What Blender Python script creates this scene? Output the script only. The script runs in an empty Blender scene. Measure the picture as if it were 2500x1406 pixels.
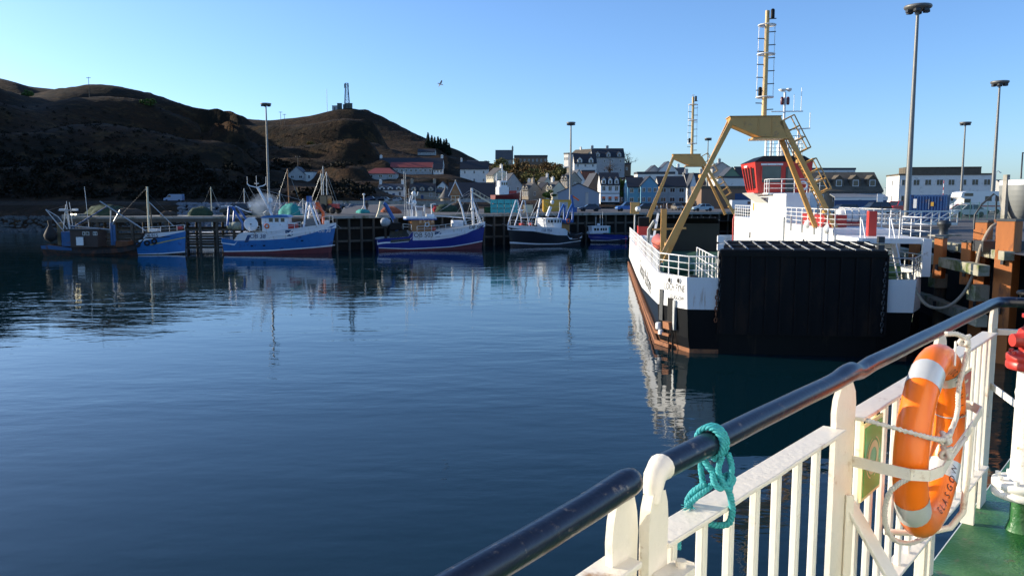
import bpy, math, random
import numpy as np
from mathutils import Vector, Matrix
from mathutils.bvhtree import BVHTree
R = random.Random(7)
rad = math.radians
SC = bpy.context.scene
COL = SC.collection
# ---------------------------------------------------------------- camera, sky, sun, exposure
F = 1950.0; H = 7.5; PITCH = rad(6.32)
cam_d = bpy.data.cameras.new('camera'); cam_d.sensor_width = 36; cam_d.lens = 36*F/2500
cam_d.clip_start = .05; cam_d.clip_end = 6000
cam = bpy.data.objects.new('camera', cam_d); COL.objects.link(cam)
cam.location = (0, 0, H); cam.rotation_euler = (math.pi/2-PITCH, 0, 0); SC.camera = cam
SUN_AZ = rad(-73); SUN_EL = rad(17)          # azimuth from +Y, negative = left
S = Vector((math.sin(SUN_AZ)*math.cos(SUN_EL), math.cos(SUN_AZ)*math.cos(SUN_EL), math.sin(SUN_EL)))
w = bpy.data.worlds.new('World'); SC.world = w; w.use_nodes = True
nt = w.node_tree; bg = nt.nodes['Background']
sky = nt.nodes.new('ShaderNodeTexSky'); sky.sky_type = 'NISHITA'; sky.sun_disc = False
sky.sun_elevation = SUN_EL; sky.sun_rotation = SUN_AZ+0
sky.altitude = 0; sky.air_density = .85; sky.dust_density = .7; sky.ozone_density = 4.0
tint = nt.nodes.new('ShaderNodeMix'); tint.data_type = 'RGBA'; tint.blend_type = 'MULTIPLY'; tint.inputs[0].default_value = 1; tint.inputs[7].default_value = (.97, 1.07, 1.2, 1)   # the camera's cool white balance
nt.links.new(sky.outputs[0], tint.inputs[6]); nt.links.new(tint.outputs[2], bg.inputs[0]); bg.inputs[1].default_value = .12
sl = bpy.data.lights.new('sun', 'SUN'); sl.energy = 4.3; sl.angle = rad(.5); sl.color = (1, .88, .69)
so = bpy.data.objects.new('sun', sl); COL.objects.link(so); so.rotation_euler = S.to_track_quat('Z', 'Y').to_euler()
SC.view_settings.view_transform = 'Standard'; SC.view_settings.look = 'None'
SC.view_settings.exposure = .75; SC.view_settings.gamma = 1
SC.render.engine = 'CYCLES'
# ---------------------------------------------------------------- helpers
def ray(px, py):
    x = (px-1250)/F; y = -(py-703)/F
    return (x, math.cos(PITCH)+y*math.sin(PITCH), -math.sin(PITCH)+y*math.cos(PITCH))
def atY(px, py, Y):
    r = ray(px, py); k = Y/r[1]; return Vector((r[0]*k, Y, H+r[2]*k))
def atZ(px, py, z):
    r = ray(px, py); k = (z-H)/r[2]; return Vector((r[0]*k, r[1]*k, z))
_mats = {}
def M(name, col, rough=.6, metal=0., var=.18, scale=2., bump=0., dirt=None, alpha=None, spec=None, stretch=None, bscale=None, emit=None):
    if name in _mats: return _mats[name]
    m = bpy.data.materials.new(name); m.use_nodes = True; n = m.node_tree.nodes; l = m.node_tree.links
    b = n['Principled BSDF']; b.inputs['Roughness'].default_value = rough; b.inputs['Metallic'].default_value = metal
    if spec is not None: b.inputs['Specular IOR Level'].default_value = spec
    tc = n.new('ShaderNodeTexCoord'); src = tc.outputs['Object']
    if stretch:
        mp = n.new('ShaderNodeMapping'); mp.inputs['Scale'].default_value = stretch; l.new(src, mp.inputs[0]); src = mp.outputs[0]
    nz = n.new('ShaderNodeTexNoise'); nz.inputs['Scale'].default_value = scale; nz.inputs['Detail'].default_value = 5; nz.inputs['Roughness'].default_value = .65
    l.new(src, nz.inputs['Vector'])
    mx = n.new('ShaderNodeMix'); mx.data_type = 'RGBA'
    c = Vector(col[:3])
    mx.inputs[6].default_value = (*[max(0, v*(1-var*1.6)) for v in c], 1); mx.inputs[7].default_value = (*[min(1, v*(1+var*1.2)) for v in c], 1)
    l.new(nz.outputs['Fac'], mx.inputs[0]); out = mx.outputs[2]
    if dirt:
        dc, amt, ds = dirt
        n2 = n.new('ShaderNodeTexNoise'); n2.inputs['Scale'].default_value = ds; n2.inputs['Detail'].default_value = 7; n2.inputs['Roughness'].default_value = .7
        l.new(src, n2.inputs['Vector'])
        cr = n.new('ShaderNodeMapRange'); cr.inputs[1].default_value = .62-amt*.35; cr.inputs[2].default_value = .72-amt*.2
        l.new(n2.outputs['Fac'], cr.inputs[0])
        m2 = n.new('ShaderNodeMix'); m2.data_type = 'RGBA'; m2.inputs[7].default_value = (*dc, 1)
        l.new(cr.outputs[0], m2.inputs[0]); l.new(out, m2.inputs[6]); out = m2.outputs[2]
    l.new(out, b.inputs['Base Color'])
    if bump:
        n3 = n.new('ShaderNodeTexNoise'); n3.inputs['Scale'].default_value = bscale or scale*6; n3.inputs['Detail'].default_value = 4
        l.new(src, n3.inputs['Vector'])
        bp = n.new('ShaderNodeBump'); bp.inputs['Strength'].default_value = 1; bp.inputs['Distance'].default_value = bump
        l.new(n3.outputs['Fac'], bp.inputs['Height']); l.new(bp.outputs[0], b.inputs['Normal'])
    if emit:
        b.inputs['Emission Color'].default_value = (*emit[0], 1); b.inputs['Emission Strength'].default_value = emit[1]
    _mats[name] = m
    return m
XF = {}          # root matrices (world)
def tag(o, label=None, cat=None, group=None, kind=None):
    if label: o['label'] = label
    if cat: o['category'] = cat
    if group: o['group'] = group
    if kind: o['kind'] = kind
    return o
def thing(name, label, cat, loc=(0, 0, 0), rz=0., group=None):
    o = bpy.data.objects.new(name, None); COL.objects.link(o); o.empty_display_size = .3
    o.location = loc; o.rotation_euler = (0, 0, rz)
    XF[o.name] = Matrix.Translation(Vector(loc)) @ Matrix.Rotation(rz, 4, 'Z')
    return tag(o, label, cat, group)
def frame(d):
    d = Vector(d).normalized(); u = Vector((0, 0, 1)) if abs(d.z) < .95 else Vector((0, 1, 0))
    a = d.cross(u).normalized(); return a, a.cross(d).normalized()
class MB:
    def __init__(s): s.v = []; s.f = []; s.m = []; s.sm = []
    def add(s, vs, fs, mi=0, sm=False):
        o = len(s.v); s.v += [tuple(v) for v in vs]
        for f in fs: s.f.append([i+o for i in f]); s.m.append(mi); s.sm.append(sm)
        return s
    def b(s, x0, x1, y0, y1, z0, z1, mi=0):
        v = [(x, y, z) for z in (z0, z1) for y in (y0, y1) for x in (x0, x1)]
        return s.add(v, [(0, 2, 3, 1), (4, 5, 7, 6), (0, 1, 5, 4), (1, 3, 7, 5), (3, 2, 6, 7), (2, 0, 4, 6)], mi)
    def c(s, p, d, mi=0): return s.b(p[0]-d[0]/2, p[0]+d[0]/2, p[1]-d[1]/2, p[1]+d[1]/2, p[2]-d[2]/2, p[2]+d[2]/2, mi)
    def beam(s, p, q, w, h=None, mi=0, up=None, w2=None, h2=None):
        h = h or w; w2 = w2 or w; h2 = h2 or h
        p = Vector(p); q = Vector(q); d = (q-p).normalized()
        if up is None: a, u = frame(d)
        else: a = d.cross(Vector(up)).normalized(); u = a.cross(d).normalized()
        v = [p-a*w/2-u*h/2, p+a*w/2-u*h/2, p+a*w/2+u*h/2, p-a*w/2+u*h/2, q-a*w2/2-u*h2/2, q+a*w2/2-u*h2/2, q+a*w2/2+u*h2/2, q-a*w2/2+u*h2/2]
        return s.add(v, [(0, 1, 2, 3), (7, 6, 5, 4), (0, 4, 5, 1), (1, 5, 6, 2), (2, 6, 7, 3), (3, 7, 4, 0)], mi)
    def tube(s, p, q, r, r2=None, n=8, mi=0, cap=True):
        r2 = r if r2 is None else r2; p = Vector(p); q = Vector(q); a, u = frame(q-p)
        v = []
        for c, rr in ((p, r), (q, r2)):
            for i in range(n):
                t = 2*math.pi*i/n; v.append(c+a*math.cos(t)*rr+u*math.sin(t)*rr)
        s.add(v, [(i, (i+1) % n, n+(i+1) % n, n+i) for i in range(n)], mi, n > 5)
        if cap: s.add(v, [list(range(n))[::-1], list(range(n, 2*n))], mi)
        return s
    def path(s, pts, r, n=6, mi=0, closed=False, cap=True):
        pts = [Vector(p) for p in pts]; N = len(pts); rr = r if isinstance(r, (list, tuple)) else [r]*N
        v = []; a0 = None
        for i, p in enumerate(pts):
            if closed: d = pts[(i+1) % N]-pts[i-1]
            else: d = pts[min(i+1, N-1)]-pts[max(i-1, 0)]
            d.normalize()
            if a0 is None: a, u = frame(d)
            else:
                a = (a0-d*a0.dot(d)).normalized(); u = a.cross(d)
            a0 = a
            for k in range(n):
                t = 2*math.pi*k/n; v.append(p+(a*math.cos(t)+u*math.sin(t))*rr[i])
        fs = []
        for i in range(N if closed else N-1):
            for k in range(n):
                j = (i+1) % N; fs.append((i*n+k, i*n+(k+1) % n, j*n+(k+1) % n, j*n+k))
        s.add(v, fs, mi, True)
        if cap and not closed: s.add(v, [list(range(n))[::-1], list(range((N-1)*n, N*n))], mi)
        return s
    def prism(s, poly, ext, mi=0, capmi=None):
        n = len(poly); e = Vector(ext); a = [Vector(p) for p in poly]; v = a+[p+e for p in a]
        s.add(v, [(i, (i+1) % n, n+(i+1) % n, n+i) for i in range(n)], mi)
        s.add(v, [list(range(n))[::-1], list(range(n, 2*n))], mi if capmi is None else capmi)
        return s
    def lathe(s, prof, c=(0, 0, 0), n=16, mi=0, axis='z', sm=True, cap=True):
        c = Vector(c); v = []
        for r, z in prof:
            for i in range(n):
                t = 2*math.pi*i/n; a, b_ = r*math.cos(t), r*math.sin(t)
                v.append(c+(Vector((a, b_, z)) if axis == 'z' else Vector((a, z, b_)) if axis == 'y' else Vector((z, a, b_))))
        N = len(prof); fs = [(i*n+k, i*n+(k+1) % n, (i+1)*n+(k+1) % n, (i+1)*n+k) for i in range(N-1) for k in range(n)]
        s.add(v, fs, mi, sm)
        if cap: s.add(v, [list(range(n))[::-1], list(range((N-1)*n, N*n))], mi)
        return s
    def xf(s, m):
        s.v = [tuple(m @ Vector(p)) for p in s.v]; return s
    def mesh(s, name, mats):
        me = bpy.data.meshes.new(name); me.from_pydata(s.v, [], s.f)
        for m in (mats if isinstance(mats, (list, tuple)) else [mats]): me.materials.append(m)
        me.polygons.foreach_set('material_index', s.m); me.polygons.foreach_set('use_smooth', s.sm)
        me.update(); return me
    def build(s, name, mats, par=None, label=None, cat=None, group=None, kind=None, bevel=0, world=False, fixn=True):
        if world and par is not None:
            r = par
            while r.parent: r = r.parent
            s.xf(XF[r.name].inverted())
        me = s.mesh(name, mats)
        if fixn:
            import bmesh
            bm = bmesh.new(); bm.from_mesh(me); bmesh.ops.recalc_face_normals(bm, faces=bm.faces); bm.to_mesh(me); bm.free()
        return link(name, me, par, label, cat, group, kind, bevel)
def link(name, me, par=None, label=None, cat=None, group=None, kind=None, bevel=0):
    o = bpy.data.objects.new(name, me); COL.objects.link(o)
    if par is not None: o.parent = par
    if bevel:
        bv = o.modifiers.new('bevel', 'BEVEL'); bv.width = bevel; bv.segments = 2; bv.limit_method = 'ANGLE'; bv.angle_limit = rad(35)
    return tag(o, label, cat, group, kind)
def copy_tree(o, parent=None, loc=None, rz=None, label=None):
    c = o.copy(); COL.objects.link(c); c.parent = parent
    if loc is not None: c.location = loc
    if rz is not None: c.rotation_euler = (0, 0, rz)
    if label: c['label'] = label
    for ch in list(o.children): copy_tree(ch, c)
    return c
def text2d(s, size, font_shear=0, align='CENTER', squash=1.):
    cu = bpy.data.curves.new('t', 'FONT'); cu.body = s; cu.size = size; cu.shear = font_shear; cu.align_x = align; cu.align_y = 'CENTER'
    cu.resolution_u = 3
    o = bpy.data.objects.new('t', cu); COL.objects.link(o)
    me = bpy.data.meshes.new_from_object(o.evaluated_get(bpy.context.evaluated_depsgraph_get()))
    vs = [(v.co.x*squash, v.co.y) for v in me.vertices]; fs = [list(p.vertices) for p in me.polygons]
    bpy.data.objects.remove(o); bpy.data.curves.remove(cu); bpy.data.meshes.remove(me)
    return vs, fs
def text_on(bv, s, size, org, ex, ey, rd, mat, par, off=.012, shear=0, squash=1., name='lettering'):
    """lay lettering on a surface: plane (org, ex, ey) projected along rd on the BVH"""
    vs, fs = text2d(s, size, shear, squash=squash); mb = MB(); out = []
    org, ex, ey, rd = map(Vector, (org, ex, ey, rd))
    for x, y in vs:
        p = org+ex*x+ey*y
        if bv:
            h = bv.ray_cast(p-rd*8, rd)
            if h[0] is not None: p = h[0]
        out.append(p-rd*off)
    mb.add(out, fs); return mb.build(name, mat, par, fixn=False)
def bvh(mb): return BVHTree.FromPolygons([Vector(v) for v in mb.v], mb.f)
def lerp(a, b, t): return a+(b-a)*t
def rails(name, pts, h, par, mat, n=3, post=1.5, r=.03, world=False):
    """ship's railing along a polyline of floor points: posts and n horizontal bars"""
    mb = MB(); pts = [Vector(p) for p in pts]
    for k in range(1, n+1):
        mb.path([p+Vector((0, 0, h*k/n)) for p in pts], r if k == n else r*.7, 5)
    for a, b_ in zip(pts[:-1], pts[1:]):
        L = (b_-a).length; m = max(1, round(L/post))
        for i in range(m+1): p = a.lerp(b_, i/m); mb.tube(p, p+Vector((0, 0, h)), r, n=5)
    return mb.build(name, mat, par, world=world, fixn=False)
# ---------------------------------------------------------------- materials
white = M('white_paint', (.78, .78, .76), .45, var=.05, scale=1.5, dirt=((.5, .42, .33), .12, 2.5))
boatwhite = M('boat_white', (.74, .76, .78), .4, var=.06, scale=1., dirt=((.4, .33, .25), .16, 1.6), stretch=(1, 1, .4))
offwhite = M('offwhite_render', (.76, .74, .68), .8, var=.08, scale=.8, dirt=((.35, .34, .3), .15, .7))
cream = M('cream_render', (.72, .64, .45), .8, var=.08, scale=.8)
greywall = M('grey_render', (.42, .41, .39), .85, var=.12, scale=.9, dirt=((.22, .22, .22), .2, .6))
stone = M('town_stone', (.36, .31, .24), .9, var=.3, scale=2.2, bump=.03)
slate = M('roof_slate', (.045, .05, .06), .6, var=.25, scale=1.8, bump=.02, stretch=(1, 1, 3))
redroof = M('red_roof', (.27, .05, .04), .7, var=.2, scale=1.5)
mossroof = M('moss_roof', (.13, .105, .075), .9, var=.3, scale=.9, dirt=((.06, .06, .04), .3, .7))
glass = M('dark_glass', (.02, .025, .03), .08, var=.1, spec=.7)
frame_w = M('window_frame', (.7, .7, .68), .5, var=.05)
black = M('black_paint', (.006, .006, .007), .55, var=.3, scale=1.2, spec=.2)
blackrub = M('black_rubber', (.015, .015, .015), .8, var=.3, scale=4)
lampsteel = M('lamp_mast_steel', (.20, .20, .19), .5, .4, var=.15, scale=2)
steel = M('galvanised_steel', (.42, .44, .45), .45, .6, var=.12, scale=3)
dsteel = M('dark_steel', (.06, .065, .07), .5, .5, var=.25, scale=3)
wood = M('varnished_wood', (.36, .16, .05), .4, var=.3, scale=2, stretch=(6, 6, .6))
timber = M('pier_timber', (.10, .085, .065), .85, var=.45, scale=1.5, bump=.03, stretch=(2, 2, .4))
shadewall = M('underside_shade', (.02, .018, .015), .9, var=.4, scale=.8)
concrete = M('concrete', (.34, .32, .28), .9, var=.22, scale=1.2, bump=.015, dirt=((.12, .12, .07), .35, .5))
asphalt = M('asphalt', (.085, .08, .078), .85, var=.2, scale=.6, bump=.006, bscale=20)
red = M('red_paint', (.48, .035, .025), .4, var=.1)
yellow = M('yellow_paint', (.62, .36, .05), .45, var=.12, scale=1.5, dirt=((.3, .16, .06), .15, 2))
orange = M('orange_paint', (.75, .12, .02), .45, var=.1)
teal = M('teal_plastic', (.05, .42, .42), .5, var=.12, scale=3)
rust = M('rust', (.17, .065, .028), .9, var=.4, scale=2.5, bump=.02)
deckgreen = M('boat_deck_green', (.03, .1, .06), .7, var=.25, scale=2)
# ---------------------------------------------------------------- water
wm = bpy.data.materials.new('harbour_water'); wm.use_nodes = True; n = wm.node_tree.nodes; l = wm.node_tree.links
b = n['Principled BSDF']; b.inputs['Base Color'].default_value = (.0015, .015, .021, 1); b.inputs['Roughness'].default_value = .02; b.inputs['IOR'].default_value = 1.333
tc = n.new('ShaderNodeTexCoord')
def wnoise(sx, sy, sc, det, rot=0.):
    mp = n.new('ShaderNodeMapping'); mp.inputs['Scale'].default_value = (sx, sy, 1); mp.inputs['Rotation'].default_value = (0, 0, rot); l.new(tc.outputs['Object'], mp.inputs[0])
    z = n.new('ShaderNodeTexNoise'); z.inputs['Scale'].default_value = sc; z.inputs['Detail'].default_value = det; z.inputs['Roughness'].default_value = .5
    l.new(mp.outputs[0], z.inputs['Vector']); return z.outputs['Fac']
def wmath(op, a, c):
    m = n.new('ShaderNodeMath'); m.operation = op
    for i, x in enumerate((a, c)):
        if isinstance(x, (int, float)): m.inputs[i].default_value = x
        else: l.new(x, m.inputs[i])
    return m.outputs[0]
patch = n.new('ShaderNodeMapRange'); patch.inputs[1].default_value = .42; patch.inputs[2].default_value = .62; patch.inputs[3].default_value = .28; patch.inputs[4].default_value = 1.
l.new(wnoise(.35, 1., .045, 2, .12), patch.inputs[0])
h1 = wmath('MULTIPLY', wnoise(.45, 1., .55, 2, .1), .055)
h2 = wmath('MULTIPLY', wnoise(.5, 1., 1.9, 2, -.2), .016)
h3 = wmath('MULTIPLY', wnoise(.7, 1., 7., 2, .3), .0022)
hh = wmath('MULTIPLY', wmath('ADD', wmath('ADD', h1, h2), h3), patch.outputs[0])
bp = n.new('ShaderNodeBump'); bp.inputs['Strength'].default_value = 1; bp.inputs['Distance'].default_value = 1.
l.new(hh, bp.inputs['Height']); l.new(bp.outputs[0], b.inputs['Normal'])
MB().add([(-2500, -600, 0), (2500, -600, 0), (2500, 4500, 0), (-2500, 4500, 0)], [(0, 1, 2, 3)]).build('water', wm, kind='structure', fixn=False)
# ---------------------------------------------------------------- terrain
SKY = [(-2600, 20, 230), (-1600, -60, 300), (-900, -110, 380), (-420, 30, 450), (-200, 160, 520), (-90, 232, 590), (0, 262, 620), (60, 243, 640), (130, 221, 660), (170, 212, 680), (250, 207, 700), (310, 218, 700), (360, 228, 700), (420, 250, 690), (490, 268, 690), (540, 265, 680), (600, 283, 670), (640, 290, 660), (720, 290, 660), (790, 278, 650), (850, 265, 640), (880, 270, 640), (940, 295, 620), (1000, 320, 600), (1060, 352, 580), (1100, 372, 560), (1160, 392, 540), (1210, 402, 520), (1300, 404, 500), (1450, 416, 480), (1540, 428, 470), (1700, 452, 450), (1900, 474, 420), (2200, 480, 400), (2700, 482, 400)]  # first entries: unseen ridge left of frame, raised to shade the lower slopes
ctrl = []
sx = [s[0] for s in SKY]
for px in list(range(-2600, -420, 70))+list(range(-420, 2700, 25)):
    py = np.interp(px, sx, [s[1] for s in SKY]); Yr = np.interp(px, sx, [s[2] for s in SKY])
    p = atY(px, py+float(np.interp(px, [0, 90, 500, 800, 880, 960, 1250, 1400], [3, 9, 9, 4, -5, 5, 8, 4])), Yr); ctrl.append((p.x, p.y, p.z)); hx = p.x/p.y
    for k, zz in ((90, .86), (250, .45), (500, .1)): ctrl.append((hx*(Yr+k), Yr+k, p.z*zz))
    if px < -420:
        for t, zf in ((.3, .3), (.6, .7)): ctrl.append((hx*lerp(150, Yr, t), lerp(150, Yr, t), 5+(p.z-5)*zf))
        ctrl.append((hx*120, 120, -3))
    elif px < 900:
        for t, zf in ((.12, .15), (.25, .33), (.45, .58), (.7, .83)) if px < 600 else ((.12, .07), (.25, .2), (.45, .44), (.7, .74)):
            Y = lerp(222, Yr, t); ctrl.append((hx*Y, Y, 7+(p.z-7)*zf))
        for Y, z in ((150, -3.), (166, -2.5), (183, -1.2), (190, .1), (197, 3.), (206, 6.2), (216, 7.)): ctrl.append((hx*Y, Y, z))
    else:
        ctrl.append((hx*lerp(300, Yr, .5), lerp(300, Yr, .5), lerp(8, p.z, .5)))
        for Y, z in ((150, 3.4), (180, 4.6), (205, 5.6), (225, 6.6)): ctrl.append((hx*Y, Y, z))
HOUSEPTS = []; LOS = []          # house bases, filled by the table below
# ---------------------------------------------------------------- town table: pixel extents, distance, look
dslate = M('dark_slate', (.022, .024, .03), .65, var=.25, scale=1.6, bump=.02, stretch=(1, 1, 3))
greyslate = M('grey_slate', (.10, .095, .09), .7, var=.25, scale=1.6, bump=.02, stretch=(1, 1, 3))
brownwall = M('brown_render', (.22, .14, .09), .85, var=.12, scale=.9)
bluewall = M('pale_blue_render', (.16, .36, .48), .8, var=.1, scale=.9)
shedblue = M('blue_grey_cladding', (.26, .31, .38), .6, var=.08, scale=.7, stretch=(5, 5, .3))
greenroof = M('green_gable', (.17, .26, .17), .8, var=.12)
bluepaint = M('deep_blue_paint', (.02, .06, .16), .5, var=.15)
fence_g = M('green_mesh_fence', (.10, .22, .19), .5, .3)
HS = []
def Hs(label, xl, xr, yb, ye, yr, Y, dep=7, ax='x', wall=offwhite, roof=slate, win=(3, 1), dorm=0, chim=(), rz=0, hip=0, door=0, name='house', cat='house', gw=None, wt=.9):
    HS.append(dict(label=label, xl=xl, xr=xr, yb=yb, ye=ye, yr=yr, Y=Y, dep=dep, ax=ax, wall=wall, roof=roof, win=win, dorm=dorm, chim=chim, rz=rad(rz), hip=hip, door=door, name=name, cat=cat, wt=wt))
    p = atY((xl+xr)/2, yb, Y); HOUSEPTS.append((p.x, p.y+dep*.4, p.z)); HOUSEPTS.append((p.x, p.y-2, p.z-.4))
    if xr < 1100 and yb < 448:
        for k in (30, 60): HOUSEPTS.append((p.x*(Y+k)/Y, Y+k, p.z+k*.2))
        LOS.append(((xl+xr)/2, (xr-xl)/2, yb, Y))
        for k in (14, 34, 60, 90):
            for e_ in (xl, (xl+xr)/2, xr):
                q = atY(e_, yb, Y-k)
                if q.y > (225 if xl < 880 else 315): HOUSEPTS.append((q.x, q.y, q.z-.6-k*.02))
Hs('grey gable house with white wing on the dark hillside', 704, 744, 440, 426, 408, 330, 8, 'y', greywall, slate, (2, 1), wt=1.5)
Hs('low white flat-roofed annexe beside the grey gable house', 744, 766, 446, 421, 419, 331, 7, 'f', offwhite, slate, (1, 1))
Hs('small pale bungalow high on the left hillside', 515, 548, 398, 388, 384, 470, 6, 'x', offwhite, slate, (2, 1))
Hs('bungalow with red hipped roof and three wide windows', 894, 965, 438, 424, 410, 330, 9, 'x', greywall, redroof, (3, 1), hip=.25, wt=1.7)
Hs('long low schoolhouse with red roof strip on the hill', 953, 1055, 426, 409, 397, 390, 8, 'x', greywall, redroof, (9, 1), wt=1.2)
Hs('dark slate roofed house with pale gables behind the red roof', 925, 1080, 420, 402, 386, 400, 9, 'x', offwhite, dslate, (3, 1), chim=(.02, .98))
Hs('white glazed annexe at the end of the long schoolhouse', 1058, 1080, 425, 413, 400, 388, 6, 'x', offwhite, dslate, (3, 1), wt=1.1)
Hs('white cottage with three dormers and a chimney on each gable', 923, 984, 486, 463, 450, 290, 6.5, 'x', offwhite, slate, (4, 1), dorm=3, chim=(.06, .94), door=1)
Hs('stone cottage with three rounded dormers and cream gable', 1000, 1062, 490, 466, 448, 280, 6.5, 'x', stone, dslate, (3, 1), dorm=3, chim=(.06, .95), door=1)
Hs('low cream outbuilding beside the stone cottage', 1060, 1090, 488, 470, 461, 284, 5, 'x', cream, slate, (2, 1))
Hs('tall white three-storey house with slate roof on the slope', 1124, 1192, 470, 413, 395, 380, 8, 'x', offwhite, dslate, (3, 3), chim=(.03,))
Hs('cream house with sunlit front and grey chimney gable', 1168, 1224, 470, 428, 411, 345, 9, 'x', cream, greyslate, (4, 3), chim=(.95,), rz=-48)
Hs('long dark slate roofed hall behind the wooden pavilion', 1095, 1226, 492, 480, 447, 255, 10, 'x', greywall, dslate, (6, 1))
Hs('grey gabled house below the wooded ridge', 1225, 1282, 472, 452, 424, 300, 9, 'y', greywall, dslate, (2, 1), rz=14)
Hs('stone chapel with steep roof and bellcote on the ridge', 1210, 1252, 402, 388, 367, 470, 8, 'x', stone, greyslate, (3, 1), name='chapel', cat='chapel')
Hs('long flat dark school building beside the chapel', 1256, 1336, 402, 384, 380, 480, 10, 'f', brownwall, slate, (8, 1), name='school_building', cat='building')
Hs('white block at the left of the big hilltop house', 1362, 1402, 425, 378, 375, 400, 9, 'f', offwhite, slate, (3, 2), rz=-46)
Hs('pale hilltop house with long brown slate roof', 1380, 1446, 425, 378, 366, 405, 8, 'x', cream, mossroof, (4, 2), chim=(.3, .95), rz=-46)
Hs('big grey hilltop house with three roof dormers', 1446, 1524, 428, 384, 363, 385, 11, 'x', greywall, dslate, (4, 2), dorm=3, chim=(.03, .5))
Hs('white two-storey house with black roof below the hilltop house', 1402, 1456, 428, 398, 376, 350, 8, 'x', offwhite, dslate, (3, 2), dorm=2)
Hs('brown annexe at the right end of the hilltop house', 1520, 1540, 425, 402, 399, 388, 7, 'f', brownwall, slate, (1, 1))
Hs('grey cottage with two small dormers in the sunlit row', 1260, 1304, 486, 463, 446, 265, 6, 'x', stone, greyslate, (3, 1), dorm=2, chim=(.7,), rz=-46)
Hs('cream cottage with two pointed dormers in the sunlit row', 1322, 1360, 486, 461, 444, 262, 6, 'x', cream, greyslate, (3, 1), dorm=2, chim=(.05,), rz=-46)
Hs('small dark roofed cottage between the two sunlit cottages', 1298, 1328, 486, 462, 447, 270, 6, 'x', stone, dslate, (2, 1), rz=-46)
Hs('stone two-storey house with slate roof and dormers', 1358, 1396, 486, 440, 421, 268, 7, 'x', stone, greyslate, (3, 2), dorm=2, chim=(.1,), rz=-46)
Hs('white gable house with dark roof above the blue-grey shed', 1390, 1436, 480, 446, 416, 290, 8, 'y', offwhite, slate, (1, 1), rz=10)
Hs('red-brown flat roofed stair tower behind the white gable', 1420, 1452, 470, 420, 417, 310, 6, 'f', M('red_brown_render', (.20, .08, .05), .85), slate, (1, 1))
Hs('blue-grey metal shed with wide gable on the quay', 1362, 1462, 514, 472, 449, 195, 14, 'y', shedblue, slate, (0, 0), rz=-6, name='shed', cat='shed')
Hs('brown gable house behind the white bar building', 1432, 1480, 490, 464, 424, 236, 9, 'y', brownwall, dslate, (0, 0), rz=8)
Hs('white harbour bar with black trimmed windows and slate dormers', 1466, 1512, 499, 450, 423, 222, 8, 'x', white, dslate, (3, 2), dorm=3, wt=1.2)
Hs('pale blue shop house with dark roof', 1532, 1572, 500, 456, 434, 232, 8, 'x', bluewall, dslate, (2, 2), wt=1.2)
Hs('pale blue house with front gable beside the stone shop', 1564, 1606, 500, 454, 432, 230, 8, 'y', bluewall, dslate, (3, 2), wt=1.)
Hs('grey stone shop with dark slate roof on the waterfront', 1608, 1674, 500, 455, 432, 236, 8, 'x', greywall, dslate, (3, 2), wt=1.6)
Hs('pale house with flat top behind the blue houses', 1556, 1646, 470, 426, 421, 290, 8, 'f', offwhite, slate, (4, 1))
Hs('house with small grey gable on the skyline', 1582, 1612, 470, 419, 405, 300, 8, 'y', greywall, slate, (1, 1))
Hs('house with tall pale gable and finial on the skyline', 1606, 1654, 470, 420, 396, 298, 8, 'y', offwhite, slate, (1, 1))
Hs('row of dark roofed houses beside the slanting gantry leg', 1676, 1722, 500, 450, 424, 250, 8, 'x', greywall, dslate, (3, 2), chim=(.1, .9))
Hs('white gable cottage end among the dark roofs', 1684, 1700, 495, 452, 424, 240, 6, 'y', white, dslate, (1, 1))
Hs('grey gabled house with chimney stack behind the green gable', 1738, 1784, 470, 412, 398, 280, 8, 'y', greywall, slate, (1, 1), chim=(.5,))
Hs('house with pale green gable behind the wheelhouse', 1766, 1806, 470, 431, 410, 262, 8, 'y', greenroof, slate, (1, 1))
Hs('dark roofed building right of the green gable', 1800, 1870, 470, 430, 408, 272, 8, 'x', greywall, dslate, (2, 1))
Hs('pale two-storey flat-roofed shop behind the ferry wheelhouse', 1752, 1850, 500, 436, 432, 240, 9, 'f', offwhite, slate, (3, 1), wt=1.6)
Hs('brown single-storey flat warehouse with blue shutter on the quay', 1712, 1860, 506, 462, 456, 210, 12, 'f', brownwall, mossroof, (0, 0), name='warehouse', cat='warehouse')
Hs('long mossy roofed warehouse with dark dormers behind the cars', 1990, 2150, 506, 466, 422, 165, 10, 'x', stone, mossroof, (5, 1), dorm=4, rz=-3, name='warehouse', cat='warehouse')
Hs('long pale flat-roofed building behind the mossy warehouse', 1960, 2085, 480, 416, 412, 260, 9, 'f', offwhite, slate, (5, 2), wt=1.2)
Hs('long white office with mossy parapet and row of square windows', 2190, 2420, 506, 429, 426, 185, 12, 'f', offwhite, mossroof, (8, 2), rz=-12, name='office_building', cat='office', wt=1.6)
Hs('grey houses beyond the right end of the white office', 2450, 2540, 490, 455, 440, 260, 9, 'x', greywall, slate, (4, 1))
Hs('small white cottage under the grey gable house in the town', 1283, 1302, 470, 456, 446, 310, 6, 'x', offwhite, slate, (2, 1), chim=(.1,), rz=-20)
Hs('small cream cottage at the foot of the wooded bank', 1306, 1336, 462, 444, 433, 330, 6, 'x', cream, greyslate, (3, 1), chim=(.9,), rz=-30)
Hs('low white house below the chapel bank', 1196, 1226, 470, 452, 440, 320, 6, 'x', offwhite, slate, (3, 1), chim=(.05,), rz=-25)
Hs('brown gable house right of the white bar', 1508, 1534, 496, 462, 440, 262, 7, 'y', brownwall, slate, (1, 2))
Hs('pale narrow house behind the stone shop', 1644, 1674, 470, 424, 410, 310, 7, 'x', offwhite, slate, (2, 2), chim=(.5,))
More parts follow.
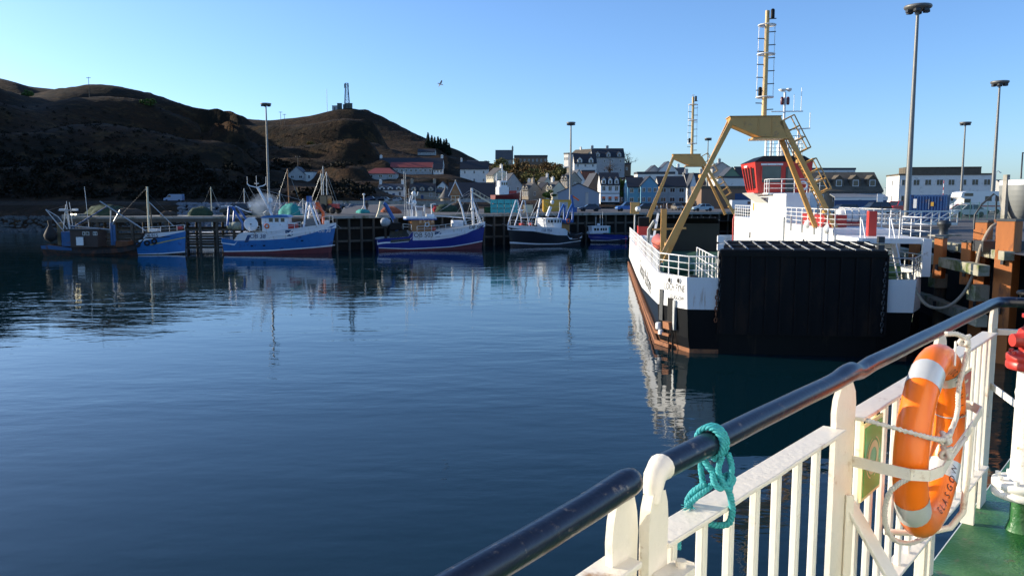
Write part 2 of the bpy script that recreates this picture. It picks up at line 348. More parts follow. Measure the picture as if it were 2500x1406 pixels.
Hs('small white house above the tall white three-storey house', 1140, 1166, 412, 400, 392, 460, 6, 'x', offwhite, slate, (2, 1))
Hs('dark roofed bungalow on the hill below the conifers', 1020, 1062, 378, 371, 364, 520, 7, 'x', greywall, dslate, (3, 1))
Hs('white gable cottage left of the pavilion', 1068, 1092, 470, 456, 444, 320, 6, 'y', offwhite, slate, (1, 1))
CT = None
def tz(x, y):
    x = np.asarray(x, float); y = np.asarray(y, float); sh = x.shape; x = x.ravel(); y = y.ravel(); out = np.zeros(len(x))
    for i in range(0, len(x), 4000):
        d2 = (x[i:i+4000, None]-CT[None, :, 0])**2+(y[i:i+4000, None]-CT[None, :, 1])**2+4.
        w_ = CT[None, :, 3]/d2**1.9; out[i:i+4000] = (w_*CT[None, :, 2]).sum(1)/w_.sum(1)
    return out.reshape(sh)
def fbm(x, y, s, seed=0):
    rs = np.random.RandomState(seed); o = np.zeros_like(x); a = 1.
    for k in range(5):
        for j in range(3):
            th = rs.rand()*6.28; ph = rs.rand()*6.28; f = s*(1.8**k)*(.8+.5*rs.rand())
            o += a*np.sin((x*math.cos(th)+y*math.sin(th))*f+ph+1.7*np.sin((x*math.sin(th)-y*math.cos(th))*f*.6+ph*2))/3
        a *= .55
    return o
CT = np.array([(*c, 1.) for c in ctrl]+[(*c, 3.) for c in HOUSEPTS])
nr = 150
bear = np.concatenate([np.linspace(-2.0, -.77, 70), np.linspace(-.76, .82, 410)]); nb = len(bear); rr = 150+(1150-150)*np.linspace(0, 1, nr)**1.7
BB, RR = np.meshgrid(bear, rr); TX = BB*RR; TY = RR
hpts = np.array([(c[0], c[1]) for c in HOUSEPTS])
def ground(x, y):
    z = tz(x, y)
    d = np.full(np.shape(z), 1e9)
    for hx, hy in hpts: d = np.minimum(d, (x-hx)**2+(y-hy)**2)
    mask = np.clip((z-9)/25, 0, 1)*np.clip((np.sqrt(d)-10)/25, 0, 1)
    return z+fbm(x, y, .018, 3)*1.5*mask+fbm(x, y, .075, 5)*.9*mask
TZ = ground(TX, TY)
def hillmat(name, a, bcol, c, s=.03):
    m = bpy.data.materials.new(name); m.use_nodes = True; n = m.node_tree.nodes; l = m.node_tree.links; b = n['Principled BSDF']
    b.inputs['Roughness'].default_value = .95; b.inputs['Specular IOR Level'].default_value = .1
    tc = n.new('ShaderNodeTexCoord'); src = tc.outputs['Object']
    def nz(sc, d=6, r=.65):
        z = n.new('ShaderNodeTexNoise'); z.inputs['Scale'].default_value = sc; z.inputs['Detail'].default_value = d; z.inputs['Roughness'].default_value = r; l.new(src, z.inputs['Vector']); return z.outputs['Fac']
    def ramp(f, lo, hi):
        r = n.new('ShaderNodeMapRange'); r.inputs[1].default_value = lo; r.inputs[2].default_value = hi; l.new(f, r.inputs[0]); return r.outputs[0]
    def mix(f, p, q):
        x = n.new('ShaderNodeMix'); x.data_type = 'RGBA'; l.new(f, x.inputs[0])
        for i, v in ((6, p), (7, q)):
            if isinstance(v, tuple): x.inputs[i].default_value = (*v, 1)
            else: l.new(v, x.inputs[i])
        return x.outputs[2]
    o1 = mix(ramp(nz(s), .42, .6), a, bcol)
    o2 = mix(ramp(nz(s*4.2), .5, .68), o1, c)
    o3 = mix(ramp(nz(.5, 3), .35, .75), o2, (.02, .016, .01))
    l.new(o3, b.inputs['Base Color'])
    bp = n.new('ShaderNodeBump'); bp.inputs['Distance'].default_value = 1.6; l.new(nz(.22, 6), bp.inputs['Height']); l.new(bp.outputs[0], b.inputs['Normal'])
    return m
hm = hillmat('heather_hill', (.047, .023, .011), (.017, .014, .009), (.088, .05, .02))
fs = [(i*nb+k, i*nb+k+1, (i+1)*nb+k+1, (i+1)*nb+k) for i in range(nr-1) for k in range(nb-1)]
hill = MB().add(list(zip(TX.ravel(), TY.ravel(), TZ.ravel())), fs, 0, True).build('hill', hm, kind='structure', fixn=False)
# far hill shoulder behind on the left
fx = [(-500, 120), (-250, 158), (-100, 178), (0, 195), (40, 203), (75, 213), (110, 219), (160, 224), (260, 240), (420, 275)]
vs = []; N = 60
for i in range(N):
    px = lerp(-480, 420, i/(N-1)); py = np.interp(px, [a for a, _ in fx], [c for _, c in fx])
    for k in range(10):
        Y = 930+k*26-234; t = k/9
        p = atY(px, py, 930); q = 20+(p.z-20)*(1-(1-t)**1.7)+6*math.sin(px*.05+k)*(1-t)
        vs.append((p.x/930*Y, Y, q if k < 9 else p.z))
    vs.append((p.x/930*1150, 1150, p.z*.5))
MB().add(vs, [(i*11+k, (i+1)*11+k, (i+1)*11+k+1, i*11+k+1) for i in range(N-1) for k in range(10)], 0, True).build('far_hill', hm, kind='structure')
# ---------------------------------------------------------------- quay
QZ = 5.1
edge = [(-28, 115), (14, 143), (46, 155), (23.2, 39.7), (18.6, 19)]
outer = [(-34, 205), (30, 222), (170, 222), (170, 30), (110, 5)]
def resamp(pl, cnt):
    out = []
    for (a, c), k in zip(zip(pl[:-1], pl[1:]), cnt):
        for i in range(k): out.append((lerp(a[0], c[0], i/k), lerp(a[1], c[1], i/k)))
    return out+[pl[-1]]
rise = lambda a: .12+1.03*min(1., max(0., (a[0]-24)/20.)) if a[1] > 120 else 1.15
cnt = (14, 10, 30, 6); e = resamp(edge, cnt); o_ = resamp(outer, cnt); tt = [0, .06, .15, .3, .5, .75, 1]
vs = []
for (a, c) in zip(e, o_):
    for t in tt: vs.append((lerp(a[0], c[0], t), lerp(a[1], c[1], t), QZ+rise(a)*min(1, t*2)))
nt_ = len(tt); qm = MB().add(vs, [(i*nt_+k, (i+1)*nt_+k, (i+1)*nt_+k+1, i*nt_+k+1) for i in range(len(e)-1) for k in range(nt_-1)], 0)
qm.build('quay_apron', asphalt, kind='structure')
def qz(x, y):
    best = 1e9; bt = 0
    for (a, c) in zip(e, o_):
        for t in (0, .05, .1, .15, .2, .3, .4, .5):
            d = (lerp(a[0], c[0], t)-x)**2+(lerp(a[1], c[1], t)-y)**2
            if d < best: best = d; bt = t; ba = a
    return QZ+rise(ba)*min(1, bt*2)
# the quay's solid back wall and slab edge (its dark colour stands in for the shade under the deck), set back from the fender piles
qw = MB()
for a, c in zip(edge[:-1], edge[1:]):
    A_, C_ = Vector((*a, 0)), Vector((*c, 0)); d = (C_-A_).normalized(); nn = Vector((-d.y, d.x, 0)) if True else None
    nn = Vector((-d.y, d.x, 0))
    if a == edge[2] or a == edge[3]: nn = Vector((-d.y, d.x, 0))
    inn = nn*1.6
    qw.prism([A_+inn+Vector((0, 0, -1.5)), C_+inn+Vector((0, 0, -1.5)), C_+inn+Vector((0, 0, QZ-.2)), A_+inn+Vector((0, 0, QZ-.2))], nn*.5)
quaywall = qw.build('quay_wall', shadewall, kind='structure')
hw = MB(); hwp = [atY(px, 500, Y).xy for px, Y in ((735, 208), (850, 204), (980, 204), (1110, 208))]
for a, c in zip(hwp[:-1], hwp[1:]): hw.beam((a.x, a.y, 5.2), (c.x, c.y, 5.2), .6, 3.4); hw.beam((a.x, a.y, 7.), (c.x, c.y, 7.), .8, .22)
hw.build('harbour_wall', concrete, kind='structure')
def edgepts(a, c, step):
    A_, C_ = Vector((*a, 0)), Vector((*c, 0)); L = (C_-A_).length; k = int(L/step)
    return [A_.lerp(C_, (i+.5)/k) for i in range(k)], (C_-A_).normalized()
fish = thing('fishing_quay', 'dark timber-piled fishing quay behind the moored trawlers', 'quay', (0, 120, 0))
pilem = MB().tube((0, 0, -2), (0, 0, QZ-.35), .19, n=8).mesh('pile', timber)
for a, c in ((edge[0], edge[1]), (edge[1], edge[2])):
    pts, d = edgepts(a, c, 1.9)
    for p in pts:
        q = link('pile', pilem, fish); q.location = p-Vector((0, 120, 0))
    A_, C_ = Vector((*a, 0)), Vector((*c, 0))
    MB().beam(A_+Vector((0, 0, QZ-.17)), C_+Vector((0, 0, QZ-.17)), .55, .42).build('coping', concrete, fish, world=True)
    for z in (1.4, 3.3): MB().beam(A_+Vector((0, .25, z)), C_+Vector((0, .25, z)), .25, .3).build('waling', timber, fish, world=True)
# open timber jetty at the left
J0, J1 = Vector((-63, 112.2, 0)), Vector((-28, 115, 0)); jd = (J1-J0).normalized(); jn = Vector((-jd.y, jd.x, 0))
jet = thing('timber_jetty', 'open timber jetty with pale deck edge behind the two left trawlers', 'jetty', J0)
for i in range(18):
    a = J0.lerp(J1, i/18); c = J0.lerp(J1, (i+1)/18-.0006)
    MB().prism([a+Vector((0, 0, QZ-.3)), c+Vector((0, 0, QZ-.3)), c+jn*9+Vector((0, 0, QZ-.3)), a+jn*9+Vector((0, 0, QZ-.3))], (0, 0, .3)).build('deck_slab', concrete, jet, world=True)
MB().beam(J0+Vector((0, 0, QZ-.55))-jn*.05, J1+Vector((0, 0, QZ-.55))-jn*.05, .3, .5).build('edge_beam', timber, jet, world=True)
for row in (0.1, 4.5, 8.8):
    k = 15 if row < 1 else 9
    for i in range(k+1):
        p = J0.lerp(J1, i/k)+jn*row; q = link('pile', pilem, jet); q.location = p-J0; q.scale = (1.1, 1.1, .985)
for row in (0.3, 8.6):
    for z in (.7, 1.5, 2.3, 3.2):
        MB().beam(J0+jn*row+Vector((0, 0, z)), J1+jn*row+Vector((0, 0, z)), .16, .3).build('waling', timber, jet, world=True)
MB().b(0, .6, 0, 9, QZ, QZ+.3).build('kerb', concrete, jet)
# right-hand quay edge: concrete beams, rust fender piles, dolphins
berth = thing('concrete_quay_edge', 'mossy concrete quay edge with beams beside the car ferry', 'quay', (*edge[3], 0))
E2, E3 = Vector((*edge[3], 0)), Vector((*edge[2], 0)); ed = (E3-E2).normalized(); en = Vector((-ed.y, ed.x, 0))   # en points to the water
moss = M('mossy_concrete', (.36, .34, .26), .95, var=.25, scale=1.5, bump=.02, dirt=((.10, .13, .03), .4, .9))
for i in range(24):
    a = E2+ed*(-4+i*2.9); c = a+ed*2.86
    o2 = R.uniform(-.03, .03)
    MB().beam(a+Vector((0, 0, QZ-.12+o2))+en*.1, c+Vector((0, 0, QZ-.12+o2))+en*.1, .45, .42).build('coping_beam', moss, berth, world=True, bevel=.03)
    MB().beam(a+Vector((0, 0, QZ-.8+o2))+en*1.1, c+Vector((0, 0, QZ-.8+o2))+en*1.1, .5, .5).build('capping_beam', moss, berth, world=True, bevel=.03)
    MB().beam(a+Vector((0, 0, QZ-3.1+o2))+en*1.05, c+Vector((0, 0, QZ-3.1+o2))+en*1.05, .5, .55).build('waling_beam', moss, berth, world=True, bevel=.03)
    if i % 2 == 0: MB().c(tuple(a+ed*1.4+Vector((0, 0, QZ-1.95))+en*.8), (.7, .7, .75)).build('block', moss, berth, world=True, bevel=.03)
for i in range(1, 15):
    p = E2+ed*(i*4.4-1.); MB().tube(p+en*.6+Vector((0, 0, -2)), p+en*.6+Vector((0, 0, QZ-1.1)), .3, n=10).build('pile', timber, berth, world=True)
fend = M('rusty_fender_pile', (.46, .15, .035), .75, var=.22, scale=1.2, dirt=((.13, .055, .03), .25, 1.8), stretch=(1, 1, .35))
# ---------------------------------------------------------------- car ferry
hullblk = M('ferry_black', (.0045, .005, .006), .4, var=.3, scale=.8, dirt=((.03, .02, .014), .12, 1.2), stretch=(1, 1, .2), spec=.14)
fwhite = M('ferry_white', (.77, .77, .75), .45, var=.05, scale=1.2, dirt=((.42, .24, .12), .07, 1.3), stretch=(1.6, 1.6, .16))
rampblk = M('ramp_black', (.006, .006, .007), .6, var=.4, scale=1., dirt=((.022, .013, .009), .3, 1.), stretch=(1, 1, .35), spec=.2)
hullrust = M('hull_rust', (.30, .12, .05), .85, var=.35, scale=1.5, dirt=((.12, .05, .03), .3, 2))
dgreen = M('ferry_dark_green', (.006, .014, .011), .6, var=.3, scale=.7)
gyellow = M('gantry_yellow', (.60, .34, .10), .42, var=.08, scale=1.2, dirt=((.35, .2, .1), .1, 2))
ferryred = M('ferry_red', (.56, .04, .028), .4, var=.06, scale=1.5)
FRZ = -math.atan(225/1950.)
FY = thing('car_ferry', 'black and white car ferry with yellow gantries and red wheelhouse', 'ferry', (13.77, 38.05, 0), FRZ)
out = [(-5.25, 0), (-5.9, 1.25), (-6.5, 2.5), (-6.5, 6), (-6.5, 12), (-6.5, 20), (-6.5, 30), (-6.5, 42), (-6.5, 52), (-5.25, 56), (5.25, 56), (6.5, 52), (6.5, 36), (6.5, 20), (6.5, 8), (6.5, 2.5), (5.9, 1.25), (5.25, 0)]
zt = lambda y: np.interp(y, [0, 2.5, 5, 19, 40, 56], [3.75, 3.74, 3.72, 3.57, 3.35, 3.4])
zb = lambda y: np.interp(y, [0, 2.5, 8, 20, 30, 56], [2.17, 2.1, 1.75, 1.05, .95, 1.05])
def ins(p, k):   # move the outline in towards the centre line
    return (p[0]-math.copysign(k, p[0]), p[1]+(k if p[1] < 28 else -k)*.6)
hb = MB(); n_ = len(out)
prof = [(-1.2, lambda y: -1.2, .35), (1, lambda y: .22, .16), (1, lambda y: .75, .08), (1, zb, 0), (1, zt, -.06)]
vs = []
for _, zf, k in prof:
    for p in out: q = ins(p, k); vs.append((q[0], q[1], float(zf(p[1]))))
for j in range(4):
    for i in range(n_-1):      # open at the ramp end of the outline
        hb.add([vs[j*n_+i], vs[j*n_+i+1], vs[(j+1)*n_+i+1], vs[(j+1)*n_+i]], [(0, 1, 2, 3)], (1, 0, 0, 2)[j])
# end plates either side of the ramp and below it
z0 = 2.17
for sgn in (-1, 1):
    a, c = sgn*5.25, sgn*3.7
    hb.add([(a-sgn*.16, .1, -1.2), (c, .1, -1.2), (c, .1, .2), (a-sgn*.16, .1, .2)], [(0, 1, 2, 3)], 1)
    hb.add([(a-sgn*.16, .1, .2), (c, .1, .2), (c, 0, z0), (a, 0, z0)], [(0, 1, 2, 3)], 0)
    hb.add([(a, 0, z0), (c, 0, z0), (c+sgn*.1, -.04, 3.74), (a+sgn*.06, -.04, 3.75)], [(0, 1, 2, 3)], 2)
hb.add([(-3.7, .1, -1.2), (3.7, .1, -1.2), (3.7, .1, 1.5), (-3.7, .1, 1.5)], [(0, 1, 2, 3)], 0)
HB = bvh(hb)
hb.build('hull', [hullblk, hullrust, fwhite], FY)
MB().add([(p[0]*.985, p[1]*.985+.4, 1.5) for p in out], [list(range(n_))]).build('car_deck', deckgreen, FY)
# inner bulwark and rubbing strakes
ib = MB()
for i in range(1, n_-2):
    a, c = ins(out[i], .14), ins(out[i+1], .14)
    ib.add([(a[0], a[1], 1.5), (c[0], c[1], 1.5), (c[0], c[1], float(zt(out[i+1][1]))), (a[0], a[1], float(zt(out[i][1])))], [(0, 1, 2, 3)])
    ib.add([(a[0], a[1], float(zt(out[i][1]))), (c[0], c[1], float(zt(out[i+1][1]))), (out[i+1][0]*1.01, out[i+1][1], float(zt(out[i+1][1]))), (out[i][0]*1.01, out[i][1], float(zt(out[i][1])))], [(0, 1, 2, 3)])
ib.build('bulwark', white, FY)
for k, (zo, w_) in enumerate(((.45, .14), (-.02, .2))):
    pts = [(p[0]*1.012, p[1], (zo if k == 0 else .12)+.25*(k == 0)*max(0, 1-p[1]/9)) for p in out[1:9]]
    sm_ = MB()
    for a, c in zip(pts[:-1], pts[1:]): sm_.beam(a, c, .12, w_)
    sm_.build('rubbing_strake', hullrust, FY)
for (px, py, y, rr_) in ((1640, 672, None, .16), (1617, 665, None, .14)):
    pass
for i, (u, z) in enumerate(((.42, 3.45), (.72, 3.5), (.5, .95), (.93, 2.95))):      # fairleads on the shoulder
    a = Vector((-6.5, 2.5, z)).lerp(Vector((-5.25, 0, z)), u); nv = Vector((-.894, -.447, 0))
    f_ = MB().tube(a+nv*-.02, a+nv*.05, .15, n=14, mi=0).tube(a+nv*.04, a+nv*.056, .125, n=12, mi=1)
    if i < 2: f_.build('fairlead', [white, black], FY)
# boarding recess, ladder chute and fittings on the shoulder
sh = lambda u, z, o=0.: Vector((-6.5, 2.5, z)).lerp(Vector((-5.25, 0, z)), u)+Vector((-.894, -.447, 0))*o
for (u0, u1, z0_, z1_, mt, o) in ((.08, .2, 1.3, 2.9, dsteel, .05), (.36, .55, 1.35, 2.55, black, .03), (.6, .66, 1.0, 2.5, steel, .14)):
    MB().prism([sh(u0, z0_, 0), sh(u1, z0_, 0), sh(u1, z1_, 0), sh(u0, z1_, 0)], Vector((-.894, -.447, 0))*o).build('boarding_recess', mt, FY)
MB().prism([sh(.38, 1.0), sh(.6, 1.0), sh(.56, 1.35), sh(.36, 1.35)], Vector((-.894, -.447, 0))*.3).build('recess_sill', hullrust, FY)
for u in (.42, .56): MB().tube(sh(u, -.3, .04), sh(u, 1.0, .04), .035, n=6).build('drain_pipe', black, FY)
MB().lathe([(.16, 0), (.16, .3), (.1, .34)], tuple(sh(.12, .85, .12)), 10).build('bollard', white, FY)
MB().lathe([(.14, 0), (.14, .2), (.08, .24)], tuple(sh(.2, .6, .12)), 10).build('bollard', white, FY)
ltr = M('black_lettering', (.02, .02, .022), .5, var=.1)
ex = Vector((1.25, -2.5, 0)).normalized()
text_on(HB, 'LOCH FYNE', .5, sh(.56, 3.1), ex, (0, 0, 1), (.894, .447, 0), ltr, FY, off=.012, squash=.72)
text_on(HB, 'GLASGOW', .3, sh(.66, 2.62), ex, (0, 0, 1), (.894, .447, 0), ltr, FY, off=.012, squash=.85)
text_on(HB, 'Caledonian MacBrayne', 1.45, (-6.5, 17, 2.25), (0, -1, 0), (0, 0, 1), (1, 0, 0), ltr, FY, off=.012, squash=1.2)
# ramps
def ramp(y0, sgn, name):
    """raised ramp at one end; sgn -1 = outward face towards -y"""
    r = MB().b(-3.8, 3.95, min(y0, y0-sgn*.35), max(y0, y0-sgn*.35), 1.0, 5.05)
    o = r.build(name, rampblk if sgn < 0 else dgreen, FY)
    for i in range(12):
        x = -3.7+i*.69; MB().b(x, x+.1, min(y0, y0+sgn*.09), max(y0, y0+sgn*.09), 1.1, 4.9).build('rib', rampblk, o)
    MB().b(-3.75, 3.9, min(y0, y0+sgn*.12), max(y0, y0+sgn*.12), 4.78, 4.98).build('lip', hullblk, o)
    # folded flap on top: sloping grid of bars over dark plate
    f_ = MB().add([(-3.8, y0, 5.06), (3.95, y0, 5.06), (3.6, y0-sgn*1.7, 5.42), (-3.2, y0-sgn*1.7, 5.42), (-3.8, y0-sgn*.3, 4.7), (3.95, y0-sgn*.3, 4.7), (3.6, y0-sgn*1.7, 5.3), (-3.2, y0-sgn*1.7, 5.3)], [(0, 1, 2, 3), (7, 6, 5, 4), (1, 5, 6, 2), (2, 6, 7, 3), (3, 7, 4, 0), (0, 4, 5, 1)])
    fo = f_.build('flap', black, FY)
    for i in range(11):
        x = lerp(-3.5, 3.6, i/10); MB().beam((x+.35, y0-sgn*.1, 5.12), (lerp(-3.1, 3.5, i/10)-.25, y0-sgn*1.65, 5.46), .06, .04).build('flap_bar', steel, fo)
    for t in (.05, .5, .95): MB().beam((-3.7+t*.5, y0-sgn*(.1+1.5*t), 5.1+.36*t), (3.9-t*.35, y0-sgn*(.1+1.5*t), 5.1+.36*t), .08, .05).build('flap_bar', dsteel, fo)
    return o
ramp(-.12, -1, 'ramp'); ramp(56.1, 1, 'ramp')
# shoulder platforms
for sx_ in (-1, 1):
    MB().prism([(sx_*5.1, .15, 3.0), (sx_*3.85, .15, 3.0), (sx_*3.85, 8.5, 3.0), (sx_*6.35, 8.5, 3.0), (sx_*6.35, 2.6, 3.0)], (0, 0, .08)).build('mooring_deck', deckgreen, FY)
    rails('rail', [(sx_*3.9, .1, 3.74), (sx_*5.2, .1, 3.74), (sx_*6.45, 2.6, 3.74), (sx_*6.45, 9, 3.7), (sx_*6.45, 16 if sx_ < 0 else 10, 3.6)], 1.0, FY, steel if sx_ > 0 else white, 3, 1.1, .035)
    rails('rail', [(sx_*3.9, .1, 3.1), (sx_*3.9, 8.4, 3.1)], 1.6, FY, white, 3, 1.5, .035)
    MB().tube((sx_*4.7, 2., 3.08), (sx_*4.7, 2., 3.6), .18, n=10).tube((sx_*4.7, 2.6, 3.08), (sx_*4.7, 2.6, 3.6), .18, n=10).build('mooring_bitts', black, FY)
    MB().b(sx_*5.3-.5, sx_*5.3+.5, 4, 5.2, 3.08, 3.5).tube((sx_*5.3-.8, 4.6, 3.8), (sx_*5.3+.8, 4.6, 3.8), .35, n=12).build('mooring_winch', deckgreen, FY)
    MB().b(sx_*3.72-.09, sx_*3.72+.09, .2, .38, 1.2, 5.0).b(sx_*3.72-.14, sx_*3.72+.14, .15, .43, 5.05, 5.35).b(sx_*3.72-.14, sx_*3.72+.14, .15, .43, 5.45, 5.75).build('ramp_post', white if sx_ < 0 else dsteel, FY)
rails('rail', [(-6.45, 16, 3.6), (-6.45, 52, 3.35)], 1.0, FY, white, 3, 1.6, .035)
def chain(p, q, sag, par, mat, r=.03, link_l=.17, name='chain'):
    p, q = Vector(p), Vector(q); L = (q-p).length; k = max(3, int(L/link_l*.8)); mb = MB()
    for i in range(k):
        t = (i+.5)/k; c = p.lerp(q, t)-Vector((0, 0, sag*4*t*(1-t))); t2 = t+.01; d = (p.lerp(q, t2)-Vector((0, 0, sag*4*t2*(1-t2)))-c).normalized()
        a, u = frame(d); s_ = a if i % 2 else u
        mb.path([c+d*math.cos(th)*link_l*.55+s_*math.sin(th)*link_l*.32 for th in np.linspace(0, 2*math.pi, 8, endpoint=False)], r, 4, closed=True)
    return mb.build(name, mat, par, fixn=False)
chain((-3.85, -.12, 3.2), (-3.9, -.14, 1.55), 0, FY, rust, .035, .2); chain((-3.78, -.05, 5.1), (-3.75, -.2, 2.6), 0, FY, dsteel, .03, .18); chain((3.85, -.16, 4.6), (3.8, -.2, 1.2), 0, FY, dsteel, .04, .2)
# starboard casing
cw = MB().b(3.0, 6.45, 5.5, 39, 1.5, 5.9); cw.build('casing', fwhite, FY, bevel=.04)
for (y, z, w_, h_) in ((30.5, 4.5, .4, .5), (20.5, 3.4, .25, .5), (12, 4.9, .3, .3)):
    MB().b(2.96, 3.0, y-w_/2, y+w_/2, z-h_/2, z+h_/2).build('vent', dsteel, FY)
MB().tube((2.94, 17.5, 1.5), (2.94, 17.5, 6.3), .06, n=6).build('vent_pipe', steel, FY)
MB().path([(2.94, 36, 2.9), (2.94, 37.5, 2.95), (2.94, 39.2, 3.2), (2.94, 39.3, 5.6), (3.1, 39.4, 6.1)], .07, 6).build('fire_main', red, FY)
MB().path([(2.94, 36, 2.9), (2.94, 30, 2.6)], .07, 6).build('fire_main', red, FY)
MB().path([(2.93, 5.7, 2.4), (2.93, 5.7, 4.4), (2.93, 6.3, 4.8), (2.93, 8, 4.8)], .06, 6).build('fire_main', red, FY)
MB().b(2.97, 3.02, 5.9, 8.2, 2.4, 4.6).build('doorway', M('pinkish_grey', (.42, .36, .33), .7), FY)
rails('rail', [(3.05, 31, 5.9), (3.05, 39, 5.9)], 1.05, FY, white, 4, 1.2, .032)
rails('rail', [(3.05, 17.3, 5.9), (3.05, 5.6, 5.9), (6.4, 5.6, 5.9), (6.4, 17, 5.9)], 1.05, FY, white, 4, 1.4, .032)
for y in (15.5, 12.5, 9.5): MB().b(2.93, 2.98, y-.12, y+.12, 5.45, 6.4).build('stanchion_plate', steel, FY)
for (y, z) in ((9.8, 6.05), (5.6, 5.9)): MB().lathe([(.05, -.25), (.24, -.12), (.26, 0)], (2.7, y, z), 12, axis='x').build('floodlight', white, FY)
MB().b(3.5, 4.5, 8.5, 15, 5.92, 6.6).build('red_locker', red, FY)
# tower under the wheelhouse
MB().prism([(3.0, 17.4, 5.92), (3.0, 30.6, 5.92), (6.1, 30.6, 5.92), (6.1, 21.5, 5.92), (4.6, 21.5, 5.92), (4.6, 17.4, 5.92)], (0, 0, 1.98)).build('tower', white, FY, bevel=.03)
st = MB()
for i in range(9): st.b(4.75, 5.7, 17.6+i*.36, 17.9+i*.36, 6.05+i*.22, 6.09+i*.22)
st.beam((4.72, 17.4, 6.0), (4.72, 21, 8.0), .05, .25).beam((5.72, 17.4, 6.0), (5.72, 21, 8.0), .05, .25)
st.build('stairs', white, FY)
MB().b(4.9, 5.6, 21.42, 21.5, 5.95, 7.75).build('door', greywall, FY)
MB().b(2.96, 2.99, 29, 29.4, 6.6, 7.2).build('porthole', yellow, FY)
# wheelhouse
wb = MB(); y0, y1 = 23.6, 28.2
lo = [(2.25, y0, 8.0), (6.0, y0, 8.0), (6.0, y1, 8.0), (2.25, y1, 8.0)]; hi = [(1.95, y0-.1, 10.32), (6.2, y0-.1, 10.32), (6.2, y1+.2, 10.32), (1.7, y1+.2, 10.32)]
wb.add(lo+hi, [(0, 1, 5, 4), (1, 2, 6, 5), (2, 3, 7, 6), (3, 0, 4, 7), (3, 2, 1, 0), (4, 5, 6, 7)])
WH = wb.build('wheelhouse', ferryred, FY)
MB().add([(1.9, y0-.15, 10.33), (6.25, y0-.15, 10.33), (6.25, y1+.25, 10.33), (1.65, y1+.25, 10.33), (2.7, y0+.6, 10.8), (5.7, y0+.6, 10.8), (5.7, y1-.5, 10.8), (2.6, y1-.5, 10.8)], [(0, 1, 5, 4), (1, 2, 6, 5), (2, 3, 7, 6), (3, 0, 4, 7), (4, 5, 6, 7), (3, 2, 1, 0)]).build('roof', black, FY)
rg = M('reflecting_glass', (.05, .07, .07), .04, var=.3, scale=2, spec=1.)
WF = lambda x, z, o=0: (x+(-.3)*(z-8)/2.32*0, y0-.1*(z-8)/2.32-o, z)
MB().prism([WF(2.5, 8.78), WF(3.9, 8.78), WF(3.9, 10.0), WF(2.5, 10.0)], (0, -.03, 0)).build('window', rg, WH)
MB().b(2.4, 4.0, y0-.2, y0-.1, 10.05, 10.2).build('window_visor', white, WH)
for (a, c, z0_, z1_) in ((2.44, 2.5, 8.72, 10.06), (3.9, 3.96, 8.72, 10.06)): MB().b(a, c, y0-.16, y0-.06, z0_, z1_).build('window_frame', ferryred, WH)
MB().b(4.25, 4.85, y0-.13, y0-.02, 8.05, 9.95).build('door', M('dark_green_door', (.05, .07, .065), .4), WH)
MB().b(4.36, 4.74, y0-.16, y0-.1, 8.9, 9.8).build('door_window', rg, WH)
for i in range(4):
    ya, yb = y0+.55+i*.95, y0+1.2+i*.95
    pf = lambda y, z: (lerp(2.25, 1.95-(y-y0)/4.6*.25, (z-8)/2.32), y, z)
    MB().prism([pf(ya, 8.35), pf(yb, 8.35), pf(yb, 9.9), pf(ya, 9.9)], (-.03, 0, 0)).build('window', glass, WH)
    MB().prism([pf(yb+.02, 8.2), pf(yb+.22, 8.2), pf(yb+.22, 10.), pf(yb+.02, 10.)], (-.1, 0, 0)).build('window_mullion', ferryred, WH)
MB().tube((1.85, y0+2.3, 10.05), (1.75, y0+3, 10.05), .1, n=8).build('wing_lamp', white, WH)
MB().b(2.6, 6.4, 21.6, 28.4, 7.86, 7.98).build('bridge_deck', white, FY)
MB().prism([(1.9, 23.4, 7.98), (3.0, 23.4, 7.2), (3.0, 28.4, 7.2), (1.9, 28.4, 7.98)], (0, 0, .02)).build('bracket', offwhite, FY)
rails('rail', [(2.7, 23.4, 7.98), (2.7, 21.7, 7.98), (6.3, 21.7, 7.98), (6.3, 23.4, 7.98)], 1.0, FY, white, 3, 1.0, .032)
lbm = M('lifebuoy_orange', (.8, .14, .015), .5, var=.06, scale=4)
MB().path([(5.1+.3*math.cos(t), 21.65, 8.5+.3*math.sin(t)) for t in np.linspace(0, 2*math.pi, 14, endpoint=False)], .07, 8, closed=True).build('ferry_lifebuoy', white, FY)
MB().b(5.7, 6.1, 21.62, 21.7, 8.1, 8.8).build('locker', M('green_box', (.02, .2, .07), .5), FY)
# roof gear
for (x, y, h_, r_) in ((3.0, 25, 1.5, .09), (3.5, 25.6, 1.9, .09), (4.0, 25, 1.3, .09), (4.5, 26, 2.1, .14), (5.1, 25.2, 1.4, .08)):
    MB().tube((x, y, 10.8), (x, y, 10.8+h_), r_, n=8).build('radar_post', white, FY)
MB().lathe([(.35, 0), (.22, .3), (.5, .4), (.55, .62), (.3, .75)], (3.5, 25.6, 12.55), 14).build('radar_dome', white, FY)
MB().b(2.6, 3.5, 24.95, 25.05, 12.35, 12.5).build('radar_scanner', white, FY)
MB().lathe([(.45, 0), (.5, .9), (.25, 1.2)], (4.5, 26, 10.8), 10).build('funnel_cowl', white, FY)
rails('rail', [(2.9, 24.4, 10.8), (5.6, 24.4, 10.8), (5.6, 27.4, 10.8)], 1.5, FY, steel, 5, .5, .025)
MB().tube((4.5, 26, 12.5), (4.5, 26, 15.8), .09, n=8).build('signal_mast', white, FY)
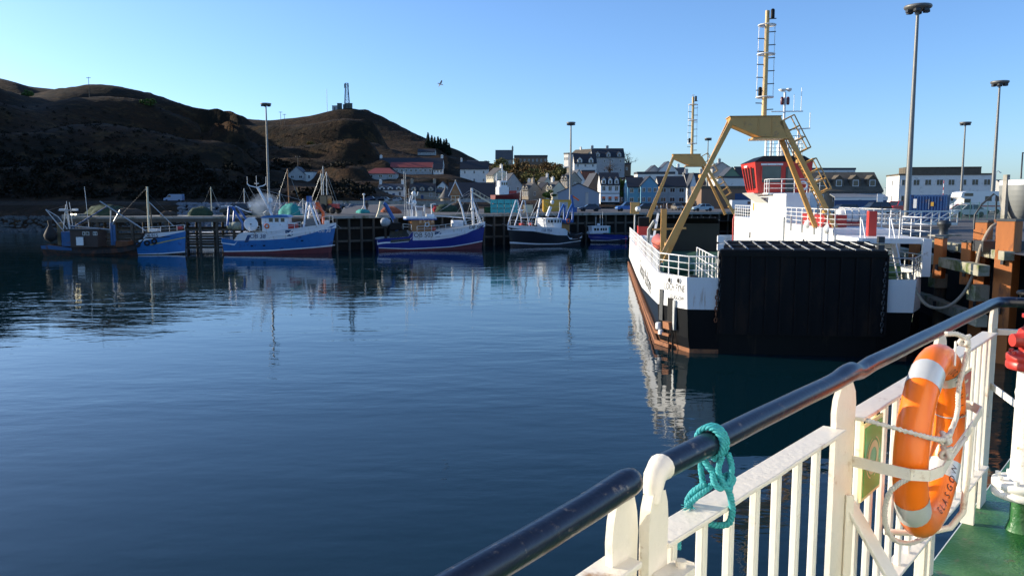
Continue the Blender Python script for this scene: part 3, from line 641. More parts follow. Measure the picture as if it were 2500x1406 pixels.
MB().tube((3.5, 26, 14.3), (5.9, 26, 14.3), .05, n=6).tube((5.7, 26, 13.2), (5.7, 26, 12.6), .03, n=5).tube((4.8, 26, 12.9), (6.5, 26, 13.0), .05, n=6).tube((5.75, 26, 14.3), (5.75, 26, 16.1), .025, n=5).tube((5.2, 26, 14.3), (5.2, 26, 15.6), .02, n=5).tube((6.45, 26, 13), (6.45, 26, 14.2), .025, n=5).tube((5.6, 26, 11), (5.6, 26, 13), .06, n=6).build('signal_yard', white, FY)
for dx in (-.22, .22): MB().lathe([(.1, 0), (.13, .1), (.13, .5), (.08, .6)], (4.5+dx, 25.9, 14.8), 8).build('signal_lamp', M('lamp_dark_red', (.12, .02, .02), .3), FY)
MB().lathe([(.05, 0), (.3, .1), (.3, .2)], (4.3, 26, 15.8), 8).lathe([(.05, 0), (.2, .1), (.2, .25)], (4.8, 26, 15.8), 8).build('horn', white, FY)
# liferaft canister, rescue boat area at the near end of the casing
MB().lathe([(.1, -.85), (.4, -.78), (.46, -.6), (.48, 0), (.46, .6), (.4, .78), (.1, .85)], (5.55, 11.5, 6.5), 18, axis='x').build('liferaft_canister', white, FY)
for x in (5.15, 5.55, 5.95): MB().path([(x, 11.5+.49*math.cos(t), 6.5+.49*math.sin(t)) for t in np.linspace(0, 2*math.pi, 16, endpoint=False)], .03, 4, closed=True).build('canister_band', steel, FY)
MB().b(4.9, 6.2, 11.1, 11.9, 5.91, 6.15).build('raft_cradle', red, FY)
MB().b(4.3, 4.7, 4, 4.4, 5.6, 6.9).build('fire_box', red, FY)
MB().b(3.1, 6.45, 1.6, 5.45, 5.35, 5.6).build('raft_platform', white, FY)
MB().b(6.1, 6.5, 1.5, 1.7, 4.0, 5.6).b(6.1, 6.5, 1.5, 5.4, 3.75, 4.0).build('platform_frame', white, FY); MB().b(3.0, 3.25, 1.5, 1.8, 3.0, 5.5).build('platform_leg', white, FY)
rails('rail', [(5.0, 1.6, 5.6), (6.45, 1.6, 5.6), (6.45, 5.4, 5.6)], 1.0, FY, white, 3, 1.2, .03)
for x in (3.5, 4.9):
    MB().path([(x, -.2+1.2, 3.4), (x, 2.6, 5.6), (x, 2.7, 6.6)], .04, 5).path([(x, .9, 4.3), (x, 2.5, 6.5)], .035, 5).build('stair_rail', white, FY)
sg = MB()
for i in range(8): sg.b(3.5, 4.9, 1.0+i*.2, 1.2+i*.2, 3.4+i*.27, 3.44+i*.27)
sg.build('stairs', deckgreen, FY)
# gantries
def gantry(yc, s, xl, xr, zl, zr):
    """yellow portal over the car deck; s = side on which the top plate hangs"""
    ya, yb = yc-.6, yc+.6
    tl, tr = (-2.25, 12.0), (.5, 12.0)
    for y in (ya, yb):
        MB().beam((xl+(.45 if y == yb else 0), y, zl), (tl[0]+.1, y, tl[1]), .24, .3, up=(0, 1, 0), w2=.26, h2=.28).build('leg', gyellow, FY)
        MB().beam((xr-(.8 if y == yb else 0), y, zr), (tr[0]+(.05 if y == ya else -.05), y, tr[1]-.1), .24, .3, up=(0, 1, 0), w2=.26, h2=.3).build('leg', gyellow, FY)
    g = MB().prism([(-2.3, ya-.15, 12.15), (.5, ya-.15, 12.15), (.85, ya-.15, 11.0), (-.7, ya-.15, 11.05), (-2.2, ya-.15, 11.72)], (0, yb-ya+.3, 0))
    cb = g.build('crossbeam', gyellow, FY, bevel=.02)
    MB().b(-1.0, .95, ya-.35, yb+.2, 10.9, 11.0).build('lower_flange', gyellow, cb)
    MB().b(-2.35, .55, ya-.22, yb+.2, 12.16, 12.2).build('upper_flange', gyellow, cb)
    for x in (-1.5, -.75, 0.):
        MB().b(x, x+.04, ya-.18, ya-.15, 11.1 if x > -.9 else 11.55, 12.12).build('stiffener', gyellow, cb)
    for t in (.14, .62):       # struts tying the pairs of legs
        for (x0, z0_, x1, z1_) in ((xl, zl, tl[0], tl[1]), (xr, zr, tr[0], tr[1])):
            MB().beam((lerp(x0, x1, t), ya, lerp(z0_, z1_, t)), (lerp(x0, x1, t), yb, lerp(z0_, z1_, t)), .18, .18).build('strut', gyellow, FY)
    # ladder with hoops outside the right-hand legs
    ld = MB(); d = Vector((tr[0]-xr, 0, tr[1]-zr)); nv = Vector((d.z, 0, -d.x)).normalized()
    for i in range(24):
        t = .04+.9*i/23; p = Vector((xr, ya+.75, zr))+d*t; ld.tube(p+Vector((0, -.3, 0))-nv*.02, p+Vector((0, .3, 0))-nv*.02, .025, n=4)
    ld.beam(Vector((xr, ya+.45, zr)), Vector((xr, ya+.45, zr))+d*.95, .08, .05).beam(Vector((xr, ya+1.05, zr)), Vector((xr, ya+1.05, zr))+d*.95, .08, .05)
    for t0, t1 in ((.3, .58), (.68, .98)):
        for k in range(4):
            t = lerp(t0, t1, k/3); p = Vector((xr, ya+.3, zr))+d*t
            ld.path([p, p+nv*.85, p+nv*.85+Vector((0, .9, 0)), p+Vector((0, .9, 0))], .035, 4)
        for y in (ya+.3, ya+1.2):
            ld.tube(Vector((xr, y, zr))+d*t0+nv*.85, Vector((xr, y, zr))+d*t1+nv*.85, .035, n=4)
    ld.build('ladder', gyellow, FY, fixn=False)
    # pole mast
    mx, my = -.3, yc
    ms = MB().tube((mx, my, 12.2), (mx, my, 18.1), .15, .12, n=10).build('mast', M('mast_cream_yellow', (.62, .42, .17), .45, var=.08), FY)
    for i in range(15):
        z = 12.6+i*.36; s_ = -1 if i % 2 else 1; MB().tube((mx, my, z), (mx+s_*.5, my, z+.02), .028, n=4).build('step_rung', dsteel, ms)
    for z in (13.3, 15.7, 17.3): MB().path([(mx+.48*math.cos(t), my+.48*math.sin(t), z) for t in np.linspace(0, 2*math.pi, 14, endpoint=False)], .035, 5, closed=True).beam((mx-.48, my, z), (mx+.48, my, z), .04, .1).build('hoop', white, ms)
    for x in (-.46, .46): MB().tube((mx+x, my, 13.3), (mx+x*.95, my, 17.3), .018, n=4).build('halyard', white, ms)
    MB().lathe([(.09, 0), (.11, .05), (.11, .5), (.06, .55)], (mx+.25, my-.2, 17.6), 8).build('mast_lamp', black, ms); MB().lathe([(.09, 0), (.11, .05), (.11, .45), (.06, .5)], (mx-.3, my-.2, 13.35), 8).build('mast_lamp', black, ms)
gantry(8.6, 1, -6.2, 3.75, 3.7, 5.9); gantry(47, 1, -5.7, 4.2, 3.4, 5.9)
# cross platform inside the port legs, port-side gear
MB().beam((-6.3, 12, 5.6), (-4.2, 12, 5.7), .12, .12).beam((-5.6, 12, 3.6), (-5.6, 12, 6.9), .35, .35).build('davit', gyellow, FY)
MB().b(-6.3, -5.3, 33, 35.5, 3.3, 5.1).build('port_casing', ferryred, FY); MB().b(-6.25, -5.35, 33.05, 35.4, 5.1, 5.9).build('funnel_cap', black, FY)
MB().b(-6.2, -5.2, 27, 31, 3.3, 4.4).build('port_locker', white, FY)
MB().path([(-5.9, 24, 3.4), (-5.9, 23.5, 5.2), (-5.5, 22.8, 5.9)], .12, 8).build('ventilator', steel, FY)
MB().tube((-6.2, 45, 3.3), (-6.2, 45, 6.3), .06, n=6).build('lamp_post', white, FY)
MB().c((-6.2, 45, 6.6), (.9, .7, 1.2)).build('searchlight', gyellow, FY)
MB().lathe([(.05, -.1), (.3, .05), (.3, .12)], (-5.9, 44.5, 6.5), 10, axis='y').build('searchlight_lens', white, FY)
MB().b(-5.6, -4.9, 18, 19.6, 3.0, 4.5).build('locker', white, FY)
MB().beam((-5.9, 21, 3.2), (-5.2, 23.5, 6.4), .15, .15).build('boat_davit', white, FY)
bt = [(-5.5, 16+i*.9, 4.6) for i in range(5)]
MB().path([(-5.4, 15.6, 4.7), (-5.4, 16.3, 4.5), (-5.4, 18, 4.45), (-5.4, 19.7, 4.5), (-5.4, 20.4, 4.9)], [.12, .45, .55, .5, .12], 10).build('rescue_boat', M('rescue_red', (.5, .12, .08), .5), FY)
# ---------------------------------------------------------------- houses
_wc = {}
def window(par, x, y, z, w_, h_, fm=frame_w):
    k = (round(w_, 2), round(h_, 2), fm.name)
    if k not in _wc:
        a, c, t = w_/2, h_/2, min(.12, w_*.14); m = MB()
        m.b(-a, a, -.07, 0, c-t, c).b(-a, a, -.1, 0, -c, -c+t).b(-a, -a+t, -.07, 0, -c+t, c-t).b(a-t, a, -.07, 0, -c+t, c-t).b(-t*.3, t*.3, -.05, 0, -c+t, c-t)
        _wc[k] = (m.mesh('window', fm), MB().b(-a+t, a-t, -.025, 0, -c+t, c-t).mesh('pane', glass))
    f_ = link('window', _wc[k][0], par); f_.location = (x, y, z); g = link('pane', _wc[k][1], f_)
    return f_
def make_house(h):
    m = h['Y']/F; c = math.cos(h['rz']); W = (h['xr']-h['xl'])*m; dep = h['dep']
    if h['rz']: W = max(3, (W-dep*abs(math.sin(h['rz'])))/c) if abs(h['rz']) > .15 else W
    wh = (h['yb']-h['ye'])*m; rh = (h['yb']-h['yr'])*m; ax = h['ax']
    base = atY((h['xl']+h['xr'])/2, h['yb'], h['Y'])
    o = thing(h['name'], h['label'], h['cat'], base, h['rz'])
    a = W/2; FND = -4.
    if ax == 'x':
        hp = h['hip']*W
        if hp: MB().b(-a, a, 0, dep, FND, wh).build('wall', h['wall'], o)
        else: MB().prism([(-a, 0, FND), (-a, dep, FND), (-a, dep, wh), (-a, dep/2, rh-.1), (-a, 0, wh)], (W, 0, 0)).build('wall', h['wall'], o)
        e_ = .35; dz = (rh-wh)/(dep/2)*e_
        if hp: rf = MB().add([(-a-e_, -e_, wh-.05), (a+e_, -e_, wh-.05), (a+e_, dep+e_, wh-.05), (-a-e_, dep+e_, wh-.05), (-a+hp, dep/2, rh), (a-hp, dep/2, rh)], [(0, 1, 5, 4), (1, 2, 5), (2, 3, 4, 5), (3, 0, 4), (3, 2, 1, 0)])
        else:
            t = .16; rf = MB()
            for s_ in (0, 1):
                y0, y1 = (-e_, dep/2) if s_ == 0 else (dep+e_, dep/2)
                rf.prism([(-a-.15, y0, wh-dz), (-a-.15, y1, rh), (-a-.15, y1, rh+t), (-a-.15, y0, wh-dz+t)], (W+.3, 0, 0))
        rf = rf.build('roof', h['roof'], o)
        MB().b(-a, a, -.42, -.3, wh-dz-.12, wh-dz+.02).build('gutter', dsteel, rf)
    elif ax == 'y':
        MB().prism([(-a, 0, FND), (a, 0, FND), (a, 0, wh), (0, 0, rh-.1), (-a, 0, wh)], (0, dep, 0)).build('wall', h['wall'], o)
        e_ = .25; dz = (rh-wh)/a*e_; t = .16; rf = MB()
        for s_ in (-1, 1): rf.prism([(s_*(a+e_), -.2, wh-dz), (0, -.2, rh), (0, -.2, rh+t), (s_*(a+e_), -.2, wh-dz+t)], (0, dep+.4, 0))
        rf = rf.build('roof', h['roof'], o)
    else:
        MB().b(-a, a, 0, dep, FND, wh).build('wall', h['wall'], o)
        rf = MB().b(-a-.15, a+.15, -.15, dep+.15, wh, rh+.1).build('roof', h['roof'], o)
    for fx_ in h['chim']:
        x = -a+fx_*W; s_ = .45 if W < 14 else .6; cz = rh+1.2
        ch = MB().b(x-s_, x+s_, dep/2-.4, dep/2+.4, rh-1.2, cz).b(x-s_-.08, x+s_+.08, dep/2-.48, dep/2+.48, cz, cz+.15)
        for k in (-.2, .2): ch.lathe([(.12, 0), (.1, .4)], (x+k, dep/2, cz+.15), 6)
        ch.build('chimney', h['wall'] if h['wall'] is not cream else offwhite, rf)
    cols, rows = h['win']; sh_ = wh/max(rows, 1); bld = frame_w
    for r_ in range(rows):
        for k in range(cols):
            x = -a+W*(k+.5)/cols; z = sh_*(r_+.55); hh_ = min(1.45, sh_*.5); ww = min(h['wt'], W/cols*.6)
            if h['door'] and r_ == 0 and k == cols//2:
                MB().b(x-.45, x+.45, -.06, 0, 0, min(2.05, wh*.8)).build('door', bluepaint, o); continue
            window(o, x, -.004, z, ww, hh_)
    if rows and W > 0:       # windows in the gable or end walls too
        for s_ in (-1, 1):
            for r_ in range(rows):
                f_ = window(o, s_*(a+.004), dep*.5, sh_*(r_+.55), .9, min(1.3, sh_*.5)); f_.rotation_euler = (0, 0, s_*math.pi/2)
    for k in range(h['dorm']):
        x = -a+W*(k+.5)/h['dorm']; dw = min(1.0, W/h['dorm']*.32); z0 = wh-.1 if h['cat'] != 'warehouse' else lerp(wh, rh, .2); hgt = (rh-wh)*.55; y0 = (z0-wh)/(rh-wh)*dep/2-.05
        yd = dep/2*.85
        dm = MB().prism([(x-dw, y0, z0), (x+dw, y0, z0), (x+dw, y0, z0+hgt*.7), (x, y0, z0+hgt*1.15), (x-dw, y0, z0+hgt*.7)], (0, yd-y0, 0)).build('dormer', h['wall'] if h['cat'] != 'warehouse' else mossroof, o)
        dr = MB()
        for s_ in (-1, 1): dr.prism([(x+s_*(dw+.12), y0-.12, z0+hgt*.62), (x, y0-.12, z0+hgt*1.15), (x, y0-.12, z0+hgt*1.15+.1), (x+s_*(dw+.12), y0-.12, z0+hgt*.72)], (0, yd-y0, 0))
        dr.build('dormer_roof', h['roof'], dm)
        a2, c2 = dw*.6, hgt*.32
        MB().b(x-a2, x+a2, y0-.05, y0, z0+hgt*.38-c2, z0+hgt*.38+c2).build('dormer_frame', frame_w, dm)
        MB().b(x-a2*.8, x+a2*.8, y0-.08, y0-.04, z0+hgt*.38-c2*.82, z0+hgt*.38+c2*.82).build('dormer_pane', glass, dm)
    return o, W, wh, rh, rf
HO = [make_house(h) for h in HS]
def hs(s): return next(x for x, h in zip(HO, HS) if s in h['label'])
# extras on some buildings
o, W, wh, rh, rf = hs('bellcote'); MB().b(W/2-.7, W/2+.3, 3.4, 4.4, rh-.5, rh+1.6).prism([(W/2-.8, 3.3, rh+1.6), (W/2+.4, 3.3, rh+1.6), (W/2-.2, 3.3, rh+2.8)], (0, 1.2, 0)).build('bellcote', stone, rf)
o, W, wh, rh, rf = hs('harbour bar'); MB().b(-W/2, W/2, -.05, 0, wh*.52, wh*.55).b(-W/2, W/2, -.05, 0, 0, .6).build('trim_band', black, o)
for k in range(3): x = -W/2+W*(k+.5)/3; MB().b(x-.6, x+.6, -.06, -.03, wh*.28, wh*.38).build('curtain', orange, o)
o, W, wh, rh, rf = hs('blue shutter'); MB().b(W*.05, W*.3, -.06, 0, 0, wh*.75).build('shutter', bluepaint, o); MB().b(W*.34, W*.46, -.07, 0, wh*.2, wh*.6).build('notice_board', M('pale_red_sign', (.5, .3, .25), .6), o)
o, W, wh, rh, rf = hs('mossy roofed warehouse')
MB().prism([(-W*.3, -4, wh*.55), (-W*.3, 0, wh*.8), (-W*.3, 0, wh*.86), (-W*.3, -4, wh*.6)], (W*.78, 0, 0)).build('canopy_roof', steel, o)
MB().b(-W*.3, W*.46, -3.9, -3.8, 0, wh*.56).build('canopy_front', bluepaint, o)
MB().b(-W*.3, W*.47, -3.98, -3.92, wh*.42, wh*.58).build('canopy_fascia', offwhite, o)
o, W, wh, rh, rf = hs('white office'); MB().b(-W*.4, W*.42, 3, 9, rh+.1, rh+1.5).b(-W*.4, W*.42, 2.8, 9.2, rh+1.5, rh+1.7).build('roof_parapet', mossroof, rf)
o, W, wh, rh, rf = hs('blue-grey metal shed'); MB().b(W*.17, W*.24, -.05, 0, wh*.1, wh*1.05).build('vent_strip', greywall, o)
for k in range(40): x = -W/2+W*(k+.5)/40; top = wh+(rh-wh)*(1-abs(x)/(W/2)); MB().b(x-.03, x+.03, -.03, 0, 0, top-.35).build('cladding_rib', shedblue, o)
# wooden pavilion on the shore
p = atY(1112, 500, 215); m_ = 215/F; pv = thing('pavilion', 'timber pavilion with steep pointed gable and white trim', 'pavilion', p, 0)
a = 14*m_; MB().prism([(-a, 0, 23*m_), (a, 0, 23*m_), (0, 0, 54*m_)], (0, 3, 0)).build('gable', wood, pv)
for s_ in (-1, 1): MB().beam((s_*(a+.35), -.15, 20*m_), (0, -.15, 56*m_), .2, .16, up=(0, 1, 0)).build('bargeboard', white, pv); MB().prism([(s_*(a+.4), 0, 19.5*m_), (0, 0, 57*m_), (0, 0, 57*m_+.12), (s_*(a+.4), 0, 19.5*m_+.12)], (0, 3.2, 0)).build('roof', slate, pv)
MB().b(-a*.75, a*.75, .1, 2.8, -3, 22*m_).build('wall', wood, pv); MB().tube((0, 0, 56*m_), (0, 0, 60*m_), .06, n=5).build('finial', white, pv)
for x in (-.75, 0, .75): MB().b(a*x-.08, a*x+.08, -.02, .1, -2, 22*m_).build('post', cream, pv)
for z in (3, 12, 21): MB().b(-a*.75, a*.75, -.03, .09, z*m_, (z+1.2)*m_).build('rail_board', cream, pv)
MB().b(-.8, .8, -.06, -.01, 26*m_, 34*m_).build('gable_window', M('sunlit_pane', (.3, .16, .08), .2), pv)
p = atY(1088, 500, 222); cn = thing('round_hut', 'round hut with grey conical roof beside the pavilion', 'hut', p); m_ = 222/F
MB().lathe([(17*m_, 16*m_), (10*m_, 26*m_), (3*m_, 37*m_), (.05, 46*m_)], (0, 0, 0), 18).build('roof', greyslate, cn); MB().lathe([(12*m_, -3), (12*m_, 17*m_)], (0, 0, 0), 16).build('wall', stone, cn)
# ---------------------------------------------------------------- hilltop mast and poles
def hz(px, Y): x = (px-1250)/F*Y; return Vector((x, Y, float(ground(np.array([x]), np.array([float(Y)]))[0])))
p = hz(855, 640); tw = thing('lattice_mast', 'steel lattice radio mast on the hilltop', 'mast', p); Ht = (270-208)/F*640
lat = MB(); b0, b1 = 2.0, .9
for i in range(8):
    z0, z1 = Ht*i/8, Ht*(i+1)/8; w0, w1 = lerp(b0, b1, i/8), lerp(b0, b1, (i+1)/8)
    cs = [(-1, -1), (1, -1), (1, 1), (-1, 1)]
    for k in range(4):
        a, c = cs[k], cs[(k+1) % 4]
        lat.beam((a[0]*w0, a[1]*w0, z0), (a[0]*w1, a[1]*w1, z1), .28).beam((a[0]*w0, a[1]*w0, z0), (c[0]*w1, c[1]*w1, z1), .14).beam((c[0]*w0, c[1]*w0, z0), (a[0]*w1, a[1]*w1, z1), .14).beam((a[0]*w1, a[1]*w1, z1), (c[0]*w1, c[1]*w1, z1), .14)
lat.build('lattice', dsteel, tw, fixn=False)
for (x, z) in ((-1.4, .93), (1.4, .95), (1.5, .88), (1.3, .6), (-1.4, .85)): MB().b(x-.3, x+.3, -1.4, -1, Ht*z-.9, Ht*z+.9).build('aerial', dsteel, tw)
hut = M('hut_grey_green', (.10, .11, .09), .8)
for px, w_, h_, lab in ((825, 4, 3.2, 'pale equipment hut left of the hilltop mast'), (836, 3.2, 4.4, 'dark square equipment hut near the hilltop mast'), (848, 2, 3, 'small equipment cabinet at the foot of the mast'), (858, 5.2, 3.6, 'dark cabin under the hilltop mast')):
    p = hz(px, 632); hu = thing('equipment_hut', lab, 'hut', p, 0, 'huts by the hilltop mast'); MB().b(-w_/2, w_/2, 0, 3, -1, h_).build('wall', hut if 'pale' not in lab else greywall, hu); MB().b(-w_/2-.2, w_/2+.2, -.2, 3.2, h_, h_+.25).build('roof', dsteel, hu); MB().b(-.4, .4, -.06, 0, 0, 2).build('door', dsteel, hu)
def pole(name, label, px, Y, h_, arm=0, r=.16, cat='pole', lean=0., group=None):
    p = hz(px, Y); t = thing(name, label, cat, p, 0, group); MB().tube((0, 0, -1), (lean, 0, h_), r, r*.6, n=6).build('shaft', timber if arm else steel, t)
    if arm:
        MB().b(-arm/2, arm/2, -.1, .1, h_-.6, h_-.4).build('crossarm', timber, t)
        for x in (-.4, 0, .4): MB().lathe([(.06, 0), (.1, .1), (.06, .3)], (x*arm, 0, h_-.4), 6).build('insulator', greywall, t)
    return t
pole('aerial_pole', 'thin aerial pole left of the hilltop mast', 807, 632, 17, 0, .22)
for px, Y, lab in ((239, 430, 'wooden power pole high on the left slope'), (557, 460, 'wooden power pole above the middle of the dark slope'), (695, 520, 'small wooden power pole near the hill saddle'), (704, 530, 'second small wooden power pole near the hill saddle'), (733, 345, 'wooden pole behind the grey gable house')):
    pole('power_pole', lab, px, Y, 10.5 if px < 600 else 8.5, 2.2, .2)
# ---------------------------------------------------------------- vegetation
def leafmat(name, c, var=.35):
    m = M(name, c, .8, var=var, scale=.9); m.node_tree.nodes['Principled BSDF'].inputs['Specular IOR Level'].default_value = .15; return m
lf_dark = leafmat('conifer_green', (.018, .032, .018)); lf_mid = leafmat('hedge_green', (.08, .13, .035)); lf_brn = leafmat('autumn_brown', (.17, .11, .045)); lf_ol = leafmat('olive_leaf', (.14, .13, .045))
bark = M('bark', (.06, .045, .035), .9, var=.3, scale=3)
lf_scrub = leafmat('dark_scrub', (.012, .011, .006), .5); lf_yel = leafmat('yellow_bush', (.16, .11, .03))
def leaves(n_, c, rx, ry, rz_, s, rng, shell=.5, flat=1.):
    v = []; f_ = []
    for i in range(n_):
        d = Vector((rng.gauss(0, 1), rng.gauss(0, 1), rng.gauss(0, 1))).normalized(); k = shell+(1-shell)*rng.random()
        p = Vector((c[0]+d.x*rx*k, c[1]+d.y*ry*k, c[2]+d.z*rz_*k)); a = Vector((rng.gauss(0, 1), rng.gauss(0, 1), rng.gauss(0, 1)*flat)).normalized(); b_ = a.cross(Vector((rng.gauss(0, 1), rng.gauss(0, 1), rng.gauss(0, 1)))).normalized()
        q = s*rng.uniform(.6, 1.4); o = len(v); v += [p-a*q-b_*q*.5, p+a*q-b_*q*.4, p+a*q*.7+b_*q*.6, p-a*q*.6+b_*q*.5]; f_.append((o, o+1, o+2, o+3))
    return v, f_
def tree(name, label, px, py, Y, rx, rz_, mat, seed, cl=16, per=60, s=.35, base=None, group='trees among the houses', bare=0, snap=0):
    rng = random.Random(seed); top = atY(px, py, Y); g = hz(px, Y) if base is None else Vector((top.x, Y, base))
    t = thing(name, label, 'tree', g, 0, group); cz = top.z-g.z-rz_; tk = MB()
    cz = rz_*.6 if snap else min(max(cz, rz_*.6), rz_*1.6)
    tk.path([(0, 0, -1), (.1, 0, cz*.5), (0, .1, cz)], [rx*.09+.08, rx*.07+.06, rx*.04+.03], 7)
    cr = MB()
    for i in range(cl):
        d = Vector((rng.gauss(0, 1), rng.gauss(0, 1), rng.gauss(0, .8))).normalized()*rng.uniform(.35, .95); c = (d.x*rx, d.y*rx*.8, cz+d.z*rz_)
        tk.path([(0, 0, max(0, cz-rz_*.6)), (c[0]*.5, c[1]*.5, lerp(cz, c[2], .4)), c], [rx*.035+.03, rx*.02+.03, .025], 4)
        if bare:
            for j in range(7):
                e_ = Vector(c)+Vector((rng.gauss(0, .35)*rx, rng.gauss(0, .3)*rx, abs(rng.gauss(0, .3))*rz_)); tk.path([c, lerp(Vector(c), e_, .5)+Vector((0, 0, .1)), e_], [.04, .03, .02], 3)
        q = rng.uniform(.28, .5)
        cr.add(*leaves(int(per*(.35 if bare else 1)), c, rx*q, rx*q, rz_*q*.8, s, rng, .3))
    tk.build('trunk', bark, t, fixn=False); cr.build('crown', mat, t, fixn=False)
def conifer(label, px, py, Y, h_, seed, group='conifers on the hill shoulder'):
    rng = random.Random(seed); g = hz(px, Y); top = atY(px, py, Y); h_ = max(8.5, top.z-g.z); t = thing('conifer_tree', label, 'tree', g, 0, group)
    MB().tube((0, 0, -1), (0, 0, h_*.97), .02*h_+.04, .02, n=6).build('trunk', bark, t); cr = MB(); z = h_*.1
    while z < h_*.99:
        r_ = (1-z/h_)**.8*h_*.24+.08
        for k in range(12):
            th = rng.random()*6.28; rr_ = r_*rng.uniform(.6, 1.2); d = Vector((math.cos(th), math.sin(th), 0)); e_ = d*rr_+Vector((0, 0, z-rr_*.25)); a = Vector((-d.y, d.x, 0))
            for u in (.35, .65, 1.):
                p = Vector((0, 0, z)).lerp(e_, u); w_ = .5*rr_*(1.25-u)+.14; cr.add([p-d*.32*rr_+Vector((0, 0, .1)), p-a*w_+Vector((0, 0, -.35*w_)), p+d*.1+Vector((0, 0, -.3*w_)), p+a*w_+Vector((0, 0, -.35*w_))], [(0, 1, 2, 3)]); cr.add(*leaves(2, tuple(p), .15*rr_, .15*rr_, .3, .3, rng))
        z += h_*.045
    cr.build('crown', lf_dark, t, fixn=False)
for i, (px, py, lab) in enumerate(((1048, 323, 'tallest conifer at the left of the skyline group'), (1057, 330, 'second conifer from the left in the skyline group'), (1064, 345, 'short conifer in the gap of the skyline group'), (1072, 334, 'conifer left of centre in the skyline group'), (1078, 338, 'conifer in the centre of the skyline group'), (1086, 340, 'bushy conifer right of centre in the skyline group'), (1092, 338, 'conifer near the right of the skyline group'), (1098, 350, 'rightmost conifer on the hill shoulder'))):
    conifer(lab, px, py, 548+4*(i%3), 10, 40+i)
tree('bush_tree', 'tall olive tree in front of the stone chapel', 1228, 386, 420, 7, 5.5, lf_ol, 1, 18, 70, .5)
tree('bush_tree', 'brown autumn tree right of the chapel', 1264, 388, 425, 6.5, 5, lf_brn, 2, 18, 70, .5)
tree('bush_tree', 'reddish brown tree below the flat school', 1295, 390, 415, 6.5, 5, lf_brn, 3, 18, 70, .5)
tree('bush_tree', 'broad brown tree left of the hilltop houses', 1345, 388, 400, 8, 6, lf_brn, 4, 22, 70, .5)
tree('bush_tree', 'green tree at the foot of the wooded bank', 1300, 412, 360, 6, 4.5, lf_ol, 5, 16, 70, .45)
tree('bush_tree', 'olive tree under the broad brown tree', 1330, 416, 350, 6, 4.5, lf_ol, 6, 16, 70, .45)
tree('bush_tree', 'olive brown tree above the grey gable house', 1250, 404, 370, 6, 5, lf_brn, 7, 16, 70, .45)
tree('bush_tree', 'dark green tree below the hilltop white block', 1375, 420, 345, 5, 3.5, lf_ol, 8, 14, 70, .4)
tree('bush_tree', 'round green tree between the white bar and blue house', 1520, 430, 242, 2.8, 3.6, lf_mid, 9, 16, 80, .3)
tree('garden_bush', 'green garden bush in front of the cream cottage', 1342, 463, 250, 2.3, 1.2, lf_mid, 10, 10, 70, .25)
tree('bare_tree', 'bare branched tree at the right of the hilltop house', 1532, 372, 395, 4.5, 4.5, lf_brn, 11, 18, 20, .15, bare=1)
tree('bare_tree', 'bare tree in front of the big hilltop house', 1486, 388, 372, 3.5, 4, lf_brn, 12, 14, 14, .15, bare=1)
tree('bare_tree', 'thin bare tree behind the flat school building', 1275, 370, 490, 4, 2.5, lf_brn, 13, 12, 10, .15, bare=1)
tree('garden_bush', 'olive hedge above the stone cottage', 1068, 456, 300, 3, 1.2, lf_ol, 14, 10, 60, .3)
tree('bush_tree', 'dark bushy tree on the skyline left of the chapel', 1178, 393, 520, 6, 3, lf_dark, 15, 12, 60, .5)
for i, (px, py, Y, mt, lab) in enumerate(((185, 276, 470, lf_yel, 'yellow bush high on the left slope'), (375, 320, 430, lf_mid, 'green bush standing on the middle of the left slope'), (92, 285, 480, lf_mid, 'green thicket at the far left of the slope'), (768, 362, 420, lf_yel, 'tawny bush on the slope above the grey gable house'))):
    tree('hillside_bush', lab, px, py, Y, 4.2, 2.4, mt, 60+i, 12, 60, .4, group='bushes on the hill', snap=1)
# scrub woodland over the lower hillside: one uncounted mass
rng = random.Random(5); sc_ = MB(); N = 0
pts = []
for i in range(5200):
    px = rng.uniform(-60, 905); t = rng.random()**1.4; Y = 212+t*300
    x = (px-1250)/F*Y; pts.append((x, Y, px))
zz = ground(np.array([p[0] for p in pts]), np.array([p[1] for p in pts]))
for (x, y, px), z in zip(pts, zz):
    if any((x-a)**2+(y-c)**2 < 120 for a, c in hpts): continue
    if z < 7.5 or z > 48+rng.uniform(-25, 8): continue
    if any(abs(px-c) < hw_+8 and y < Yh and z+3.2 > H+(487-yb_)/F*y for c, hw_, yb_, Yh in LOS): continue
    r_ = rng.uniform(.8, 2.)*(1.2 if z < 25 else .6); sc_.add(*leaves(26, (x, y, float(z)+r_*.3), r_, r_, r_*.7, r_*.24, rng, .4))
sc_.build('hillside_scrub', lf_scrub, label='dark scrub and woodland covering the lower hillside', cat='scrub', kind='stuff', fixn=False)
# boulder embankment along the shore road
rk = M('shore_rock', (.17, .18, .20), .9, var=.3, scale=1.5, bump=.05); bm_ = MB(); rng = random.Random(9)
def rock(mb, c, r_, rng):
    v = []; 
    for i in range(3):
        for k in range(6): th = k*1.047+rng.uniform(-.3, .3); rr_ = r_*(.7, 1., .55)[i]*rng.uniform(.75, 1.2); v.append((c[0]+rr_*math.cos(th), c[1]+rr_*math.sin(th), c[2]+(-.5, .1, .6)[i]*r_*rng.uniform(.8, 1.2)))
    f_ = [(i*6+k, i*6+(k+1) % 6, (i+1)*6+(k+1) % 6, (i+1)*6+k) for i in range(2) for k in range(6)]+[tuple(range(12, 18))]
    mb.add(v, f_)
xs = []; 
for i in range(2600):
    px = rng.uniform(440, 900); y = rng.uniform(186, 207); xs.append(((px-1250)/F*y, y))
zz = ground(np.array([a[0] for a in xs]), np.array([a[1] for a in xs]))
for (x, y), z in zip(xs, zz): rock(bm_, (x, y, float(z)+.1), rng.uniform(.35, .85), rng)
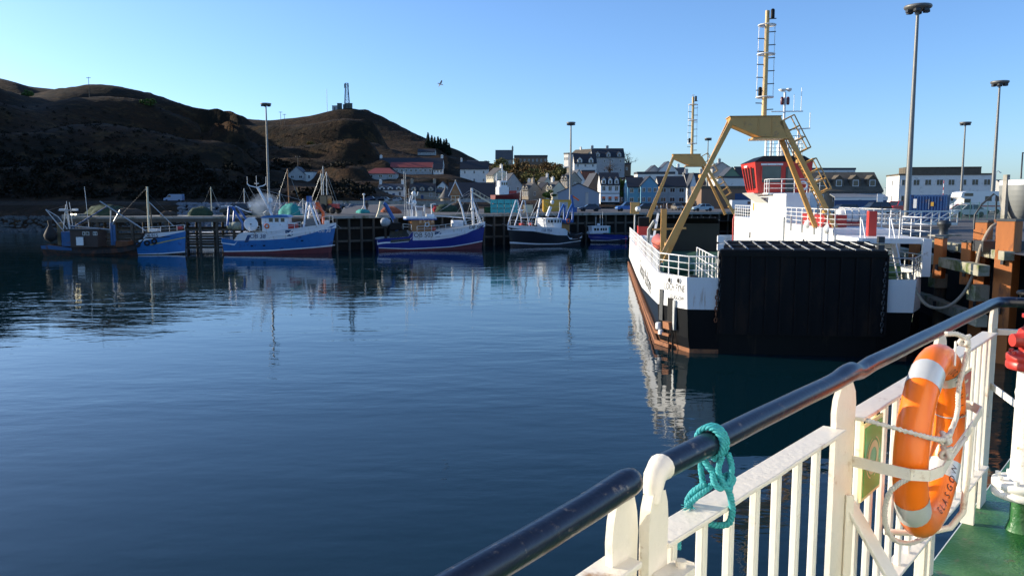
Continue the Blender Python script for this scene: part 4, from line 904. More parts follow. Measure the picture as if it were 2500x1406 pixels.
bm_.build('shore_boulders', rk, label='grey boulder embankment below the shore road', cat='boulders', kind='stuff', fixn=False)
bm_ = MB(); xs = []
for i in range(900):
    px = rng.uniform(-40, 440); y = rng.uniform(186, 199); xs.append(((px-1250)/F*y, y))
zz = ground(np.array([a[0] for a in xs]), np.array([a[1] for a in xs]))
for (x, y), z in zip(xs, zz): rock(bm_, (x, y, float(z)), rng.uniform(.3, .8), rng)
bm_.build('beach_stones', M('beach_stone', (.08, .08, .075), .9, var=.4, scale=1), label='dark stones along the far left shore', cat='stones', kind='stuff', fixn=False)
# ---------------------------------------------------------------- fishing boats
boatblue = M('boat_blue', (.025, .16, .42), .35, var=.15, scale=1., dirt=((.02, .06, .2), .2, 1.2))
navy = M('boat_navy', (.016, .03, .22), .35, var=.15, scale=1.)
boatblack = M('boat_black', (.012, .014, .02), .35, var=.2)
antifoul = M('antifoul_red', (.13, .025, .03), .7, var=.25, scale=1.5)
oldblue = M('weathered_blue', (.03, .11, .26), .6, var=.3, scale=1., dirt=((.10, .05, .03), .25, 1.))
rusthull = M('rust_streaked_hull', (.022, .02, .02), .8, var=.5, scale=.9, dirt=((.09, .035, .018), .4, 1.1))
cabinbrown = M('cabin_brown', (.055, .033, .025), .6, var=.3, scale=1.)
netgreen = M('net_green', (.03, .06, .03), .9, var=.5, scale=6, bump=.05)
nettq = M('net_turquoise', (.03, .3, .27), .85, var=.4, scale=6, bump=.04)
dkblue = M('gantry_blue', (.02, .10, .33), .45, var=.15)
class Boat:
    def __init__(s, name, label, cx, ywl, Y, rz, flip=False, beam=5.):
        s.m = Y/F; s.cx = cx; s.yw = ywl; s.fl = flip; s.c = math.cos(rz); s.B = beam
        p = atY(cx, ywl, Y); s.root = thing(name, label, 'fishing boat', (p.x, Y+beam*.45, 0), rz+(math.pi if flip else 0))
        s.sd = 1 if flip else -1                     # local side that faces the camera
    def X(s, px): return (px-s.cx)*s.m/s.c*(-1 if s.fl else 1)
    def Z(s, py): return (s.yw-py)*s.m
    def hull(s, sheer, line, boot, anti, mats, x_white=None, stern=.82, fore=.42, rake=.9, bow_full=2.3, red_top=None):
        """profiles are lists of (px, py); bands: antifoul, boot line, hull, upper strake"""
        pr = lambda L: (lambda x: float(np.interp(x, *zip(*sorted((s.X(a), s.Z(c)) for a, c in L)))))
        sh, li, bo, an = map(pr, (sheer, line, boot, anti)); xs = [s.X(a) for a, _ in sheer]; x0, x1 = min(xs), max(xs); L = x1-x0; s.x0, s.x1 = x0, x1
        N = 26; mb = MB(); rows = []
        def half(t, zf):
            pl = stern+(1-stern)*min(1, t/.4) if t < .4 else max(0, 1-((t-.4)/.6)**bow_full)
            k = lerp(.9, .72 if t < .5 else lerp(.72, .28, (t-.5)/.5), 0) if False else 1-(1-zf)*lerp(.14, .5, max(0, (t-.35)/.65))
            return max(.04, s.B/2*pl*k)
        s.half = half
        P = []
        for i in range(N+1):
            t = i/N; t = t**.9 if False else t; x = lerp(x0, x1, t); st = sh(x)
            zs = [-.7, -.15, an(x), (an(x)+bo(x))/2, bo(x), lerp(bo(x), li(x), .33), lerp(bo(x), li(x), .67), li(x), lerp(li(x), st, .5), st]
            col = []
            for z in zs:
                zf = max(0, min(1, z/max(.5, st))); xx = x-rake*(1-zf)*max(0, (t-.7)/.3)**1.3+.25*(1-zf)*(1-min(1, t/.12))
                col.append((xx, half(t, zf), z))
            P.append(col)
        bands = [0, 0, 1, 1, 2, 2, 2, 3, 3]
        for sd in (-1, 1):
            for i in range(N):
                for j in range(9):
                    a, c, d, e_ = P[i][j], P[i+1][j], P[i+1][j+1], P[i][j+1]
                    bi = bands[j]
                    if bi == 3 and x_white is not None and (a[0]+c[0])/2 < x_white: bi = 2
                    mb.add([(q[0], sd*q[1], q[2]) for q in (a, c, d, e_)], [(0, 1, 2, 3)], bi, True)
        tr = [(q[0], -q[1], q[2]) for q in P[0]]+[(q[0], q[1], q[2]) for q in reversed(P[0])]; mb.add(tr, [list(range(len(tr)))], 2)
        s.P = P; s.sh = sh; s.bv = bvh(mb); h = mb.build('hull', mats, s.root)
        dk = MB(); iw = MB()
        for i in range(N):
            for sd in (-1, 1):
                a, c = P[i][9], P[i+1][9]; ia, ic = max(.01, a[1]-.1), max(.01, c[1]-.1); za, zc = a[2]-.75, c[2]-.75
                dk.add([(a[0], 0, za), (c[0], 0, zc), (c[0], sd*ic, zc), (a[0], sd*ia, za)], [(0, 1, 2, 3)])
                iw.add([(a[0], sd*ia, za), (c[0], sd*ic, zc), (c[0], sd*ic, c[2]), (a[0], sd*ia, a[2])], [(0, 1, 2, 3)])
                iw.add([(a[0], sd*ia, a[2]+.02), (c[0], sd*ic, c[2]+.02), (c[0], sd*(c[1]+.03), c[2]+.02), (a[0], sd*(a[1]+.03), a[2]+.02)], [(0, 1, 2, 3)])
        dk.build('deck', deckgreen, s.root); iw.build('bulwark', mats[3], s.root)
        return h
    def y(s, px, k=1.): # camera-side half breadth at px (top)
        t = (s.X(px)-s.x0)/(s.x1-s.x0); return s.sd*max(.1, s.half(min(1, max(0, t)), 1)*k)
    def text(s, t, px, py, size, mat=ltr, shear=0, squash=1., off=.06):
        r_ = -1 if s.fl else 1
        text_on(s.bv, t, size, (s.X(px), 0, s.Z(py)), (r_, 0, 0), (0, 0, 1), (0, -s.sd, 0), mat, s.root, off=off, shear=shear, squash=squash)
    def box(s, name, pa, pb, ya, yb, mat, d0=-.5, d1=.5, par=None, bevel=.03):
        """box spanning pixels pa..pb, ya..yb; d0,d1 = share of half beam"""
        xs = sorted((s.X(pa), s.X(pb))); zs = sorted((s.Z(ya), s.Z(yb))); h = s.B/2
        return MB().b(xs[0], xs[1], d0*h, d1*h, zs[0], zs[1]).build(name, mat, par or s.root, bevel=bevel)
    def tub(s, name, pts, r, mat, d=0., par=None, n=6):
        """tube through pixel points; d = lateral share of half beam (number or one per point)"""
        dd = d if isinstance(d, (list, tuple)) else [d]*len(pts)
        return MB().path([(s.X(a), k*s.B/2*(-s.sd if False else 1), s.Z(c)) for (a, c), k in zip(pts, dd)], r, n).build(name, mat, par or s.root, fixn=False)
    def rail(s, pts, h, mat=white, post=1., name='rail'):
        return rails(name, [(s.X(a), s.y(a, .94), s.Z(c)) for a, c in pts], h, s.root, mat, 2, post, .03)
    def wins(s, par, pxs, ya, yb, side, mat=glass):
        for a, c in pxs:
            xs = sorted((s.X(a), s.X(c))); f_ = MB().b(xs[0]-.05, xs[1]+.05, side-.02, side+.02, s.Z(yb)-.05, s.Z(ya)+.05).build('window', frame_w if mat is glass else mat, par)
            MB().b(xs[0], xs[1], side-.035, side+.035, s.Z(yb), s.Z(ya)).build('pane', glass, f_)
    def saltire(s, px, py, w_, h_):
        sd = s.sd; r_ = -1 if s.fl else 1
        def pt(x, z):
            p = Vector((s.X(px)+r_*x, 0, s.Z(py)+z)); hh = s.bv.ray_cast(p+Vector((0, sd*8, 0)), Vector((0, -sd, 0))); return hh[0] if hh[0] else p
        o = Vector((0, sd, 0)); mb = MB()
        q = [pt(-w_/2, -h_/2), pt(w_/2, -h_/2), pt(w_/2, h_/2), pt(-w_/2, h_/2)]; mb.add([a+o*.015 for a in q], [(0, 1, 2, 3)], 0)
        t = h_*.13
        for (a, c) in (((-1, -1), (1, 1)), ((-1, 1), (1, -1))):
            A_, C_ = (a[0]*w_/2, a[1]*h_/2), (c[0]*w_/2, c[1]*h_/2)
            mb.add([pt(A_[0], A_[1]-a[1]*t*1.4*0+t)+o*.025, pt(A_[0], A_[1]-t)+o*.025, pt(C_[0], C_[1]-t)+o*.025, pt(C_[0], C_[1]+t)+o*.025], [(0, 1, 2, 3)], 1)
        mb.build('saltire_flag', [bluepaint, white], s.root, fixn=False)
    def tyre(s, px, py, r_=.42):
        x, z = s.X(px), s.Z(py); hh = s.bv.ray_cast(Vector((x, s.sd*8, z)), Vector((0, -s.sd, 0))); y = (hh[0].y if hh[0] else s.y(px))+s.sd*.1
        MB().path([(x+r_*.7*math.cos(t), y, z+r_*.7*math.sin(t)) for t in np.linspace(0, 2*math.pi, 16, endpoint=False)], r_*.3, 8, closed=True).build('tyre_fender', blackrub, s.root, fixn=False)
# --- rusty trawler at the left
B = Boat('fishing_trawler', 'rust-streaked old trawler with blue bow and whaleback, leftmost boat', 267, 624, 107, rad(4), beam=5.4)
B.hull([(98, 598), (112, 596), (160, 603), (220, 606), (290, 603), (328, 596), (342, 570), (400, 567), (437, 563)], [(98, 612), (160, 613), (290, 612), (328, 606), (345, 599), (400, 589), (437, 578)], [(98, 621), (320, 621.5), (437, 617)], [(98, 623), (320, 623), (437, 621)], [rusthull, rusthull, rusthull, rusthull], stern=.7, rake=.5)
# blue painted bow panel, white whaleback and yellow line as thin plates on the hull
def hullpatch(B, name, poly, mat, off=.02, n=14):
    """patch between two pixel polylines (top, bottom) laid on the camera side of the hull"""
    top, bot = poly; mb = MB(); v = []
    for i in range(n+1):
        t = i/n
        for j in range(5):
            pl = []
            for L in (top, bot):
                k = t*(len(L)-1); a = min(int(k), len(L)-2); f_ = k-a; pl.append((lerp(L[a][0], L[a+1][0], f_), lerp(L[a][1], L[a+1][1], f_)))
            px, py = lerp(pl[0][0], pl[1][0], j/4), lerp(pl[0][1], pl[1][1], j/4)
            x, z = B.X(px), B.Z(py); hh = B.bv.ray_cast(Vector((x, B.sd*8, z)), Vector((0, -B.sd, 0))); y = hh[0].y if hh[0] else B.sd*.05
            v.append((x, y+B.sd*off, z))
    mb.add(v, [(i*5+j, i*5+j+1, (i+1)*5+j+1, (i+1)*5+j) for i in range(n) for j in range(4)], 0, True)
    return mb.build(name, mat, B.root, fixn=False)
hullpatch(B, 'bow_plating', ([(327, 594.5), (345, 588), (395, 575.5), (434, 566)], [(326, 621), (350, 621), (400, 620), (430, 618.5)]), boatblue, .02)
hullpatch(B, 'whaleback', ([(339, 572), (400, 567.5), (433, 564.5)], [(332, 592), (390, 577), (433, 566.5)]), boatwhite, .035)
hullpatch(B, 'yellow_stripe', ([(356, 598), (395, 589), (433, 581)], [(356, 600), (395, 591), (433, 582.6)]), M('stripe_yellow', (.65, .5, .03), .5), .045)
hullpatch(B, 'waterline_stripe', ([(326, 621), (380, 620), (430, 616.5)], [(326, 622.4), (380, 622.4), (430, 619.5)]), boatwhite, .045)
hullpatch(B, 'stern_plating', ([(99, 599.5), (120, 598), (175, 605)], [(100, 607), (120, 609), (175, 614)]), oldblue, .02)
B.text('OB.915', 361, 576, .6, squash=.9, off=.1)
for px, py in ((330, 597), (350, 594), (366, 590)): B.tyre(px, py)
wh_ = B.box('wheelhouse', 166, 231, 562, 604, cabinbrown, -.55, .45); B.box('wheelhouse_roof', 163, 233, 559, 562, dsteel, -.62, .5)
B.wins(wh_, ((197, 201), (205, 211), (222, 225), (227, 230)), 567, 574, -.55*2.7-.01)
MB().b(B.X(183), B.X(199), -.58*2.7-.3, -.58*2.7-.1, B.Z(599), B.Z(579)).build('white_panel', white, B.root)
B.box('funnel', 128, 136, 545, 600, M('funnel_brown', (.2, .15, .08), .7), -.2, .2); B.box('stern_casing', 143, 166, 566, 602, oldblue, -.45, .4)
MB().lathe([(.1, -.9), (.7, -.5), (.85, 0), (.6, .6), (.2, 1.3), (.3, 2.0)], (B.X(118), -1.2, B.Z(575)), 12).build('net_bundle', blackrub, B.root)
for pts in (((107, 512), (144, 566)), ((107, 512), (133, 530), (150, 560)), ((146, 560), (153, 500)), ((160, 560), (153, 510)), ((136, 514), (165, 514))): B.tub('gallows', pts, .07, steel, (-.3, -.2, -.1)[:len(pts)])
for px, top in ((150, 492), (157, 494), (195, 456)): B.tub('aerial', ((px+5, 560), (px, top)), .03, white)
B.box('work_lamp', 136, 147, 510, 516, white, -.2, .1, bevel=0); B.box('work_lamp', 166, 175, 510, 515, white, -.2, .1, bevel=0)
for px in (171, 179): MB().lathe([(.02, 0), (.16, .1), (.16, .2)], (B.X(px), -1.2, B.Z(526)), 8).build('deck_lamp', M('lit_lamp', (.9, .8, .5), .4, emit=((1, .85, .5), 4.)), B.root)
for pts in (((166, 556), (250, 505)), ((258, 600), (258, 545)), ((264, 600), (264, 550)), ((260, 550), (281, 514)), ((256, 552), (259, 514)), ((234, 492), (340, 565)), ((160, 552), (255, 562))): B.tub('derrick', pts, .09 if pts[0][1] < 590 else .2, oldblue if pts[0][0] < 265 and pts[0][1] > 552 else steel, -.2)
B.box('winch', 270, 300, 590, 604, rust, -.4, .3)
B.tub('mast', ((344, 568), (345, 456)), .13, cream, 0); B.tub('mast', ((350, 568), (346, 497)), .1, timber, .2)
B.tub('mast_arm', ((340, 463), (347, 463)), .06, white); B.tub('stay', ((348, 494), (405, 554)), .06, steel)
B.rail([(343, 569), (400, 567), (432, 564)], .75, white, 1.); B.box('hatch', 350, 369, 560, 567, white, -.3, .2); B.box('red_buoy', 417, 427, 555, 562, red, -.2, .1)
for pts in (((345, 470), (430, 556)), ((345, 460), (262, 545)), ((258, 516), (170, 556)), ((281, 516), (330, 575)), ((108, 514), (152, 502)), ((236, 493), (346, 497))): B.tub('rigging_wire', pts, .022, dsteel, -.1, n=3)
# --- blue and white trawler
B = Boat('fishing_trawler', 'bright blue and white trawler with net drum and leaning mast', 675, 621, 110, rad(5), beam=5.8)
B.hull([(540, 581), (572, 586), (574.5, 579), (586, 568), (640, 567.5), (700, 560.5), (760, 552), (810, 546)], [(540, 588), (572, 588), (640, 587), (700, 583), (760, 570), (810, 551)], [(545, 613), (650, 611), (810, 602)], [(545, 615.5), (650, 614), (810, 605)], [antifoul, boatwhite, boatblue, boatwhite], x_white=B.X(573), stern=.8, rake=.8)
hullpatch(B, 'blue_band', ([(607, 567.7), (614, 567.7)], [(595, 592), (604, 592)]), bluepaint, .03, 4)
hullpatch(B, 'bulbous_line', ([(770, 603.5), (806, 600.8)], [(770, 605.5), (806, 603)]), boatwhite, .03, 4)
B.text('OB 38', 628, 577.5, .82, bluepaint, shear=.15); B.saltire(702.5, 570, .95, .85); B.text('OB 38', 782, 566, .62, white, shear=.2)
for px, py in ((613, 601), (642, 600), (731, 589)): hullpatch(B, 'freeing_port', ([(px-3, py-1.5), (px+3, py-1.5)], [(px-3, py+1.5), (px+3, py+1.5)]), black, .03, 2)
wh_ = B.box('wheelhouse', 635, 698, 531, 548, boatwhite, -.62, .4); B.box('deckhouse', 636, 697, 548, 567, boatwhite, -.66, .45)
mb = MB(); x0, x1 = B.X(632), B.X(702); mb.prism([(x0, -2, B.Z(533)), (x0+.4, -2, B.Z(529)), ((x0+x1)/2+.5, -2, B.Z(525)), (x1-.3, -2, B.Z(527)), (x1, -2, B.Z(531.5))], (0, 3.4, 0)).build('wheelhouse_roof', boatblue, B.root)
B.wins(wh_, ((653, 662), (667, 676), (681, 690)), 534, 543, -.62*2.9-.01)
ym = -.67*2.9; MB().path([(B.X(648)+.28*math.cos(t), ym-.06, B.Z(553)+.28*math.sin(t)) for t in np.linspace(0, 6.283, 14, endpoint=False)], .08, 6, closed=True).build('ring_buoy', lbm, B.root, fixn=False)
MB().lathe([(.92, 0), (.95, .08), (.3, .1), (.3, 1.6), (.95, 1.62), (.95, 1.7)], (B.X(611), -2.2, B.Z(548)), 24, axis='y', sm=False).build('net_drum', boatwhite, B.root); MB().lathe([(.1, -.03), (.1, 0)], (B.X(611), -2.22, B.Z(548)), 10, axis='y').build('drum_axle', dsteel, B.root)
MB().lathe([(.85, 0), (.85, 1.1)], (B.X(618), -.6, B.Z(548)), 18, axis='y').build('net_roll', blackrub, B.root)
for d in (-.55, .5):
    B.tub('stern_gantry', ((553, 552), (558, 506), (566, 507), (589, 545), (588, 562)), .16, dkblue, d, n=8)
B.tub('gantry_bar', ((537, 505), (564, 504)), .07, white, -.4); B.tub('gantry_bar', ((565, 505), (590, 517), (603, 520)), .09, boatwhite, .1); B.tub('gantry_bar', ((558, 508), (559, 507)), .12, dkblue, (-.6, .55))
for px, r_ in ((559, .42), (570, .55)): MB().lathe([(r_*.5, -.6), (r_, -.5), (r_, .5), (r_*.5, .6)], (B.X(px), -.8, B.Z(553)), 14, axis='x').build('trawl_float_drum', M('drum_grey_green', (.25, .28, .22), .7), B.root)
ms = B.tub('mast', ((654, 528), (645, 505), (621, 458)), .17, boatwhite, 0, n=10)
B.tub('mast_yard', ((597, 450), (603, 455), (620, 459), (637, 454), (643, 450)), .08, boatwhite, -.05, ms)
for px, t in ((597, 432), (619, 430), (642, 432)): B.tub('aerial', ((px, 451 if px != 619 else 456), (px, t)), .03, white, 0, ms)
MB().lathe([(.05, 0), (.3, .08), (.3, .16)], (B.X(619.5), 0, B.Z(451)), 12).build('radar_scanner', white, ms)
B.tub('ladder_bracket', ((648, 512), (634, 522), (640, 530)), .06, steel, -.1)
MB().lathe([(.1, -.4), (.32, -.2), (.34, .15), (.2, .4)], (B.X(651.5), -.2, B.Z(491)), 12).build('radome', white, B.root); B.tub('radome_post', ((653, 527), (652, 496)), .06, white, -.07)
for d in (-.55, .45): B.tub('foremast_gallows', ((735, 556), (745, 495), (751, 495), (768, 553)), .13, boatwhite, d, n=8)
B.tub('gallows_bar', ((739, 515), (758, 514)), .08, boatwhite, -.3); B.box('gallows_top', 743, 749, 480, 496, dkblue, -.5, .4)
B.box('grey_shutter', 740, 764, 535, 557, M('shutter_grey', (.2, .2, .2), .6), -.4, -.3); B.box('fish_hatch', 694, 717, 549, 560, red, -.55, .1); B.box('hatch_lid', 696, 714, 546, 549, offwhite, -.5, .05)
B.rail([(700, 560), (730, 557)], .8); B.rail([(780, 549), (795, 547), (803, 546.5)], 1.0, white, .7); B.rail([(608, 567), (634, 567)], .8)
B.box('anchor_winch', 783, 792, 541, 549, white, -.3, .2)
B.tub('orange_crane_arm', ((776, 552), (776, 520), (770, 512), (763, 496)), .22, orange, .35, n=8); B.box('crane_head', 759, 767, 494, 512, orange, .2, .4)
for pts in (((621, 460), (747, 496)), ((747, 495), (803, 532)), ((598, 452), (640, 530)), ((643, 452), (668, 527)), ((747, 500), (700, 528)), ((562, 507), (613, 535)), ((762, 500), (738, 540)), ((804, 545), (822, 560))): B.tub('rigging_wire', pts, .022, steel, 0, n=3)
# --- navy trawler with varnished wheelhouse
B = Boat('fishing_trawler', 'navy blue trawler with varnished wooden wheelhouse and white bow', 1048, 612, 118, rad(16), beam=5.8)
B.hull([(916, 584), (930, 581), (960, 580), (993, 577), (995.5, 564), (1006, 567.5), (1060, 565), (1110, 559), (1150, 552), (1182, 544)], [(916, 590), (993, 587), (1050, 586.5), (1090, 582), (1130, 573), (1182, 551)], [(918, 603), (990, 606.5), (1090, 603), (1140, 597.5), (1182, 592)], [(918, 605), (990, 608.5), (1090, 605.5), (1140, 600), (1182, 594.5)], [antifoul, boatwhite, navy, boatwhite], x_white=B.X(994), stern=.8, rake=.6)
B.text('OB 503', 1023, 574.5, .92); B.saltire(1057, 572.5, 1., .75); B.text('OB 503', 1155, 557.5, .8, shear=.3, off=.1)
hullpatch(B, 'stern_gallows_plate', ([(950, 565), (990, 562)], [(946, 592), (992, 588)]), M('net_grey', (.07, .07, .06), .9, var=.4, scale=3), .05, 6)
wh_ = B.box('wheelhouse', 997, 1052, 537, 566, wood, -.6, .4); B.box('wheelhouse_roof', 986, 1056, 530, 535, boatwhite, -.72, .5); B.box('roof_fascia', 985, 1057, 535, 538, dkblue, -.74, .52)
B.wins(wh_, ((1016, 1021), (1026, 1031), (1036, 1040), (1044, 1050)), 538.5, 545.5, -.6*2.9-.01, wood)
for i in range(9): MB().b(B.X(1012), B.X(1052), -.6*2.9-.02, -.6*2.9, B.Z(547+i*2)-.015, B.Z(547+i*2)+.015).build('plank_seam', cabinbrown, wh_)
ym = -.6*2.9-.08; MB().path([(B.X(1034)+.3*math.cos(t), ym, B.Z(549.5)+.3*math.sin(t)) for t in np.linspace(0, 6.283, 14, endpoint=False)], .08, 6, closed=True).build('ring_buoy', white, B.root, fixn=False)
for pts in (((1002, 530), (1003, 490), (1007, 470)), ((996, 500), (1000, 480), (1016, 478), (1018, 470)), ((990, 495), (1015, 506), (1030, 506)), ((1015, 530), (1011, 505)), ((1031, 530), (1032, 502)), ((1050, 530), (1049, 500), (1060, 499))): B.tub('radar_mast', pts, .08, boatwhite, -.1)
for (px, py, r_) in ((1007, 474, .35), (1008, 496, .38)): MB().lathe([(r_*.3, -r_), (r_*.9, -r_*.4), (r_, .1*r_), (r_*.5, r_)], (B.X(px), -.4, B.Z(py)), 14).build('radome', white, B.root)
for px, t in ((997, 462), (1012, 458), (986, 420), (990, 424), (1035, 500)): B.tub('aerial', ((px+1, 530), (px, t)), .03, steel, .1)
B.box('roof_locker', 1013, 1026, 516, 530, steel, -.3, .1); B.box('roof_gear', 1037, 1053, 524, 530, white, -.4, .1)
for px in (990, 996, 1001): B.tub('roof_rail', ((px, 530), (px, 512)), .05, white, -.55)
B.tub('net_drum_arm', ((961, 540), (940, 500), (936, 498)), .28, dkblue, -.1, n=8); B.tub('crane_jib', ((920, 532), (926, 515), (930, 493)), .2, M('jib_cream', (.55, .5, .35), .5), -.1, n=8); B.tub('crane_foot', ((960, 540), (966, 565)), .25, dkblue, -.1)
MB().lathe([(.25, -.7), (.6, -.5), (.65, .3), (.3, .7)], (B.X(938), -1, B.Z(543)), 12, axis='x').build('power_block', M('pale_grey_drum', (.35, .38, .4), .6), B.root); B.box('stern_winch', 947, 975, 545, 562, black, -.4, .4); B.box('winch_gear', 958, 968, 535, 548, dsteel, -.2, .2)
B.box('deck_box', 1098, 1123, 540, 556, boatwhite, -.5, .1); B.box('red_bin', 1046, 1055, 556, 564, red, -.62, -.3)
fm = B.tub('foremast', ((1152, 553), (1150, 500), (1149, 460)), .16, boatwhite, 0, n=8)
B.tub('mast_cap', ((1146, 466), (1153, 466)), .07, white, 0, fm)
for d in (-.45, .45): B.tub('mast_stay', ((1172, 549), (1153, 492)), .07, boatwhite, (d*.4, 0)); B.tub('mast_stay', ((1160, 551), (1151, 480)), .06, boatwhite, (d, 0))
B.tub('derrick', ((1131, 551), (1122, 510), (1114, 487)), .14, boatwhite, -.25); B.tub('boom', ((1053, 528), (1100, 532), (1151, 536)), .08, boatwhite, 0); B.tub('derrick_wire', ((1114, 490), (1075, 512)), .03, steel, -.2)
MB().lathe([(.05, -.1), (.3, .05), (.3, .15)], (B.X(1149), -.4, B.Z(513)), 10, axis='y').build('deck_lamp', white, B.root)
B.rail([(1008, 567), (1060, 565), (1110, 559), (1150, 552), (1176, 546)], .85, white, 1.2); B.rail([(976, 560), (995, 562)], .8)
for pts in (((1149, 465), (1178, 546)), ((1149, 462), (1055, 528)), ((1150, 480), (1131, 548)), ((1007, 470), (940, 498)), ((1007, 475), (1114, 488)), ((1149, 470), (1098, 540)), ((930, 495), (962, 560)), ((1114, 488), (1150, 470)), ((1180, 548), (1200, 556))): B.tub('rigging_wire', pts, .022, steel, 0, n=3)
# --- black and white trawler, bow to the left
B = Boat('fishing_trawler', 'black and white trawler with its bow to the left and blue stern gantry', 1325, 604, 128, rad(24), flip=True, beam=5.4)
B.hull([(1239, 552), (1275, 554.5), (1330, 557), (1371, 562), (1374, 576), (1395, 577), (1412, 573)], [(1239, 557), (1270, 562), (1300, 569), (1345, 577), (1374, 578.5), (1412, 579)], [(1246, 592.5), (1300, 596.5), (1350, 597.5), (1412, 591)], [(1246, 597), (1300, 599.5), (1350, 599.5), (1412, 593)], [boatblack, boatwhite, boatblack, boatwhite], x_white=B.X(1373), stern=.8, rake=.5)
B.text('OB 956', 1319, 565, .62, bluepaint, squash=.9); 
hullpatch(B, 'scuff_panel', ([(1385, 580), (1408, 577)], [(1385, 594), (1404, 592)]), rusthull, .03, 4)
sdw = B.sd*.6*2.7
wh_ = B.box('wheelhouse', 1324, 1360, 538, 558, boatwhite, -.6, .6); B.box('wheelhouse_roof', 1322, 1362, 535.5, 538, white, -.66, .66); B.box('deckhouse', 1340, 1361, 543, 560, boatwhite, .1, .7)
B.wins(wh_, ((1326, 1330), (1333, 1338), (1342, 1346), (1350, 1353), (1356, 1358.5)), 539.5, 546.5, B.sd*.72*2.7)
for d in (-.5, .5): B.tub('fore_gallows', ((1248, 553), (1268, 492), (1272, 492), (1284, 556)), .1, boatwhite, d)
B.tub('gallows_bar', ((1259, 515), (1276, 515)), .07, white, .3); B.tub('fore_aerial', ((1270, 492), (1271, 468)), .05, steel); MB().lathe([(.05, 0), (.28, .1), (.25, .3)], (B.X(1266), 1, B.Z(520)), 10).build('deck_lamp', white, B.root)
B.tub('mast', ((1308, 553), (1320, 488)), .14, boatwhite); B.tub('mast_stay', ((1288, 548), (1318, 495)), .04, steel, .3); B.tub('mast_stay', ((1293, 552), (1319, 492)), .04, steel, -.3); B.tub('boom', ((1272, 534), (1318, 534)), .1, boatwhite, .1)
B.tub('exhaust_mast', ((1337, 531), (1346, 508)), .28, boatwhite, 0, n=8); MB().lathe([(.1, -.3), (.3, -.1), (.3, .2), (.1, .35)], (B.X(1350), 0, B.Z(497)), 10).build('radome', white, B.root)
for d in (-.55, .55): B.tub('stern_gantry', ((1373, 548), (1381, 520), (1390, 502), (1393, 505), (1391, 545)), .18, dkblue, d, n=8)
B.box('gantry_base', 1371, 1393, 540, 547, dkblue, -.6, .6); B.box('net_drum_housing', 1362, 1388, 552, 580, M('housing_orange', (.42, .2, .05), .6, var=.25), -.35, .35)
MB().path([(B.X(1379)+.28*math.cos(t), B.sd*1.7, B.Z(543)+.35*math.sin(t)) for t in np.linspace(0, 6.283, 14, endpoint=False)], .08, 6, closed=True).build('ring_buoy', lbm, B.root, fixn=False)
B.rail([(1244, 552), (1275, 554), (1323, 557)], .8, white, 1.); B.box('red_float', 1265, 1272, 547, 552, red, .1, .5); B.box('red_float', 1287, 1292, 547, 552, red, .1, .5)
for pts in (((1270, 494), (1319, 490)), ((1319, 490), (1348, 500)), ((1319, 490), (1375, 548)), ((1270, 494), (1242, 550)), ((1390, 504), (1350, 510)), ((1240, 555), (1226, 548))): B.tub('rigging_wire', pts, .022, steel, 0, n=3)
# --- small dark boat with white cabin
B = Boat('cabin_boat', 'small dark boat with white cabin moored behind the trawlers', 1482, 591, 140, rad(18), flip=True, beam=2.8)
B.hull([(1437, 569), (1460, 571), (1500, 573.5), (1531, 574.5)], [(1437, 571), (1480, 574), (1531, 576.5)], [(1440, 585), (1480, 586), (1531, 582)], [(1440, 587), (1480, 587), (1531, 583)], [boatblack, offwhite, navy, navy], stern=.85, rake=.5)
wh_ = B.box('cabin', 1441, 1484, 553, 568, boatwhite, -.6, .6); B.box('cabin_roof', 1439, 1487, 551, 553, white, -.66, .66); B.box('foredeck', 1436, 1470, 564, 570, boatwhite, -.5, .5)
B.wins(wh_, ((1446, 1451), (1453, 1458), (1462, 1466), (1468, 1472), (1474, 1478)), 556, 562, B.sd*.6*1.4); B.box('aft_screen', 1482, 1487, 554, 569, teal, -.5, .6)
for px, t in ((1455, 530), (1466, 524), (1472, 516)): B.tub('aerial', ((px, 552), (px, t)), .03, white)
MB().lathe([(.1, 0), (.3, .1), (.3, .25), (.1, .35)], (B.X(1462), 0, B.Z(550)), 12).build('radar_scanner', white, B.root)
for py in (580, 588): MB().lathe([(.02, -.16), (.16, 0), (.02, .16)], (B.X(1523), B.y(1523)+B.sd*.2, B.Z(py)), 8).build('fender_buoy', M('buoy_pink_red', (.6, .05, .08), .5), B.root)
# the exhaust smoke drifting over the blue trawler
sm = bpy.data.materials.new('exhaust_smoke'); sm.use_nodes = True; n = sm.node_tree.nodes; l = sm.node_tree.links; n.remove(n['Principled BSDF'])
pv_ = n.new('ShaderNodeVolumePrincipled'); pv_.inputs['Color'].default_value = (.6, .75, .95, 1); tc = n.new('ShaderNodeTexCoord'); nz = n.new('ShaderNodeTexNoise'); nz.inputs['Scale'].default_value = .55; nz.inputs['Detail'].default_value = 4
l.new(tc.outputs['Object'], nz.inputs['Vector'])
gr = n.new('ShaderNodeVectorMath'); gr.operation = 'LENGTH'; mp = n.new('ShaderNodeMapping'); mp.inputs['Scale'].default_value = (1/2.6, 1/1.4, 1/1.7); l.new(tc.outputs['Object'], mp.inputs[0]); l.new(mp.outputs[0], gr.inputs[0])
m1 = n.new('ShaderNodeMath'); m1.operation = 'SUBTRACT'; l.new(nz.outputs['Fac'], m1.inputs[0]); m2 = n.new('ShaderNodeMath'); m2.operation = 'MULTIPLY'; m2.inputs[1].default_value = .42; l.new(gr.outputs['Value'], m2.inputs[0]); l.new(m2.outputs[0], m1.inputs[1])
